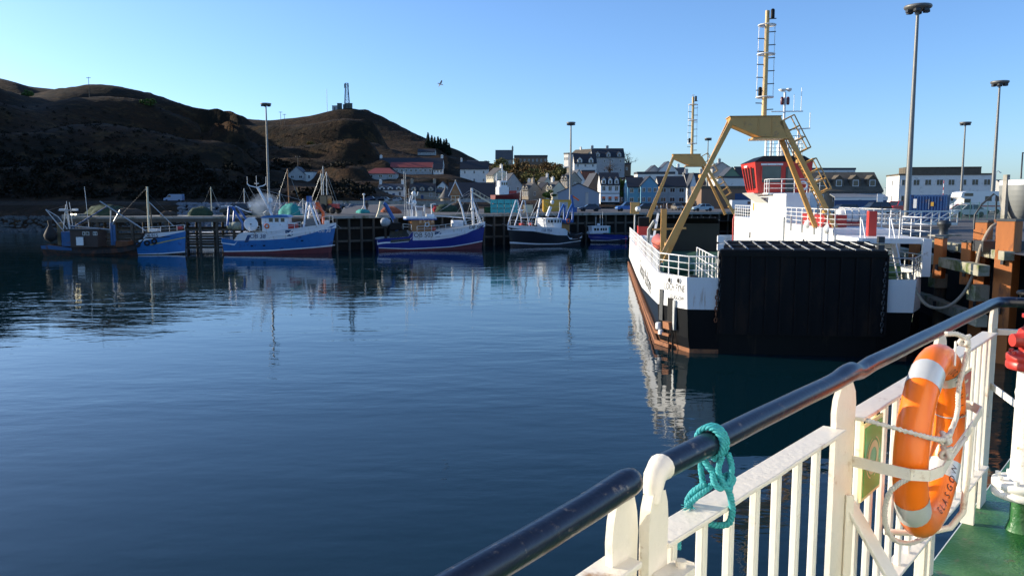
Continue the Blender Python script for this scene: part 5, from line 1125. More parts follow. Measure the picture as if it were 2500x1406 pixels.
m3 = n.new('ShaderNodeMath'); m3.operation = 'MULTIPLY'; m3.inputs[1].default_value = 1.5; m3.use_clamp = False; m4 = n.new('ShaderNodeMath'); m4.operation = 'MAXIMUM'; m4.inputs[1].default_value = 0; l.new(m1.outputs[0], m4.inputs[0]); l.new(m4.outputs[0], m3.inputs[0]); l.new(m3.outputs[0], pv_.inputs['Density']); l.new(pv_.outputs[0], n['Material Output'].inputs['Volume'])
smk = MB().lathe([(.1, -1.7), (.9, -1.4), (1.3, 0), (.9, 1.4), (.1, 1.7)], (0, 0, 0), 12).xf(Matrix.Diagonal((2., 1.05, 1., 1.))).build('exhaust_smoke', sm, label='pale blue exhaust smoke behind the mast of the blue trawler', cat='smoke', kind='stuff')
smk.location = atY(645, 500, 113)
# ---------------------------------------------------------------- harbour lamps
def lampmast(label, px, ytop, Y, zb, r=.28, disc=1.6):
    top = atY(px, ytop, Y); t = thing('lamp_mast', label, 'lamp post', (top.x, Y, zb), 0, 'tall harbour lamp masts'); h_ = top.z-zb
    MB().tube((0, 0, 0), (0, 0, h_), r, r*.45, n=10).build('pole', lampsteel, t); MB().lathe([(.45, 0), (.45, .15), (r*1.3, .3)], (0, 0, 0), 10).build('base_plate', steel, t)
    hd = MB().lathe([(.3, .35), (disc*.95, .3), (disc, .15), (disc*.92, 0), (disc*.6, -.2), (.3, -.3)], (0, 0, h_), 20).build('lamp_head', lampsteel, t)
    for k in range(6): th = k*1.047; MB().c((disc*.66*math.cos(th), disc*.66*math.sin(th), h_-.25), (.5, .5, .25)).build('floodlight', dsteel, hd)
lampmast('tall lamp mast rising against the dark left hill', 649, 256, 185, 5., disc=1.25, r=.34)
lampmast('tall lamp mast in front of the blue-grey shed', 1394, 302, 183, 5.6, disc=1.05, r=.32)
lampmast('distant short-looking lamp mast behind the slanted gantry leg', 1729, 340, 225, 6., disc=1.0, r=.26)
lampmast('nearest and tallest lamp mast beside the blue container', 2241, 22, 84, 5.4, disc=1.35, r=.33)
lampmast('lamp mast in front of the right end of the white office', 2441, 204, 118, 5.8, disc=1.25, r=.3)
lampmast('small far lamp mast before the middle of the white office', 2357, 302, 175, 6., disc=1.2, r=.3)
# ---------------------------------------------------------------- vehicles
def paint(name, c): return M('car_'+name, c, .25, .1, var=.05, spec=.6)
tyre_m = MB().lathe([(.2, -.11), (.33, -.1), (.33, .1), (.2, .11)], (0, 0, 0), 16, axis='y').mesh('tyre', blackrub); rim_m = MB().lathe([(.05, -.1), (.2, -.085), (.2, .085), (.05, .1)], (0, 0, 0), 12, axis='y').mesh('rim', steel)
PROF = {  # bonnet to tail side profiles: lower body, then glasshouse (bottom front, top front, top rear, bottom rear)
 'car': ([(-2.1, .35), (-2.15, .62), (-1.95, .78), (-.95, .92), (1.6, .95), (2.1, .85), (2.15, .45), (2.05, .3)], (-1.0, -.3, 1.1, 1.75, .93, 1.42), 1.66),
 'estate': ([(-2.25, .35), (-2.3, .62), (-2.1, .8), (-1.1, .95), (2.0, 1.0), (2.28, .9), (2.3, .45), (2.2, .3)], (-1.15, -.45, 1.85, 2.15, .96, 1.5), 1.74),
 'suv': ([(-2.2, .42), (-2.25, .75), (-2.05, .98), (-1.1, 1.1), (2.05, 1.12), (2.25, 1.0), (2.25, .5), (2.1, .38)], (-1.1, -.45, 1.8, 2.1, 1.1, 1.75), 1.8),
 'van': ([(-2.5, .4), (-2.55, .8), (-2.4, 1.05), (-1.75, 1.25), (-1.2, 1.95), (-.9, 2.1), (2.5, 2.1), (2.55, .5), (2.4, .35)], None, 1.9)}
def vehicle(kind, label, loc, rz, col, name='parked_car', cat='car', group='parked cars'):
    pr, gh, W = PROF[kind]; t = thing(name, label, cat, loc, rz, group); a = W/2
    MB().prism([(x, -a, z) for x, z in pr], (0, W, 0)).build('body', col, t, bevel=.07)
    if gh:
        f0, f1, r1, r0, zb_, zt_ = gh; b2 = a*.78
        v = [(f0, -a*.95, zb_), (r0, -a*.95, zb_), (r0, a*.95, zb_), (f0, a*.95, zb_), (f1, -b2, zt_), (r1, -b2, zt_), (r1, b2, zt_), (f1, b2, zt_)]
        MB().add(v, [(0, 1, 5, 4), (1, 2, 6, 5), (2, 3, 7, 6), (3, 0, 4, 7), (4, 5, 6, 7)]).build('cabin_glass', glass, t)
        MB().b(f1-.05, r1+.05, -b2-.02, b2+.02, zt_, zt_+.05).build('roof', col, t, bevel=.02)
        for xm in (lerp(f1, r1, .0), lerp(f1, r1, .48), r1):
            xb = lerp(f0, r0, (xm-f1)/(r1-f1+1e-6)) if xm not in (f1, r1) else (f0 if xm == f1 else r0)
            for s_ in (-1, 1): MB().beam((xb, s_*a*.96, zb_), (xm, s_*b2*1.01, zt_), .09, .04).build('pillar', col, t)
    else:
        for s_ in (-1, 1): MB().add([(-1.6, s_*(a+.01), 1.3), (-.5, s_*(a+.01), 1.3), (-.5, s_*(a+.01), 1.85), (-1.15, s_*(a+.01), 1.85)], [(0, 1, 2, 3)]).build('side_window', glass, t, fixn=False)
        MB().add([(-1.77, -a*.85, 1.27), (-1.77, a*.85, 1.27), (-1.24, a*.8, 1.93), (-1.24, -a*.8, 1.93)], [(0, 1, 2, 3)]).build('windscreen', glass, t, fixn=False)
    x0, x1 = pr[0][0], pr[-2][0]
    for x in (x0+.8, x1-.8):
        for s_ in (-1, 1): w_ = link('wheel', tyre_m, t); w_.location = (x, s_*(a-.08), .33); link('rim', rim_m, w_)
    for s_ in (-1, 1):
        MB().c((x0-.04, s_*a*.7, .66), (.08, .3, .14)).build('headlight', white, t); MB().c((x1+.0, s_*a*.78, .75), (.1, .22, .2)).build('tail_light', red, t)
    return t
def onquay(px, Y, dz=0): x = (px-1250)/F*Y; return Vector((x, Y, qz(x, Y)+.01+dz))
def onhill(px, Y): p = hz(px, Y); p.z += .05; return p
vehicle('estate', 'dark estate car behind the white liferaft canister', onquay(2052, 115), rad(8), paint('dark_navy', (.015, .02, .03)))
vehicle('suv', 'black people carrier beside the red car near the warehouse', onquay(2130, 116), rad(5), paint('black', (.012, .013, .016)))
vehicle('suv', 'bright red car right of the black people carrier', onquay(2184, 122), rad(30), paint('red', (.5, .02, .025)))
vehicle('car', 'silver saloon car behind the green mesh fence', onquay(2352, 92), rad(8), paint('silver', (.42, .46, .46)))
vehicle('car', 'red hatchback between the silver car and the motorhome', onquay(2345, 97), rad(15), paint('dull_red', (.4, .03, .03)))
vehicle('car', 'dark blue car at the foot of the blue-grey shed', onquay(1438, 160), rad(10), paint('dark_blue', (.01, .025, .07)))
vehicle('suv', 'bright blue pickup parked left of the slanting gantry', onquay(1530, 158), rad(8), paint('bright_blue', (.02, .13, .4)))
vehicle('car', 'dark car partly behind the far gantry leg', onquay(1572, 166), rad(5), paint('charcoal', (.02, .02, .025)))
vehicle('car', 'grey beige car near the waterfront bollards', onquay(1652, 172), rad(95), paint('beige', (.25, .22, .18)))
vehicle('car', 'pale blue car beyond the near gantry leg', onquay(1712, 158), rad(12), paint('pale_blue', (.3, .42, .5)))
vehicle('van', 'white van beside the ferry casing on the far quay', onquay(1812, 158), rad(180), paint('white', (.7, .72, .74)), 'parked_van', 'van')
vehicle('van', 'pale blue van on the shore road under the hill', onhill(430, 222), rad(0), paint('van_blue', (.2, .27, .42)), 'parked_van', 'van')
for i, (px, c, lab) in enumerate(((902, (.02, .04, .12), 'dark blue car furthest left on the road below the cottages'), (924, (.05, .06, .09), 'grey car second from left on the road below the cottages'), (944, (.35, .37, .4), 'silver car in front of the white cottage'), (968, (.3, .33, .38), 'pale car right of the silver one on the shore road'), (1000, (.12, .13, .16), 'grey car below the stone cottage'))):
    vehicle('car', lab, onhill(px, 232), rad(R.choice((0, 180))), paint('shore%d' % i, c))
vehicle('suv', 'black pickup truck on the timber jetty behind the blue trawler', (atY(575, 528, 118).x, 118.5, QZ+.01), rad(6), paint('jet', (.01, .01, .012)), 'pickup_truck', 'truck')
# motorhome
mh = thing('motorhome', 'white motorhome with overcab bed behind the silver car', 'motorhome', onquay(2385, 108), rad(4)); mw = paint('motorhome_white', (.72, .72, .7))
MB().prism([(-3.7, -1.1, .4), (-3.75, -1.1, 1.1), (-2.9, -1.1, 1.45), (-2.45, -1.1, 1.9), (-3.4, -1.1, 2.2), (-3.2, -1.1, 2.85), (-2.6, -1.1, 3.0), (3.6, -1.1, 3.0), (3.75, -1.1, 2.8), (3.75, -1.1, .45)], (0, 2.2, 0)).build('body', mw, mh, bevel=.06)
for (x0, x1, z0, z1, nm, mt) in ((-2.9, -2.0, 1.5, 2.0, 'cab_window', glass), (-2.9, -1.7, 2.35, 2.75, 'overcab_window', glass), (.0, .9, 1.7, 2.35, 'side_window', glass), (1.4, 2.6, 1.7, 2.35, 'side_window', M('brown_blind', (.2, .14, .12), .6)), (2.9, 3.6, 1.4, 2.6, 'rear_window', glass)): MB().b(x0, x1, -1.13, -1.09, z0, z1).build(nm, mt, mh)
MB().b(-3.6, 3.7, -1.12, -1.1, .95, 1.12).build('red_stripe', red, mh)
for x in (-2.6, 1.8):
    for s_ in (-1, 1): w_ = link('wheel', tyre_m, mh); w_.location = (x, s_*1.0, .34); link('rim', rim_m, w_)
# blue container
ct = thing('shipping_container', 'corrugated blue shipping container with weathered doors', 'container', onquay(2264, 80), rad(-34)); cb_ = M('container_blue', (.012, .06, .19), .5, var=.2, scale=1.5, dirt=((.12, .08, .06), .14, 2.)); cd_ = M('container_faded', (.05, .11, .22), .6, var=.3, scale=2, dirt=((.25, .25, .25), .25, 3))
MB().b(-1.6, 1.6, -1.2, 1.2, 0, 2.6).build('box', cb_, ct)
for i in range(12): MB().b(-1.52+i*.26, -1.4+i*.26, -1.25, -1.2, .15, 2.45).build('corrugation', cb_, ct)
for i in range(8): MB().b(1.6, 1.65, -1.12+i*.29, -.98+i*.29, .15, 2.45).build('corrugation', cd_, ct)
for x in (-1.58, 1.58):
    for y in (-1.2, 1.2): MB().b(x-.07, x+.07, y-.07, y+.07, 0, 2.62).build('corner_post', cb_, ct)
MB().b(-1.3, -1.0, -1.27, -1.22, 1.3, 2.2).build('notice', white, ct); MB().b(.25, .5, -1.3, -1.22, 1.5, 1.9).build('orange_case', yellow, ct); MB().b(.05, .1, -1.3, -1.22, 1.2, 2.2).build('lock_bar', steel, ct)
# aluminium gangway lying on the quay
gy = thing('gangway', 'aluminium gangway with diagonal braced rails lying on the quay', 'gangway', onquay(2208, 66), rad(-3)); al = M('aluminium', (.62, .63, .62), .35, .5, var=.06); L_ = 6.2
for y in (-.6, .6):
    MB().beam((-L_, y, 1.3), (L_*.62, y, 1.3), .09).build('top_rail', al, gy); MB().beam((-L_, y, .3), (L_*.62, y, .3), .12, .2).build('bottom_rail', al, gy); MB().beam((-L_, y, .75), (L_*.62, y, .75), .05).build('mid_rail', al, gy)
    for i in range(8):
        x = lerp(-L_, L_*.62, i/7); MB().beam((x, y, .3), (x, y, 1.3), .07).build('post', al, gy)
        if i < 7: MB().beam((x, y, .35), (x+10.04/7, y, 1.27), .06).build('brace', al, gy)
MB().b(-L_, L_*.62, -.55, .55, .24, .32).build('walkway', steel, gy)
# green mesh fence
fc = thing('mesh_fence', 'green steel mesh fence in front of the parked cars', 'fence', onquay(2380, 84), rad(4))
for i in range(9): MB().tube((-3.6+i*.95, 0, 0), (-3.6+i*.95, 0, 1.9), .035, n=5).build('fence_post', fence_g, fc)
wr = MB()
for k in range(10): wr.beam((-3.6, 0, .15+k*.18), (4, 0, .15+k*.18), .012)
for k in range(76): wr.beam((-3.6+k*.1, 0, .1), (-3.6+k*.1, 0, 1.85), .008)
o = wr.build('mesh_wires', fence_g, fc, kind='stuff', fixn=False)
# orange steel fender piles and dolphin of the berth
def pilebox(label, px0, px1, ytop, Y, zb=-2, mat=None, depth=.7, rz=rad(35)):
    a = atY(px0, ytop, Y); c = atY(px1, ytop, Y); t = thing('fender_pile', label, 'pile', ((a.x+c.x)/2, Y, 0), rz, 'rust-orange steel fender piles'); w_ = (c.x-a.x)*.62
    MB().b(-w_/2, w_/2, -w_/2, w_/2, zb, a.z).build('shaft', mat or fend, t, bevel=.03); MB().b(-w_/2-.03, w_/2+.03, -w_/2-.03, w_/2+.03, a.z, a.z+.1).build('cap', dsteel, t)
    for z in (.35, .7): MB().b(-w_*.7, -w_/2, -.06, .06, a.z*z, a.z*z+.3).build('bracket', dsteel, t)
    return t
pilebox('tall orange fender pile left of the mooring rope', 2376, 2428, 543, 39.2)
pilebox('tall orange fender pile at the right behind the handrail', 2432, 2500, 540, 36.5)
for px0, px1, yt, Y, lab in ((2219, 2250, 578, 45.2, 'short brown fender post furthest along the quay face'), (2280, 2315, 582, 41.6, 'short brown fender post in the middle of the quay face'), (2346, 2384, 592, 38.6, 'short brown fender post nearest the mooring rope')): pilebox(lab, px0, px1, yt, Y, 3.4)  # shafts stop where the ferry's shade begins, standing in for dark lower parts
MB_ = atY(2448, 536, 38.); bo_ = thing('steel_bollard', 'rusty steel bollard between the two tall orange piles', 'bollard', MB_-Vector((0, 0, 1.)), 0)
MB().lathe([(.3, 0), (.26, .1), (.26, .8), (.36, .9), (.36, 1.)], (0, 0, 0), 14).build('drum', rust, bo_); MB().b(-1.2, 1.0, -.6, .8, -.5, 0).build('platform', dsteel, bo_)
# mooring rope from bollard to ferry shoulder
rp = M('mooring_rope', (.34, .29, .22), .9, var=.25, scale=12, bump=.02, bscale=25); pts = []
wpts = [(2444, 545, 38), (2420, 555, 37.8), (2396, 600, 37.6), (2380, 660, 37.4), (2355, 712, 37.3), (2320, 745, 37.2), (2285, 752, 37.2), (2255, 738, 37.3), (2232, 700, 37.6), (2222, 668, 38.2)]
P3 = [atY(*p) for p in wpts]
def smooth(P, k=6):
    out = []
    for i in range(len(P)-1):
        p0, p1, p2, p3 = P[max(0, i-1)], P[i], P[i+1], P[min(len(P)-1, i+2)]
        for j in range(k): t = j/k; out.append(.5*((2*p1)+(p2-p0)*t+(2*p0-5*p1+4*p2-p3)*t*t+(3*p1-p0-3*p2+p3)*t**3))
    return out+[P[-1]]
MB().path(smooth(P3), .075, 8).build('mooring_rope', rp, label='thick mooring rope sagging from the bollard to the ferry', cat='rope', fixn=False)
hk = atY(2405, 530, 38.6); hd_ = thing('pile_handrail', 'bent black pipe handrail standing on the orange pile', 'handrail', hk)
MB().path([(-.5, 0, -.6), (-.5, 0, .1), (-.2, 0, .6), (.35, 0, 1.1), (.5, 0, 1.0), (.5, 0, -.3)], .045, 6).build('pipe', dsteel, hd_, fixn=False)
cq = [atY(2315, 600, 43.5), atY(2352, 598, 42.8)]; cht = thing('hanging_chain', 'short pale chain hanging along the concrete quay face', 'chain', cq[0])
chain((0, 0, 0), tuple(cq[1]-cq[0]), .35, cht, steel, .05, .3, 'chain_links')
bl = onquay(2302, 52); bb = thing('quay_bollard', 'dark iron bollard on the concrete quay edge', 'bollard', bl); MB().lathe([(.35, 0), (.3, .1), (.25, .5), (.42, .75), (.42, .95), (.2, 1.05)], (0, 0, 0), 12).build('casting', dsteel, bb); MB().b(-.8, .9, -.5, .5, .005, .12).build('base', concrete, bb)
# grey boat-shaped bow fender hanging at the far right
fb = thing('slung_boat', 'grey and white rounded boat end slung above the right-hand pile', 'boat', atY(2490, 505, 38)); fg = M('fender_grey', (.22, .23, .22), .5, var=.1)
mb = MB(); ring = []
for i in range(9):
    t = i/8; z = lerp(-.65, 1.25, t); w_ = .75*math.sin(min(1., .25+t*.9)*1.57); y0 = -1.2*math.sin(min(1., .2+t)*1.57)
    ring.append([(w_*math.cos(th), y0*(.2+.8*abs(math.sin(th))) if math.sin(th) < 0 else 1.2*math.sin(th), z) for th in np.linspace(0, 6.283, 16, endpoint=False)])
for i in range(8): mb.add(ring[i]+ring[i+1], [(k, (k+1) % 16, 16+(k+1) % 16, 16+k) for k in range(16)], 1 if i > 6 else 0, True)
mb.add(ring[0], [tuple(range(16))]); mb.build('hull', [fg, white], fb); MB().path([(.2, -1.05, 1.4), (.15, -1.3, .7), (.25, -1.25, .15), (.6, -1.0, -.1)], .13, 8).build('white_band', white, fb, fixn=False)
MB().b(-.8, -.65, -.15, .15, -.6, 1.5).build('support_post', concrete, fb); MB().path([(-.3, -.4, 1.3), (-.3, -.4, 2.5), (.6, -.4, 2.3)], .04, 5).build('guard_rail', dsteel, fb, fixn=False)
MB().tube((-.72, 0, -6), (-.72, 0, -.6), .3, n=8).build('support_pile', dsteel, fb)
# ---------------------------------------------------------------- gear on the fishing quay
def mound(name, label, px, Y, z, rx, ry, h_, mat, seed, cat='net pile', group='net piles on the quay'):
    rng = random.Random(seed); n_, k_ = 20, 9; v = []; c = atY(px, 520, Y)
    for i in range(k_):
        t = i/(k_-1)
        for j in range(n_): th = 6.283*j/n_; rr_ = math.cos(t*1.57)**.7*(1+.22*math.sin(3*th+seed)+rng.uniform(-.1, .1)); v.append((rx*rr_*math.cos(th), ry*rr_*math.sin(th), h_*math.sin(t*1.57)*(1+rng.uniform(-.12, .12))))
    return MB().add(v, [(i*n_+j, i*n_+(j+1) % n_, (i+1)*n_+(j+1) % n_, (i+1)*n_+j) for i in range(k_-1) for j in range(n_)], 0, True).build(name, mat, label=label, cat=cat, group=group), setattr
def put_mound(*a, **k):
    o = mound(*a, **k)[0]; px, Y, z = a[2], a[3], a[4]; o.location = (atY(px, 520, Y).x, Y, z); return o
netbrown = M('net_brown', (.07, .05, .035), .95, var=.5, scale=7, bump=.05); netorange = M('net_orange', (.4, .1, .04), .9, var=.4, scale=7, bump=.04)
for i, (px, Y, rx, h_, mt, lab) in enumerate(((262, 118, 3.2, 1.5, netgreen, 'large dark net heap behind the rusty trawler'), (305, 118, 2.6, 1.1, netbrown, 'low brown net heap near the jetty end'), (412, 117, 1.0, .7, netbrown, 'small net heap on the jetty behind the bow of the rusty trawler'), (492, 118, 1.6, 1.3, netgreen, 'rounded green net heap on the jetty left of the pickup'), (632, 119, 1.8, 1.4, netgreen, 'dark green net heap behind the leaning mast'), (712, 121, 1.6, 1.7, nettq, 'turquoise net heap behind the blue trawler'), (885, 128, 1.0, .6, nettq, 'small turquoise net heap by the standing figure'), (1085, 150, 2.4, 1.3, netgreen, 'green net heap left of the grey pontoon'), (1125, 152, 2.8, 1.7, netbrown, 'brown net heap below the pavilion'), (955, 135, 1.6, 1.1, netorange, 'orange net heap behind the blue crane arm'), (1295, 152, 1.8, 1.5, netbrown, 'brown net heap near the yellow bin'))):
    put_mound('net_heap', lab, px, Y, QZ if Y < 125 else qz(atY(px, 520, Y).x, Y), rx, 1.4, h_, mt, i)
# fish boxes: stacked turquoise bins
rowp = atY(1231, 523, 139); bz = qz(rowp.x, 139)
bin_m = MB().b(-.56, .56, -.5, .5, .1, .75).b(-.6, .6, -.54, .54, .68, .76).b(-.5, -.3, -.45, .45, 0, .1).b(.3, .5, -.45, .45, 0, .1).mesh('tub', teal); k = 0
lid_m = MB().b(-.58, .58, -.52, .52, .76, .79).mesh('lid', M('teal_dark', (.03, .3, .32), .5))
for c_ in range(4):
    for r_ in range(3):
        pos = ('leftmost', 'second from left', 'third from left', 'rightmost')[c_]; lv = ('bottom', 'middle', 'top')[r_]
        t = thing('fish_bin', 'turquoise fish bin, %s column, %s of the stack on the quay' % (pos, lv), 'fish bin', (rowp.x+(c_-1.5)*1.2, 139, bz+r_*.8+.01), 0, 'turquoise fish bins'); link('tub', bin_m, t); link('lid', lid_m, t)
# yellow bin, crates, machines
def crate(label, px, Y, w_, h_, mat, name='crate', cat='crate', d=1.):
    x = atY(px, 520, Y).x; t = thing(name, label, cat, (x, Y, qz(x, Y)+.005), 0); MB().b(-w_/2, w_/2, 0, d, 0, h_).build('box', mat, t, bevel=.04); MB().b(-w_/2-.04, w_/2+.04, -.04, d+.04, h_, h_+.08).build('lid', mat, t); 
    for x_ in (-.3, .3): MB().b(x_*w_-.05, x_*w_+.05, -.05, 0, .1, h_-.05).build('rib', mat, t)
crate('tall yellow wheeled bin on the quay', 1333, 148, 1.0, 2.3, M('bin_yellow', (.75, .42, .02), .5)); crate('long yellow skip in front of the blue-grey shed', 1362, 158, 6, 2.2, yellow, 'skip', 'skip', 2.); crate('grey steel cabinet beside the blue stern gantry', 1376, 146, 1.5, 1.8, steel, 'steel_cabinet', 'cabinet'); crate('beige wooden crate by the net heaps', 1290, 145, 1.6, 1.3, cream); crate('white fish crate behind the blue trawler', 720, 121, 1.8, .9, white, 'fish_crate'); crate('dark green crate left of the fish bins', 1190, 140, 1.2, 1.0, netgreen)
# tractor
tx = atY(800, 520, 123); tr_ = thing('tractor', 'dark tractor with glazed cab on the jetty', 'tractor', (tx.x, 123, qz(tx.x, 123)+.01), rad(-20)); 
MB().b(-.9, 1.0, -.5, .5, .7, 1.3).build('chassis', dsteel, tr_); MB().b(.4, 1.9, -.4, .4, .8, 1.5).build('bonnet', red, tr_, bevel=.05); MB().b(-1.0, .4, -.7, .7, 1.2, 2.7).build('cab', glass, tr_); MB().b(-1.1, .5, -.78, .78, 2.7, 2.82).build('cab_roof', black, tr_)
for (x, r_) in ((-.6, .75), (1.4, .5)):
    for s_ in (-1, 1): MB().lathe([(r_*.5, -.18), (r_, -.16), (r_, .16), (r_*.5, .18)], (x, s_*.85, r_), 18, axis='y').build('wheel', blackrub, tr_)
for x in (-.98, .38):
    for s_ in (-1, 1): MB().b(x-.05, x+.05, s_*.7-.05, s_*.7+.05, 1.2, 2.72).build('cab_pillar', black, tr_)
# red ship on the slipway behind the quay
rs = thing('slipped_ship', 'red hulled boat with white bridge hauled out on the slipway', 'boat', (atY(1235, 510, 205).x, 205, 6.), rad(25)); hm_ = 205/F
mb = MB(); S_ = []
for i in range(9):
    t = i/8; x = lerp(-3.6, 4.4, t); w_ = 1.6*(1-max(0, (t-.55)/.45)**2)+.03; z1 = 2.6+.9*t*t; S_.append([(x+.8*max(0, t-.8), -w_, z1), (x, -w_*.8, 1.0), (x-.3*t, 0, .2), (x, w_*.8, 1.0), (x+.8*max(0, t-.8), w_, z1)])
for i in range(8): mb.add(S_[i]+S_[i+1], [(k, k+1, 6+k, 5+k) for k in range(4)], 0, True); mb.add([S_[i][0], S_[i][4], S_[i+1][4], S_[i+1][0]], [(0, 1, 2, 3)], 1)
mb.add(S_[0], [(0, 1, 2, 3, 4)]); mb.build('hull', [M('slip_red', (.16, .02, .025), .5), greywall], rs)
MB().b(-2.4, .4, -1.1, 1.1, 2.7, 4.6).b(-2.0, .0, -.9, .9, 4.6, 6.2).build('bridge', white, rs, bevel=.1)
for x in (-1.6, -1., -.4): MB().b(x, x+.4, -.93, -.9, 5.1, 5.8).build('window', glass, rs)
MB().tube((-1, 0, 6.2), (-1, 0, 10.2), .12, n=6).tube((-1.9, 0, 8.4), (-.1, 0, 8.4), .08, n=5).tube((.3, 0, 4.6), (.2, 0, 8.6), .1, n=6).build('mast', white, rs); MB().tube((-2.6, 0, 4.6), (-2.5, 0, 8.), .12, n=6).build('aft_mast', white, rs); MB().b(.6, 2.6, -.9, .9, 2.9, 3.7).build('deck_gear', red, rs)
for x in (-2, 0, 2): MB().b(x-.2, x+.2, -1.6, 1.6, -.4, .8).build('cradle', timber, rs)
lt = thing('boarding_gantry', 'sunlit timber scaffold stair leading up to the slipped boat', 'scaffold', (atY(1185, 515, 190).x, 190, 5.6), 0); 
for s_ in (0, .8):
    MB().beam((-3.2, s_, 3.6), (2.6, s_, .2), .12, .3).build('stringer', cream, lt); MB().beam((-3.2, s_, 4.6), (2.6, s_, 1.2), .09).build('handrail', cream, lt)
    for i in range(7): t = i/6; MB().beam((lerp(-3.2, 2.6, t), s_, lerp(3.6, .2, t)), (lerp(-3.2, 2.6, t), s_, lerp(4.6, 1.2, t)), .08).build('post', cream, lt)
for i in range(12): t = i/11; MB().b(lerp(-3.2, 2.6, t)-.15, lerp(-3.2, 2.6, t)+.15, 0, .8, lerp(3.6, .2, t)+.1, lerp(3.6, .2, t)+.15).build('tread', cream, lt)
# yacht masts in the inner harbour
def yacht(label, px, ytop, Y, lean=0, twin=0, mat=steel):
    x = atY(px, 520, Y).x; t = thing('sailing_yacht', label, 'yacht', (x, Y, 0), R.uniform(-.3, .3), 'yachts behind the jetty'); S_ = []; mb = MB()
    for i in range(8):
        u = i/7; xx = lerp(-4, 4.4, u); w_ = 1.35*math.sin(min(1, .35+u*.65 if u < .5 else (1-u)*2*.68)*1.57)+.03 if u > .5 else 1.35*(.7+.6*u); w_ = 1.35*max(.03, (1-((u-.4)/.6)**2) if u > .4 else .75+.25*u/.4); S_.append([(xx, -w_, 1.15), (xx, -w_*.7, .1), (xx, 0, -.5), (xx, w_*.7, .1), (xx, w_, 1.15)])
    for i in range(7): mb.add(S_[i]+S_[i+1], [(k, k+1, 6+k, 5+k) for k in range(4)], 0, True); mb.add([S_[i][0], S_[i][4], S_[i+1][4], S_[i+1][0]], [(0, 1, 2, 3)], 0)
    mb.add(S_[0], [(0, 1, 2, 3, 4)]); mb.build('hull', boatwhite, t); MB().b(-1.8, 1.4, -.7, .7, 1.16, 1.7).build('coachroof', offwhite, t, bevel=.1)
    h_ = atY(px, ytop, Y).z; MB().tube((.5, 0, 1.1), (.5+lean, 0, h_), .12, .08, n=6).build('mast', mat, t); MB().tube((.5, 0, 2.3), (-3, 0, 2.2), .08, n=6).build('boom', mat, t); MB().tube((.45, -.9, h_*.62), (.45, .9, h_*.62), .05, n=5).build('spreader', mat, t)
    for p in ((4.4, 0, 1.2), (-4, 0, 1.2)): MB().tube(p, (.5+lean, 0, h_), .02, n=3).build('stay', steel, t)
yacht('yacht with a tall wooden mast right of the big lamp mast', 701, 412, 148, -.2, mat=wood); yacht('yacht with the leftmost of three close masts behind the jetty', 780, 424, 150); yacht('yacht with the tallest of three close masts behind the jetty', 785, 406, 158); yacht('yacht with the rightmost of three close masts behind the jetty', 793, 420, 154); yacht('yacht with a slim mast left of the leaning trawler mast', 592, 460, 145); yacht('yacht with a short mast far left of the jetty pickup', 511, 456, 143, mat=cream); yacht('yacht with low mast seen through the exhaust smoke', 678, 466, 150); yacht('yacht with slim mast near the tractor', 734, 485, 152)
# tripod mast boat behind the quay
tp = thing('tripod_mast', 'white tripod mast of a boat standing behind the quay', 'mast', (atY(889, 520, 140).x, 140, 4.), 0); m_ = 140/F
for dx, dy in ((-20, 0), (2, .8), (17, -.6)): MB().tube((dx*m_, dy, 0), (0, 0, 35*m_), .07, n=6).build('leg', white, tp)
MB().tube((0, 0, 34*m_), (0, 0, 60*m_), .09, n=6).build('pole', white, tp); MB().lathe([(.1, 0), (.3, .1), (.1, .3)], (0, 0, 59*m_), 8).build('lamp', white, tp); MB().tube((-12*m_, 0, 14*m_), (10*m_, -.3, 14*m_), .05, n=5).build('crossbar', white, tp)
dn = thing('red_dinghy', 'upturned red dinghy on the quay behind the navy trawler', 'dinghy', (atY(1077, 520, 150).x, 150, qz(atY(1077, 520, 150).x, 150)), rad(20)); MB().path([(-1.5, 0, .3), (-1., 0, .5), (0, 0, .6), (1, 0, .5), (1.6, 0, .25)], [.35, .55, .65, .6, .15], 10).build('hull', M('dinghy_red', (.5, .03, .03), .45), dn); MB().b(-1.4, 1.2, -.06, .06, .9, 1.22).build('keel', red, dn)
# quay crane, blue hydraulic
bc = thing('quay_crane', 'blue hydraulic loading crane on the quay by the lamp mast', 'crane', (atY(1400, 520, 150).x, 150, qz(atY(1400, 520, 150).x, 150)), 0); MB().b(-.6, .6, -.6, .6, 0, .9).build('pedestal', dkblue, bc); MB().beam((0, 0, .8), (-.4, 0, 3.2), .35, .4).build('column', dkblue, bc); MB().beam((-.4, 0, 3.1), (1.0, 0, 2.2), .28, .3).build('jib', orange, bc)
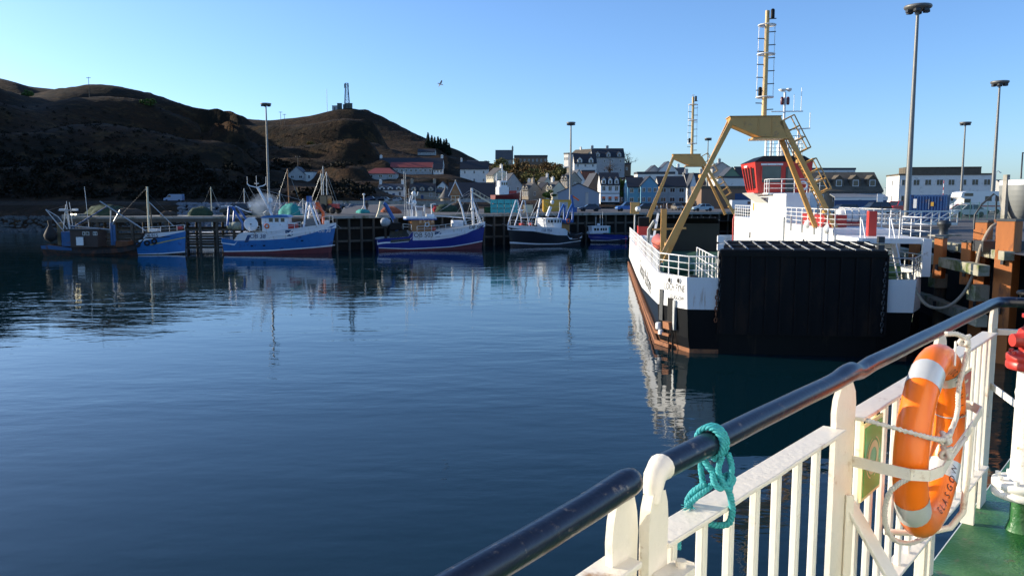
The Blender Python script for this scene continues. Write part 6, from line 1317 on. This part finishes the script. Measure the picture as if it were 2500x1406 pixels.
# waterfront bollards and people
for i, px in enumerate((1592, 1597, 1604, 1614)): 
    x = atY(px, 505, 168).x; t = thing('white_bollard', ('leftmost', 'second', 'third', 'rightmost')[i]+' pale bollard in the row by the waterfront walkers', 'bollard', (x, 168, qz(x, 168)), 0, 'pale waterfront bollards'); MB().lathe([(.16, 0), (.16, 1.0), (.1, 1.1)], (0, 0, 0), 10).build('post', concrete, t); MB().lathe([(.17, .7), (.17, .85)], (0, 0, 0), 10).build('band', white, t)
def person(label, loc, rz, top, legs, hgt=1.72, step=.16):
    t = thing('person', label, 'person', loc, rz); k = hgt/1.75
    bm = bpy.data.meshes.new('body'); J = {'pel': (0, 0, .95), 'wai': (0, 0, 1.12), 'che': (0, .0, 1.36), 'nek': (0, .01, 1.5), 'hed': (0, -.02, 1.62), 'crn': (0, 0, 1.72), 'lh': (-.1, 0, .9), 'lk': (-.11, -step, .5), 'la': (-.11, -step*.6, .09), 'lt': (-.11, -step-.12, .04), 'rh': (.1, 0, .9), 'rk': (.11, step*.5, .5), 'ra': (.11, step*1.2, .1), 'rt': (.11, step*.7, .04), 'ls': (-.2, 0, 1.42), 'le': (-.26, .06, 1.15), 'lw': (-.24, -.1, .92), 'lf': (-.24, -.15, .82), 'rs': (.2, 0, 1.42), 're': (.26, .02, 1.15), 'rw': (.25, -.16, .95), 'rf': (.25, -.22, .86)}
    E_ = [('pel', 'wai'), ('wai', 'che'), ('che', 'nek'), ('nek', 'hed'), ('hed', 'crn'), ('pel', 'lh'), ('lh', 'lk'), ('lk', 'la'), ('la', 'lt'), ('pel', 'rh'), ('rh', 'rk'), ('rk', 'ra'), ('ra', 'rt'), ('che', 'ls'), ('ls', 'le'), ('le', 'lw'), ('lw', 'lf'), ('che', 'rs'), ('rs', 're'), ('re', 'rw'), ('rw', 'rf')]
    names = list(J); rad_ = dict(pel=.15, wai=.14, che=.17, nek=.06, hed=.1, crn=.08, lh=.11, lk=.07, la=.05, lt=.04, rh=.11, rk=.07, ra=.05, rt=.04, ls=.09, le=.06, lw=.045, lf=.035, rs=.09, re=.06, rw=.045, rf=.035)
    bm.from_pydata([tuple(v*k for v in J[n_]) for n_ in names], [(names.index(a), names.index(c)) for a, c in E_], []); o = bpy.data.objects.new('body', bm); COL.objects.link(o); o.parent = t
    bm.materials.append(top); sk = o.modifiers.new('skin', 'SKIN'); 
    if not bm.skin_vertices: bm.attributes if False else None
    for i, n_ in enumerate(names):
        sv = bm.skin_vertices[0].data[i]; sv.radius = (rad_[n_]*k,)*2; sv.use_root = (n_ == 'pel')
    o.modifiers.new('sub', 'SUBSURF').levels = 1
    MB().lathe([(.02, .0), (.12, .03), (.125, .1), (.06, .19)], (0, .01*k, 1.62*k), 10).build('hair', black, t)
    MB().lathe([(.17*k, 0), (.16*k, .12), (.12*k, .2)], (0, 0, .86*k), 10).build('trousers', legs, t)
    return t
try:
    x = atY(896, 520, 133).x; person('person in dark clothes standing by the tripod mast', (x, 133, qz(x, 133)+.01), .4, M('dark_jacket', (.02, .02, .028), .9), M('dark_trousers', (.02, .02, .02), .9))
    x = atY(1621, 505, 165).x; person('walker in dark coat left of the pair on the waterfront', (x, 165, qz(x, 165)+.01), 1.4, M('grey_coat', (.05, .05, .07), .9), M('jeans', (.03, .04, .08), .9)); x = atY(1628, 505, 165.5).x; person('walker in pale top right of the pair on the waterfront', (x, 165.5, qz(x, 165.5)+.01), 1.5, M('pale_top', (.45, .42, .42), .9), M('jeans', (.03, .04, .08), .9))
except Exception as ex_: print('person failed', ex_)
# road sign and small lamp posts at the back
for px, py, Y, lab in ((1668, 418, 280, 'curved street lamp on the skyline behind the stone shop'), (2432, 418, 220, 'street lamp behind the right lamp mast'), (2160, 458, 240, 'twin street lamp beyond the warehouse corner')):
    p = atY(px, py, Y); t = thing('street_lamp', lab, 'street lamp', (p.x, Y, 6.)); h_ = p.z-6.; MB().path([(0, 0, 0), (0, 0, h_-.6), (.2, 0, h_-.1), (.7, 0, h_), (1.1, 0, h_-.3)], .09, 5).build('post', steel, t, fixn=False); MB().c((1.15, 0, h_-.4), (.5, .3, .2)).build('lamp_head', steel, t)
# white and red barrier pole and sign at the office
p = atY(2303, 470, 150); t = thing('striped_pole', 'red and white striped pole in front of the white office', 'pole', (p.x, 150, 6.2)); 
for i in range(8): MB().tube((0, 0, i*.6), (0, 0, i*.6+.6), .07, n=6).build('band', red if i % 2 else white, t)
p = atY(2148, 500, 120); t = thing('white_sign', 'white upright sign board beside the warehouse', 'sign', (p.x, 120, 6.)); MB().b(-.45, .45, -.04, .04, .8, 2.3).build('board', white, t); MB().tube((-.35, .06, 0), (-.35, .06, 2.2), .04, n=5).tube((.35, .06, 0), (.35, .06, 2.2), .04, n=5).build('legs', steel, t)
# gulls
def gull(name, label, loc, rz, span, fly=True):
    t = thing(name, label, 'gull', loc, rz); gw = M('gull_white', (.7, .7, .7), .7); gg = M('gull_grey', (.25, .26, .28), .7); s_ = span
    MB().path([(0, -.28*s_, 0), (0, -.2*s_, .02*s_), (0, 0, .03*s_), (0, .2*s_, 0), (0, .3*s_, -.01*s_)], [.015*s_, .04*s_, .06*s_, .04*s_, .02*s_], 8).build('body', gw, t, fixn=False)
    for k in (-1, 1):
        if fly: v = [(0, -.07*s_, .03*s_), (k*.22*s_, -.1*s_, .16*s_), (k*.5*s_, .02*s_, .06*s_), (k*.24*s_, .05*s_, .14*s_), (0, .09*s_, .03*s_)]
        else: v = [(k*.05*s_, -.1*s_, .05*s_), (k*.07*s_, .05*s_, .04*s_), (k*.03*s_, .32*s_, .0), (k*.02*s_, .05*s_, .08*s_), (k*.03*s_, -.1*s_, .07*s_)]
        MB().prism(v, (0, 0, .012*s_)).build('wing', gg, t)
    MB().lathe([(.01, 0), (.008*s_, .06*s_)], (0, -.3*s_, 0), 6, axis='y').build('beak', yellow, t)
    if not fly: MB().tube((-.02, 0, -.12), (-.02, 0, 0), .012, n=4).tube((.02, 0, -.12), (.02, 0, 0), .012, n=4).build('legs', yellow, t)
    return t
g_ = gull('flying_gull', 'gull flying in the clear sky above the hill shoulder', atY(1075, 206, 75), rad(120), 1.0); g_.rotation_euler = (rad(20), rad(35), rad(120))
fm_ = XF[FY.name] @ Vector((-.3, 47, 18.25)); gull('perched_gull', 'gull perched on top of the far ferry mast', fm_, rad(60), .6, False)
# ---------------------------------------------------------------- our own ship: deck, side, deckhouse
UU = Vector((.653, .757, 0)).normalized(); II = Vector((UU.y, -UU.x, 0)); R0 = Vector((-.09, 1.09, 0))
def RP(u, v, z): return R0+UU*u+II*v+Vector((0, 0, z))
dgm = bpy.data.materials.new('green_deck_paint'); dgm.use_nodes = True; n = dgm.node_tree.nodes; l = dgm.node_tree.links; b = n['Principled BSDF']
tc = n.new('ShaderNodeTexCoord')
def nz_(s, d=5): z = n.new('ShaderNodeTexNoise'); z.inputs['Scale'].default_value = s; z.inputs['Detail'].default_value = d; l.new(tc.outputs['Object'], z.inputs['Vector']); return z.outputs['Fac']
def mr_(f, a, c, lo=0., hi=1.): r = n.new('ShaderNodeMapRange'); r.inputs[1].default_value = a; r.inputs[2].default_value = c; r.inputs[3].default_value = lo; r.inputs[4].default_value = hi; l.new(f, r.inputs[0]); return r.outputs[0]
mx = n.new('ShaderNodeMix'); mx.data_type = 'RGBA'; mx.inputs[6].default_value = (.016, .10, .022, 1); mx.inputs[7].default_value = (.07, .20, .07, 1); l.new(mr_(nz_(3.2), .4, .62), mx.inputs[0])
m2 = n.new('ShaderNodeMix'); m2.data_type = 'RGBA'; m2.inputs[7].default_value = (.10, .11, .06, 1); l.new(mr_(nz_(14, 8), .62, .72), m2.inputs[0]); l.new(mx.outputs[2], m2.inputs[6]); l.new(m2.outputs[2], b.inputs['Base Color'])
l.new(mr_(nz_(2.1), .42, .6, .18, .6), b.inputs['Roughness'])
bp = n.new('ShaderNodeBump'); bp.inputs['Distance'].default_value = .004; l.new(nz_(60, 3), bp.inputs['Height']); l.new(bp.outputs[0], b.inputs['Normal'])
DZ = 5.9
MB().prism([RP(-14, -.02, DZ-.02), RP(5.2, -.02, DZ-.02), RP(5.2, 3.4, DZ-.02), RP(-14, 3.4, DZ-.02)], (0, 0, .02)).build('deck', dgm, kind='structure')
seam = MB()
for v in (.55, 1.75): seam.prism([RP(-10, v, DZ+.001), RP(5, v, DZ+.001), RP(5, v+.012, DZ+.001), RP(-10, v+.012, DZ+.001)], (0, 0, .004))
seam.prism([RP(2.75, .02, DZ+.001), RP(2.76, .02, DZ+.001), RP(2.76, 3.3, DZ+.001), RP(2.75, 3.3, DZ+.001)], (0, 0, .0045))
seam.build('deck_seam', M('seam_green', (.01, .05, .02), .6), kind='structure')
MB().prism([RP(-40, -.04, 2.6), RP(5.2, -.04, 2.6), RP(5.2, -.04, DZ-.03), RP(-40, -.04, DZ-.03)], II*3.6).build('ship_side', white, kind='structure')
MB().prism([RP(-40, -.0, -1.5), RP(5.2, -.0, -1.5), RP(5.2, -.0, 2.598), RP(-40, -.0, 2.598)], II*3.6).build('ship_lower_side', hullblk, kind='structure')
# deckhouse behind and to the right of the viewer
dhm = M('deckhouse_white', (.82, .81, .78), .5, var=.03, scale=1.)
MB().prism([RP(-14, 3.0, DZ), RP(2.2, 3.0, DZ), RP(2.2, 3.0, DZ+5.4), RP(-14, 3.0, DZ+5.4)], II*4).build('deckhouse', dhm, kind='structure')
# ---------------------------------------------------------------- ship's railing
def railmat(name, col, bumpd, dirt, rough=.38):
    m = M(name, col, rough, var=.05, scale=18, bump=bumpd, bscale=55, dirt=dirt); return m
rw = railmat('rail_white_gloss', (.83, .76, .64), .0022, ((.42, .24, .1), .03, 7.)); rwf = railmat('baluster_white', (.83, .78, .68), .0012, ((.5, .35, .2), -.02, 9.))
hrm = M('handrail_navy', (.006, .008, .02), .28, var=.3, scale=25, dirt=((.16, .14, .12), .1, 40.), spec=.6, bump=.0006, bscale=90)
RL = thing('ship_railing', 'white ship railing with navy handrail in the foreground', 'railing', tuple(RP(0, 0, DZ)))
def rb(mb, name, mat, bevel=.003, par=None): return mb.build(name, mat, par or RL, bevel=bevel, world=True)
HZ = 6.972; r_ = .0265
def hand(us, name='handrail'):
    pts = []; rs = []
    for u, dv, dz, k in us: pts.append(RP(u, dv, HZ+dz)); rs.append(r_*k)
    return MB().path(pts, rs, 20).build(name, hrm, RL, world=True, fixn=False)
wob = lambda u: .0006*math.sin(u*9)+.0004*math.sin(u*23)
left = [(-1.3+i*.06, wob(i*.06)*.6+.07*(.45-(-1.3+i*.06)), wob(i*.06+2)*.8-.004, 1.) for i in range(28)]+[(.435, 0, .0, 1.04), (.455, 0, .001, 1.06), (.472, 0, .002, 1.02), (.486, 0, .002, .9), (.494, 0, .002, .65), (.498, 0, .002, .3)]
hand(left)
right = [(.585+i*.051, wob(i*.05)*.5, wob(i*.05+1)*.5, .98) for i in range(20)]+[(1.60, 0, .001, 1.0), (1.64, 0, .004, 1.05), (1.69, 0, .006, 1.1), (1.73, 0, .006, 1.1), (1.765, 0, -.002, .98), (1.80, 0, -.006, .95), (1.86, 0, -.003, .98)]+[(1.92+i*.1, wob(i*.1), wob(i*.1+3)*.5, .98) for i in range(20)]+[(3.9, 0, 0, 1), (3.98, .01, 0, 1), (4.02, .05, 0, 1), (4.05, .15, 0, 1), (4.25, .6, 0, 1), (4.6, 1.4, 0, 1)]
hand(right)
FZ = 6.825; LZ = 6.13
def bar(u0, u1, z, w_=.07, t=.012, v=0., name='flat_bar'):
    mb = MB(); k = max(2, int((u1-u0)/.12)); pts = [lerp(u0, u1, i/k) for i in range(k+1)]
    v_ = []
    for u in pts:
        e_ = .0012*math.sin(u*31)+.0008*math.sin(u*77)
        sh_ = .07*max(0, .45-u)
        for (dv, dz) in ((-w_/2, -t/2), (w_/2+e_, -t/2), (w_/2+e_, t/2), (-w_/2, t/2)): v_.append(RP(u, v+dv+sh_, z+dz))
    mb.add(v_, [(i*4+j, i*4+(j+1) % 4, (i+1)*4+(j+1) % 4, (i+1)*4+j) for i in range(k) for j in range(4)]+[(0, 1, 2, 3), tuple(k*4+j for j in (3, 2, 1, 0))])
    return rb(mb, name, rw)
for a, c in ((-1.3, .47), (.57, 1.6), (1.76, 2.74), (2.9, 3.86)): bar(a, c, FZ, name='upper_bar')
for a, c in ((-1.3, .46), (.57, 1.6), (1.76, 2.74), (2.9, 3.86)): bar(a, c, LZ, name='lower_bar')
def post(uc, w_, top=.06, v=0., t=.016, z0=DZ, name='post', htop=HZ-.012, skew=0.):
    hz_ = FZ+.02; pr = [(-w_/2, z0), (w_/2, z0), (w_/2, hz_), (w_/2*1.04, hz_+.03), (w_/2*.92, hz_+.07), (top/2, htop), (-top/2, htop), (-w_/2*.92, hz_+.07), (-w_/2*1.04, hz_+.03), (-w_/2, hz_)]
    return rb(MB().prism([RP(uc+a, v-t/2, z) for a, z in pr], II*t), name, rw, .004)
post(.452, .085, .05); post(1.67, .17, .08); post(2.82, .17, .08); post(3.93, .15, .08)
post(.537, .07, .045, v=.018, t=.022, name='gate_stile', htop=HZ-.03)
MB().path([RP(.53, .018, HZ-.05), RP(.535, .016, HZ-.022), RP(.55, .01, HZ-.006), RP(.575, .004, HZ), RP(.592, .0, HZ)], [.017, .02, .022, .024, .0275], 14).build('stile_hook', rw, RL, world=True)
for z in (6.715, 6.742, 6.769): rb(MB().prism([RP(.515, .03, z), RP(.595, .03, z), RP(.613, .042, z), RP(.613, .066, z), RP(.595, .078, z), RP(.54, .078, z), RP(.515, .06, z)], (0, 0, .018)), 'hinge_lug', rw, .004)
rb(MB().tube(RP(.58, .055, 6.66), RP(.58, .055, 6.80), .011, n=10), 'hinge_pin', rw, .001)
rb(MB().b(-.012, .012, -.006, .006, 0, .3).xf(Matrix.Translation(RP(1.7, .02, 6.3))), 'weld_strip', rw, .001)
rb(MB().beam(RP(1.73, .012, 6.56), RP(1.80, .42, DZ), .012, .075, up=tuple(UU)), 'diagonal_stay', rw, .003)
us = [-.9+i*.132 for i in range(10)]+[.635+i*.136 for i in range(8)]+[1.83+i*.132 for i in range(7)]+[2.97+i*.132 for i in range(7)]
for u in us:
    if .38 < u < .6 or 1.58 < u < 1.78: continue
    rb(MB().beam(RP(u, .07*max(0, .45-u), LZ), RP(u+R.uniform(-.004, .004), .07*max(0, .45-u), FZ), .022, .022, up=tuple(UU)), 'baluster', rwf, .005)
for u in (2.75, 3.6): rb(MB().beam(RP(u, .0, DZ), RP(u, .0, LZ), .06, .02, up=tuple(UU)), 'foot', rw, .003)
rb(MB().beam(RP(3.93, .02, FZ), RP(4.3, .75, FZ), .03, .03), 'return_bar', rw, .003)
# lifebuoy bracket
yaw = -.017; BA = UU*math.cos(yaw)+II*math.sin(yaw); BN = -UU*math.sin(yaw)+II*math.cos(yaw); BC = RP(2.07, .155, 6.715)
def BP(a, z, n_=0.): return BC+BA*a+BN*n_+Vector((0, 0, z))
br = MB(); loop = [BP(-.325, -.02, -.15), BP(-.34, -.02, -.05), BP(-.345, -.02, .02), BP(-.32, -.02, .065), BP(-.25, -.02, .085), BP(-.1, -.0, .085), BP(.1, .02, .088), BP(.3, .05, .09), BP(.345, .055, .05), BP(.35, .05, -.155)]
lv = []
for p in loop:
    lv += [p+Vector((0, 0, -.018)), p+Vector((0, 0, .018))]
tmp = MB(); 
for i in range(len(loop)-1): tmp.beam(loop[i], loop[i+1], .005, .034, up=(0, 0, 1))
rb(tmp, 'buoy_bracket', rw, 0)
rb(MB().path([BP(.15, .03, .088), BP(.15, -.15, .085), BP(.145, -.27, .08), BP(.12, -.325, .05), BP(.06, -.345, -.02), BP(-.0, -.35, -.13)], .011, 8), 'buoy_hanger', rw, 0)
# ---------------------------------------------------------------- lifebuoy
LB = thing('lifebuoy', 'orange lifebuoy with silver bands hanging on the railing', 'lifebuoy', tuple(BC-Vector((0, 0, .33))))
lbo = M('lifebuoy_gloss', (.95, .19, .008), .28, var=.05, scale=8, spec=.5, bump=.0004, bscale=60)
RR_, rr2 = .263, .054
def torus(a0, a1, k, r2, mi=0):
    v = []; N = 18
    for i in range(k+1):
        t = lerp(a0, a1, i/k); e_ = BA*math.cos(t)+Vector((0, 0, math.sin(t))); c = BC+e_*RR_
        for j in range(N): q = 6.28318*j/N; v.append(c+e_*r2*math.cos(q)+BN*r2*.92*math.sin(q))
    return MB().add(v, [(i*N+j, i*N+(j+1) % N, (i+1)*N+(j+1) % N, (i+1)*N+j) for i in range(k) for j in range(N)], 0, True)
torus(0, 2*math.pi, 96, rr2).build('ring', lbo, LB, world=True)
rfl = M('reflective_tape', (.62, .63, .62), .3, .25, var=.08, scale=30)
for ang in (52, 122, 217, 322): torus(rad(ang-8), rad(ang+8), 8, rr2+.0014).build('reflective_band', rfl, LB, world=True)
torus(rad(8), rad(9.2), 3, rr2+.002).build('binding_cord', rfl, LB, world=True)
torus(rad(24), rad(24.6), 2, rr2+.0008).build('mould_seam', lbo, LB, world=True)
dkl = M('buoy_lettering', (.05, .015, .008), .6, var=.2)
def arc_text(s, a0, step, size, flip=False):
    for i, ch in enumerate(s):
        t = rad(a0+i*step); e_ = BA*math.cos(t)+Vector((0, 0, math.sin(t))); tg = (-BA*math.sin(t)+Vector((0, 0, math.cos(t))))
        ex, ey = (-tg, e_) if not flip else (tg, -e_)
        vs, fs = text2d(ch, size); out = []
        for x, y in vs:
            q = rad(128)-(y if not flip else -y)/rr2; r3 = rr2+.0016
            out.append(BC+e_*(RR_+r3*math.cos(q))+(ex*x)+BN*.93*r3*math.sin(q))
        MB().add(out, fs).build('letter', dkl, LB, world=True, fixn=False)
arc_text('LOCHNEVIS', 86, -9.5, .034); arc_text('GLASGOW', 268, 9., .034, True)
# grab rope
rpw = M('grab_line_white', (.66, .62, .55), .85, var=.15, scale=60, bump=.002, bscale=160)
def rope3(name, pts, r, mat, par, pitch=.03, k=4, label=None, cat=None):
    P_ = smooth([Vector(p) for p in pts], k); L = 0; o = []
    for s_ in range(3):
        out = []; L = 0; a0 = None
        for i, p in enumerate(P_):
            d = (P_[min(i+1, len(P_)-1)]-P_[max(0, i-1)]).normalized()
            if a0 is None: a, u = frame(d)
            else: a = (a0-d*a0.dot(d)).normalized(); u = a.cross(d)
            a0 = a
            if i: L += (p-P_[i-1]).length
            th = L/pitch*6.283+s_*2.094; out.append(p+(a*math.cos(th)+u*math.sin(th))*r*.52)
        o.append(out)
    mb = MB()
    for out in o: mb.path(out, r*.56, 6)
    return mb.build(name, mat, par, world=par is not None, fixn=False, label=label, cat=cat)
rope3('grab_rope', [BP(-.38, .13, -.10), BP(-.3, .09, .04), BP(-.25, .075, .075), BP(-.2, .07, .085), BP(-.12, .08, .08), BP(0., .1, .07), BP(.06, .18, .06), BP(.1, .25, .065), BP(.105, .31, .07), BP(.07, .345, .05), BP(.02, .352, .02)], .0085, rpw, LB, .03, 12)
rope3('grab_rope', [BP(-.335, -.02, .03), BP(-.345, -.08, -.03), BP(-.325, -.16, -.05), BP(-.27, -.24, -.05), BP(-.18, -.30, -.04), BP(-.06, -.335, -.02), BP(.02, -.335, 0)], .0085, rpw, LB, .03, 12)
rope3('grab_rope', [BP(-.19, .02, .075), BP(-.15, -.005, .085), BP(-.06, .01, .09), BP(.02, .02, .095)], .0085, rpw, LB, .03, 10)
for c in (BP(-.22, .072, .082), BP(.1, .325, .06), BP(-.19, .02, .08)):
    MB().path([c+BA*.014*math.cos(t*2)+BN*.012*math.sin(t*3)+Vector((0, 0, .014*math.sin(t*2+.5))) for t in np.linspace(0, 6.283, 30)], .0075, 6).build('knot', rpw, LB, world=True, fixn=False)
rb(MB().tube(BP(.02, .33, .05), BP(-.03, .26, .06), .004, n=5), 'tie', rw, 0)
# ---------------------------------------------------------------- teal rope on the handrail
tlm = M('teal_rope', (.03, .33, .36), .65, var=.3, scale=70, bump=.0015, bscale=200)
TR = thing('teal_rope', 'frayed turquoise rope knotted round the handrail', 'rope', tuple(RP(.80, .02, FZ)))
def RT(u, v, z): return RP(.795+(u-.80)*.72, v*.9, z)
def lp(u, rad_h, cz, v0=0., n_=9, a0=-60, a1=260, du=.0): return [RT(u+du*i/(n_-1), v0+rad_h*math.cos(rad(lerp(a0, a1, i/(n_-1)))), cz+rad_h*math.sin(rad(lerp(a0, a1, i/(n_-1))))) for i in range(n_)]
for k, u in enumerate((.80, .814, .828)): rope3('rope_turn', lp(u, .035, HZ, du=.005, a0=-70, a1=262), .0068, tlm, TR, .032, 8)
KN = RT(.80, .03, 6.893)
rope3('rope_leg', [RT(.835, .037, 6.95), RT(.836, .046, 6.925), RT(.82, .05, 6.90), RT(.80, .045, 6.89), RT(.775, .04, 6.885), RT(.765, .03, 6.90), RT(.78, .02, 6.91), RT(.80, .03, 6.90)], .0068, tlm, TR, .024, 10)
rope3('rope_leg', [RT(.797, .036, 6.95), RT(.79, .03, 6.92), RT(.785, .045, 6.895), RT(.80, .055, 6.88), RT(.82, .05, 6.885), RT(.84, .05, 6.895), RT(.845, .035, 6.9), RT(.83, .02, 6.895)], .0068, tlm, TR, .024, 10)
rope3('rope_leg', [RT(.81, -.03, 6.95), RT(.8, .0, 6.92), RT(.81, .03, 6.90), RT(.825, .045, 6.87), RT(.84, .047, 6.845), RT(.845, .048, 6.815), RT(.84, .038, 6.79), RT(.82, .0, 6.785), RT(.80, -.035, 6.80), RT(.78, -.045, 6.83), RT(.775, -.03, 6.86), RT(.785, .0, 6.885)], .0075, tlm, TR, .026, 10)
rope3('rope_leg', [RT(.80, .02, 6.89), RT(.78, .0, 6.87), RT(.765, -.02, 6.85), RT(.757, -.035, 6.83), RT(.75, -.05, 6.79), RT(.752, -.055, 6.73)], .0068, tlm, TR, .024, 10)
rope3('rope_leg', [RT(.82, -.035, 6.96), RT(.80, -.02, 6.91), RT(.79, -.01, 6.88), RT(.78, -.02, 6.85)], .0068, tlm, TR, .024, 10)
fr = MB(); rng = random.Random(4)
for i in range(26): p = RT(.752, -.02, 6.835); d = Vector((rng.gauss(-.6, .5), rng.gauss(-.3, .5), rng.gauss(0, .4)))*.02; fr.tube(p, p+d, .001, n=3)
fr.build('frayed_end', tlm, TR, world=True, fixn=False, kind='stuff')
# ---------------------------------------------------------------- signs
sgn = thing('lifebuoy_sign', 'green sign with a lifebuoy symbol fixed to the railing', 'sign', tuple(RP(1.96, .03, 6.5)))
grn = M('sign_green', (.03, .5, .12), .3, var=.1, scale=6); lum = M('sign_cream', (.8, .8, .42), .5, var=.04)
su0, su1, sz0, sz1 = 1.79, 1.985, 6.55, 6.80; MB().prism([RP(su0, .02, sz0), RP(su1, .02, sz0), RP(su1, .02, sz1), RP(su0, .02, sz1)], II*.006).build('plate', lum, sgn, world=True)
MB().prism([RP(su0+.012, .0262, sz0+.012), RP(su1-.012, .0262, sz0+.012), RP(su1-.012, .0262, sz1-.012), RP(su0+.012, .0262, sz1-.012)], II*.002).build('green_field', grn, sgn, world=True)
def flatring(c, ra, rb_, off, seg=40, a0=0, a1=360):
    v = []
    for i in range(seg+1): t = rad(lerp(a0, a1, i/seg)); v += [RP(c[0]+ra*math.cos(t), off, c[1]+ra*math.sin(t)), RP(c[0]+rb_*math.cos(t), off, c[1]+rb_*math.sin(t))]
    return MB().add(v, [(2*i, 2*i+1, 2*i+3, 2*i+2) for i in range(seg)])
sc = ((su0+su1)/2, (sz0+sz1)/2); flatring(sc, .034, .056, .0292).build('ring_symbol', lum, sgn, world=True, fixn=False)
for a in (45, 135, 225, 315): flatring(sc, .064, .069, .0292, 12, a-30, a+30).build('rope_symbol', lum, sgn, world=True, fixn=False)
rsg = thing('red_notice', 'small red notice plate on the railing beyond the lifebuoy', 'sign', tuple(RP(3.2, .02, 6.5))); MB().prism([RP(3.05, .016, 6.56), RP(3.36, .016, 6.56), RP(3.36, .016, 6.73), RP(3.05, .016, 6.73)], II*.005).build('plate', cream, rsg, world=True); MB().prism([RP(3.065, .0212, 6.572), RP(3.345, .0212, 6.572), RP(3.345, .0212, 6.718), RP(3.065, .0212, 6.718)], II*.002).build('red_field', red, rsg, world=True)
for k, wd in enumerate((.18, .12, .2)): MB().prism([RP(3.1, .0236, 6.68-k*.035), RP(3.1+wd, .0236, 6.68-k*.035), RP(3.1+wd, .0236, 6.692-k*.035), RP(3.1, .0236, 6.692-k*.035)], II*.001).build('text_line', cream, rsg, world=True)
# ---------------------------------------------------------------- hydrant standpipe
hp = RP(3.68, .208, DZ); HY = thing('fire_hydrant', 'white standpipe with red hydrant valve on the green deck', 'hydrant', tuple(hp)); hw_ = railmat('standpipe_white', (.78, .76, .7), .002, ((.4, .28, .15), .08, 14.))
MB().lathe([(.06, 0), (.045, .05), (.045, .17)], (0, 0, 0), 20).build('pedestal', dgm, HY)
MB().lathe([(.07, .17), (.125, .172), (.13, .18), (.13, .20), (.12, .205), (.12, .212), (.13, .217), (.13, .245), (.12, .25), (.065, .252), (.062, .27), (.056, .3), (.054, .66), (.058, .68), (.054, .70), (.054, .80)], (0, 0, 0), 28).build('column', hw_, HY)
for k in range(8): th = k*.785; MB().lathe([(.013, 0), (.013, .022)], (.105*math.cos(th), .105*math.sin(th), .248), 6).build('flange_bolt', hw_, HY)
for k in range(8): th = k*.785; MB().lathe([(.012, 0), (.012, .02)], (.085*math.cos(th), .085*math.sin(th), .865), 6).build('valve_bolt', red, HY)
MB().lathe([(.06, 0.795), (.1, 0.797), (.105, 0.805), (.105, 0.830), (.1, 0.835), (.105, 0.840), (.105, 0.865), (.1, 0.870), (.055, 0.872), (.05, 0.885), (.066, 0.915), (.07, 0.950), (.06, 0.985), (.04, 1.000), (.035, 1.040), (.05, 1.045), (.05, 1.060), (.02, 1.070)], (0, 0, 0), 24).build('valve_body', red, HY)
MB().lathe([(.03, 0), (.036, .05), (.045, .055), (.045, .08)], (0, 0, 0), 14, axis='x').xf(Matrix.Translation((-.11, -.02, .94))).build('outlet', red, HY)
MB().tube((0, 0, 1.06), (0, 0, 1.16), .01, n=8).build('spindle', steel, HY); MB().path([(.07*math.cos(t), .07*math.sin(t), 1.16) for t in np.linspace(0, 6.283, 24, endpoint=False)], .01, 8, closed=True).beam((-.07, 0, 1.16), (.07, 0, 1.16), .012).beam((0, -.07, 1.16), (0, .07, 1.16), .012).build('handwheel', black, HY)
MB().beam(RP(3.68, .155, 6.52), RP(3.93, .01, 6.54), .006, .035, up=(0, 0, 1)).build('clamp_strap', hw_, HY, world=True)
MB().c(tuple(RP(4.0, .42, 6.98)), (.22, .2, .02)).tube(RP(4.0, .42, DZ), RP(4.0, .42, 6.97), .02, n=8).build('side_table', white, label='white shelf bracket behind the hydrant handwheel', cat='bracket')
yl = MB().lathe([(.05, 0), (.05, .05), (.02, .06)], tuple(RP(2.95, -.06, 6.16)), 10).build('yellow_lamp', M('lamp_yellow', (.7, .5, .03), .4), label='small yellow cap behind the lower part of the railing', cat='lamp')
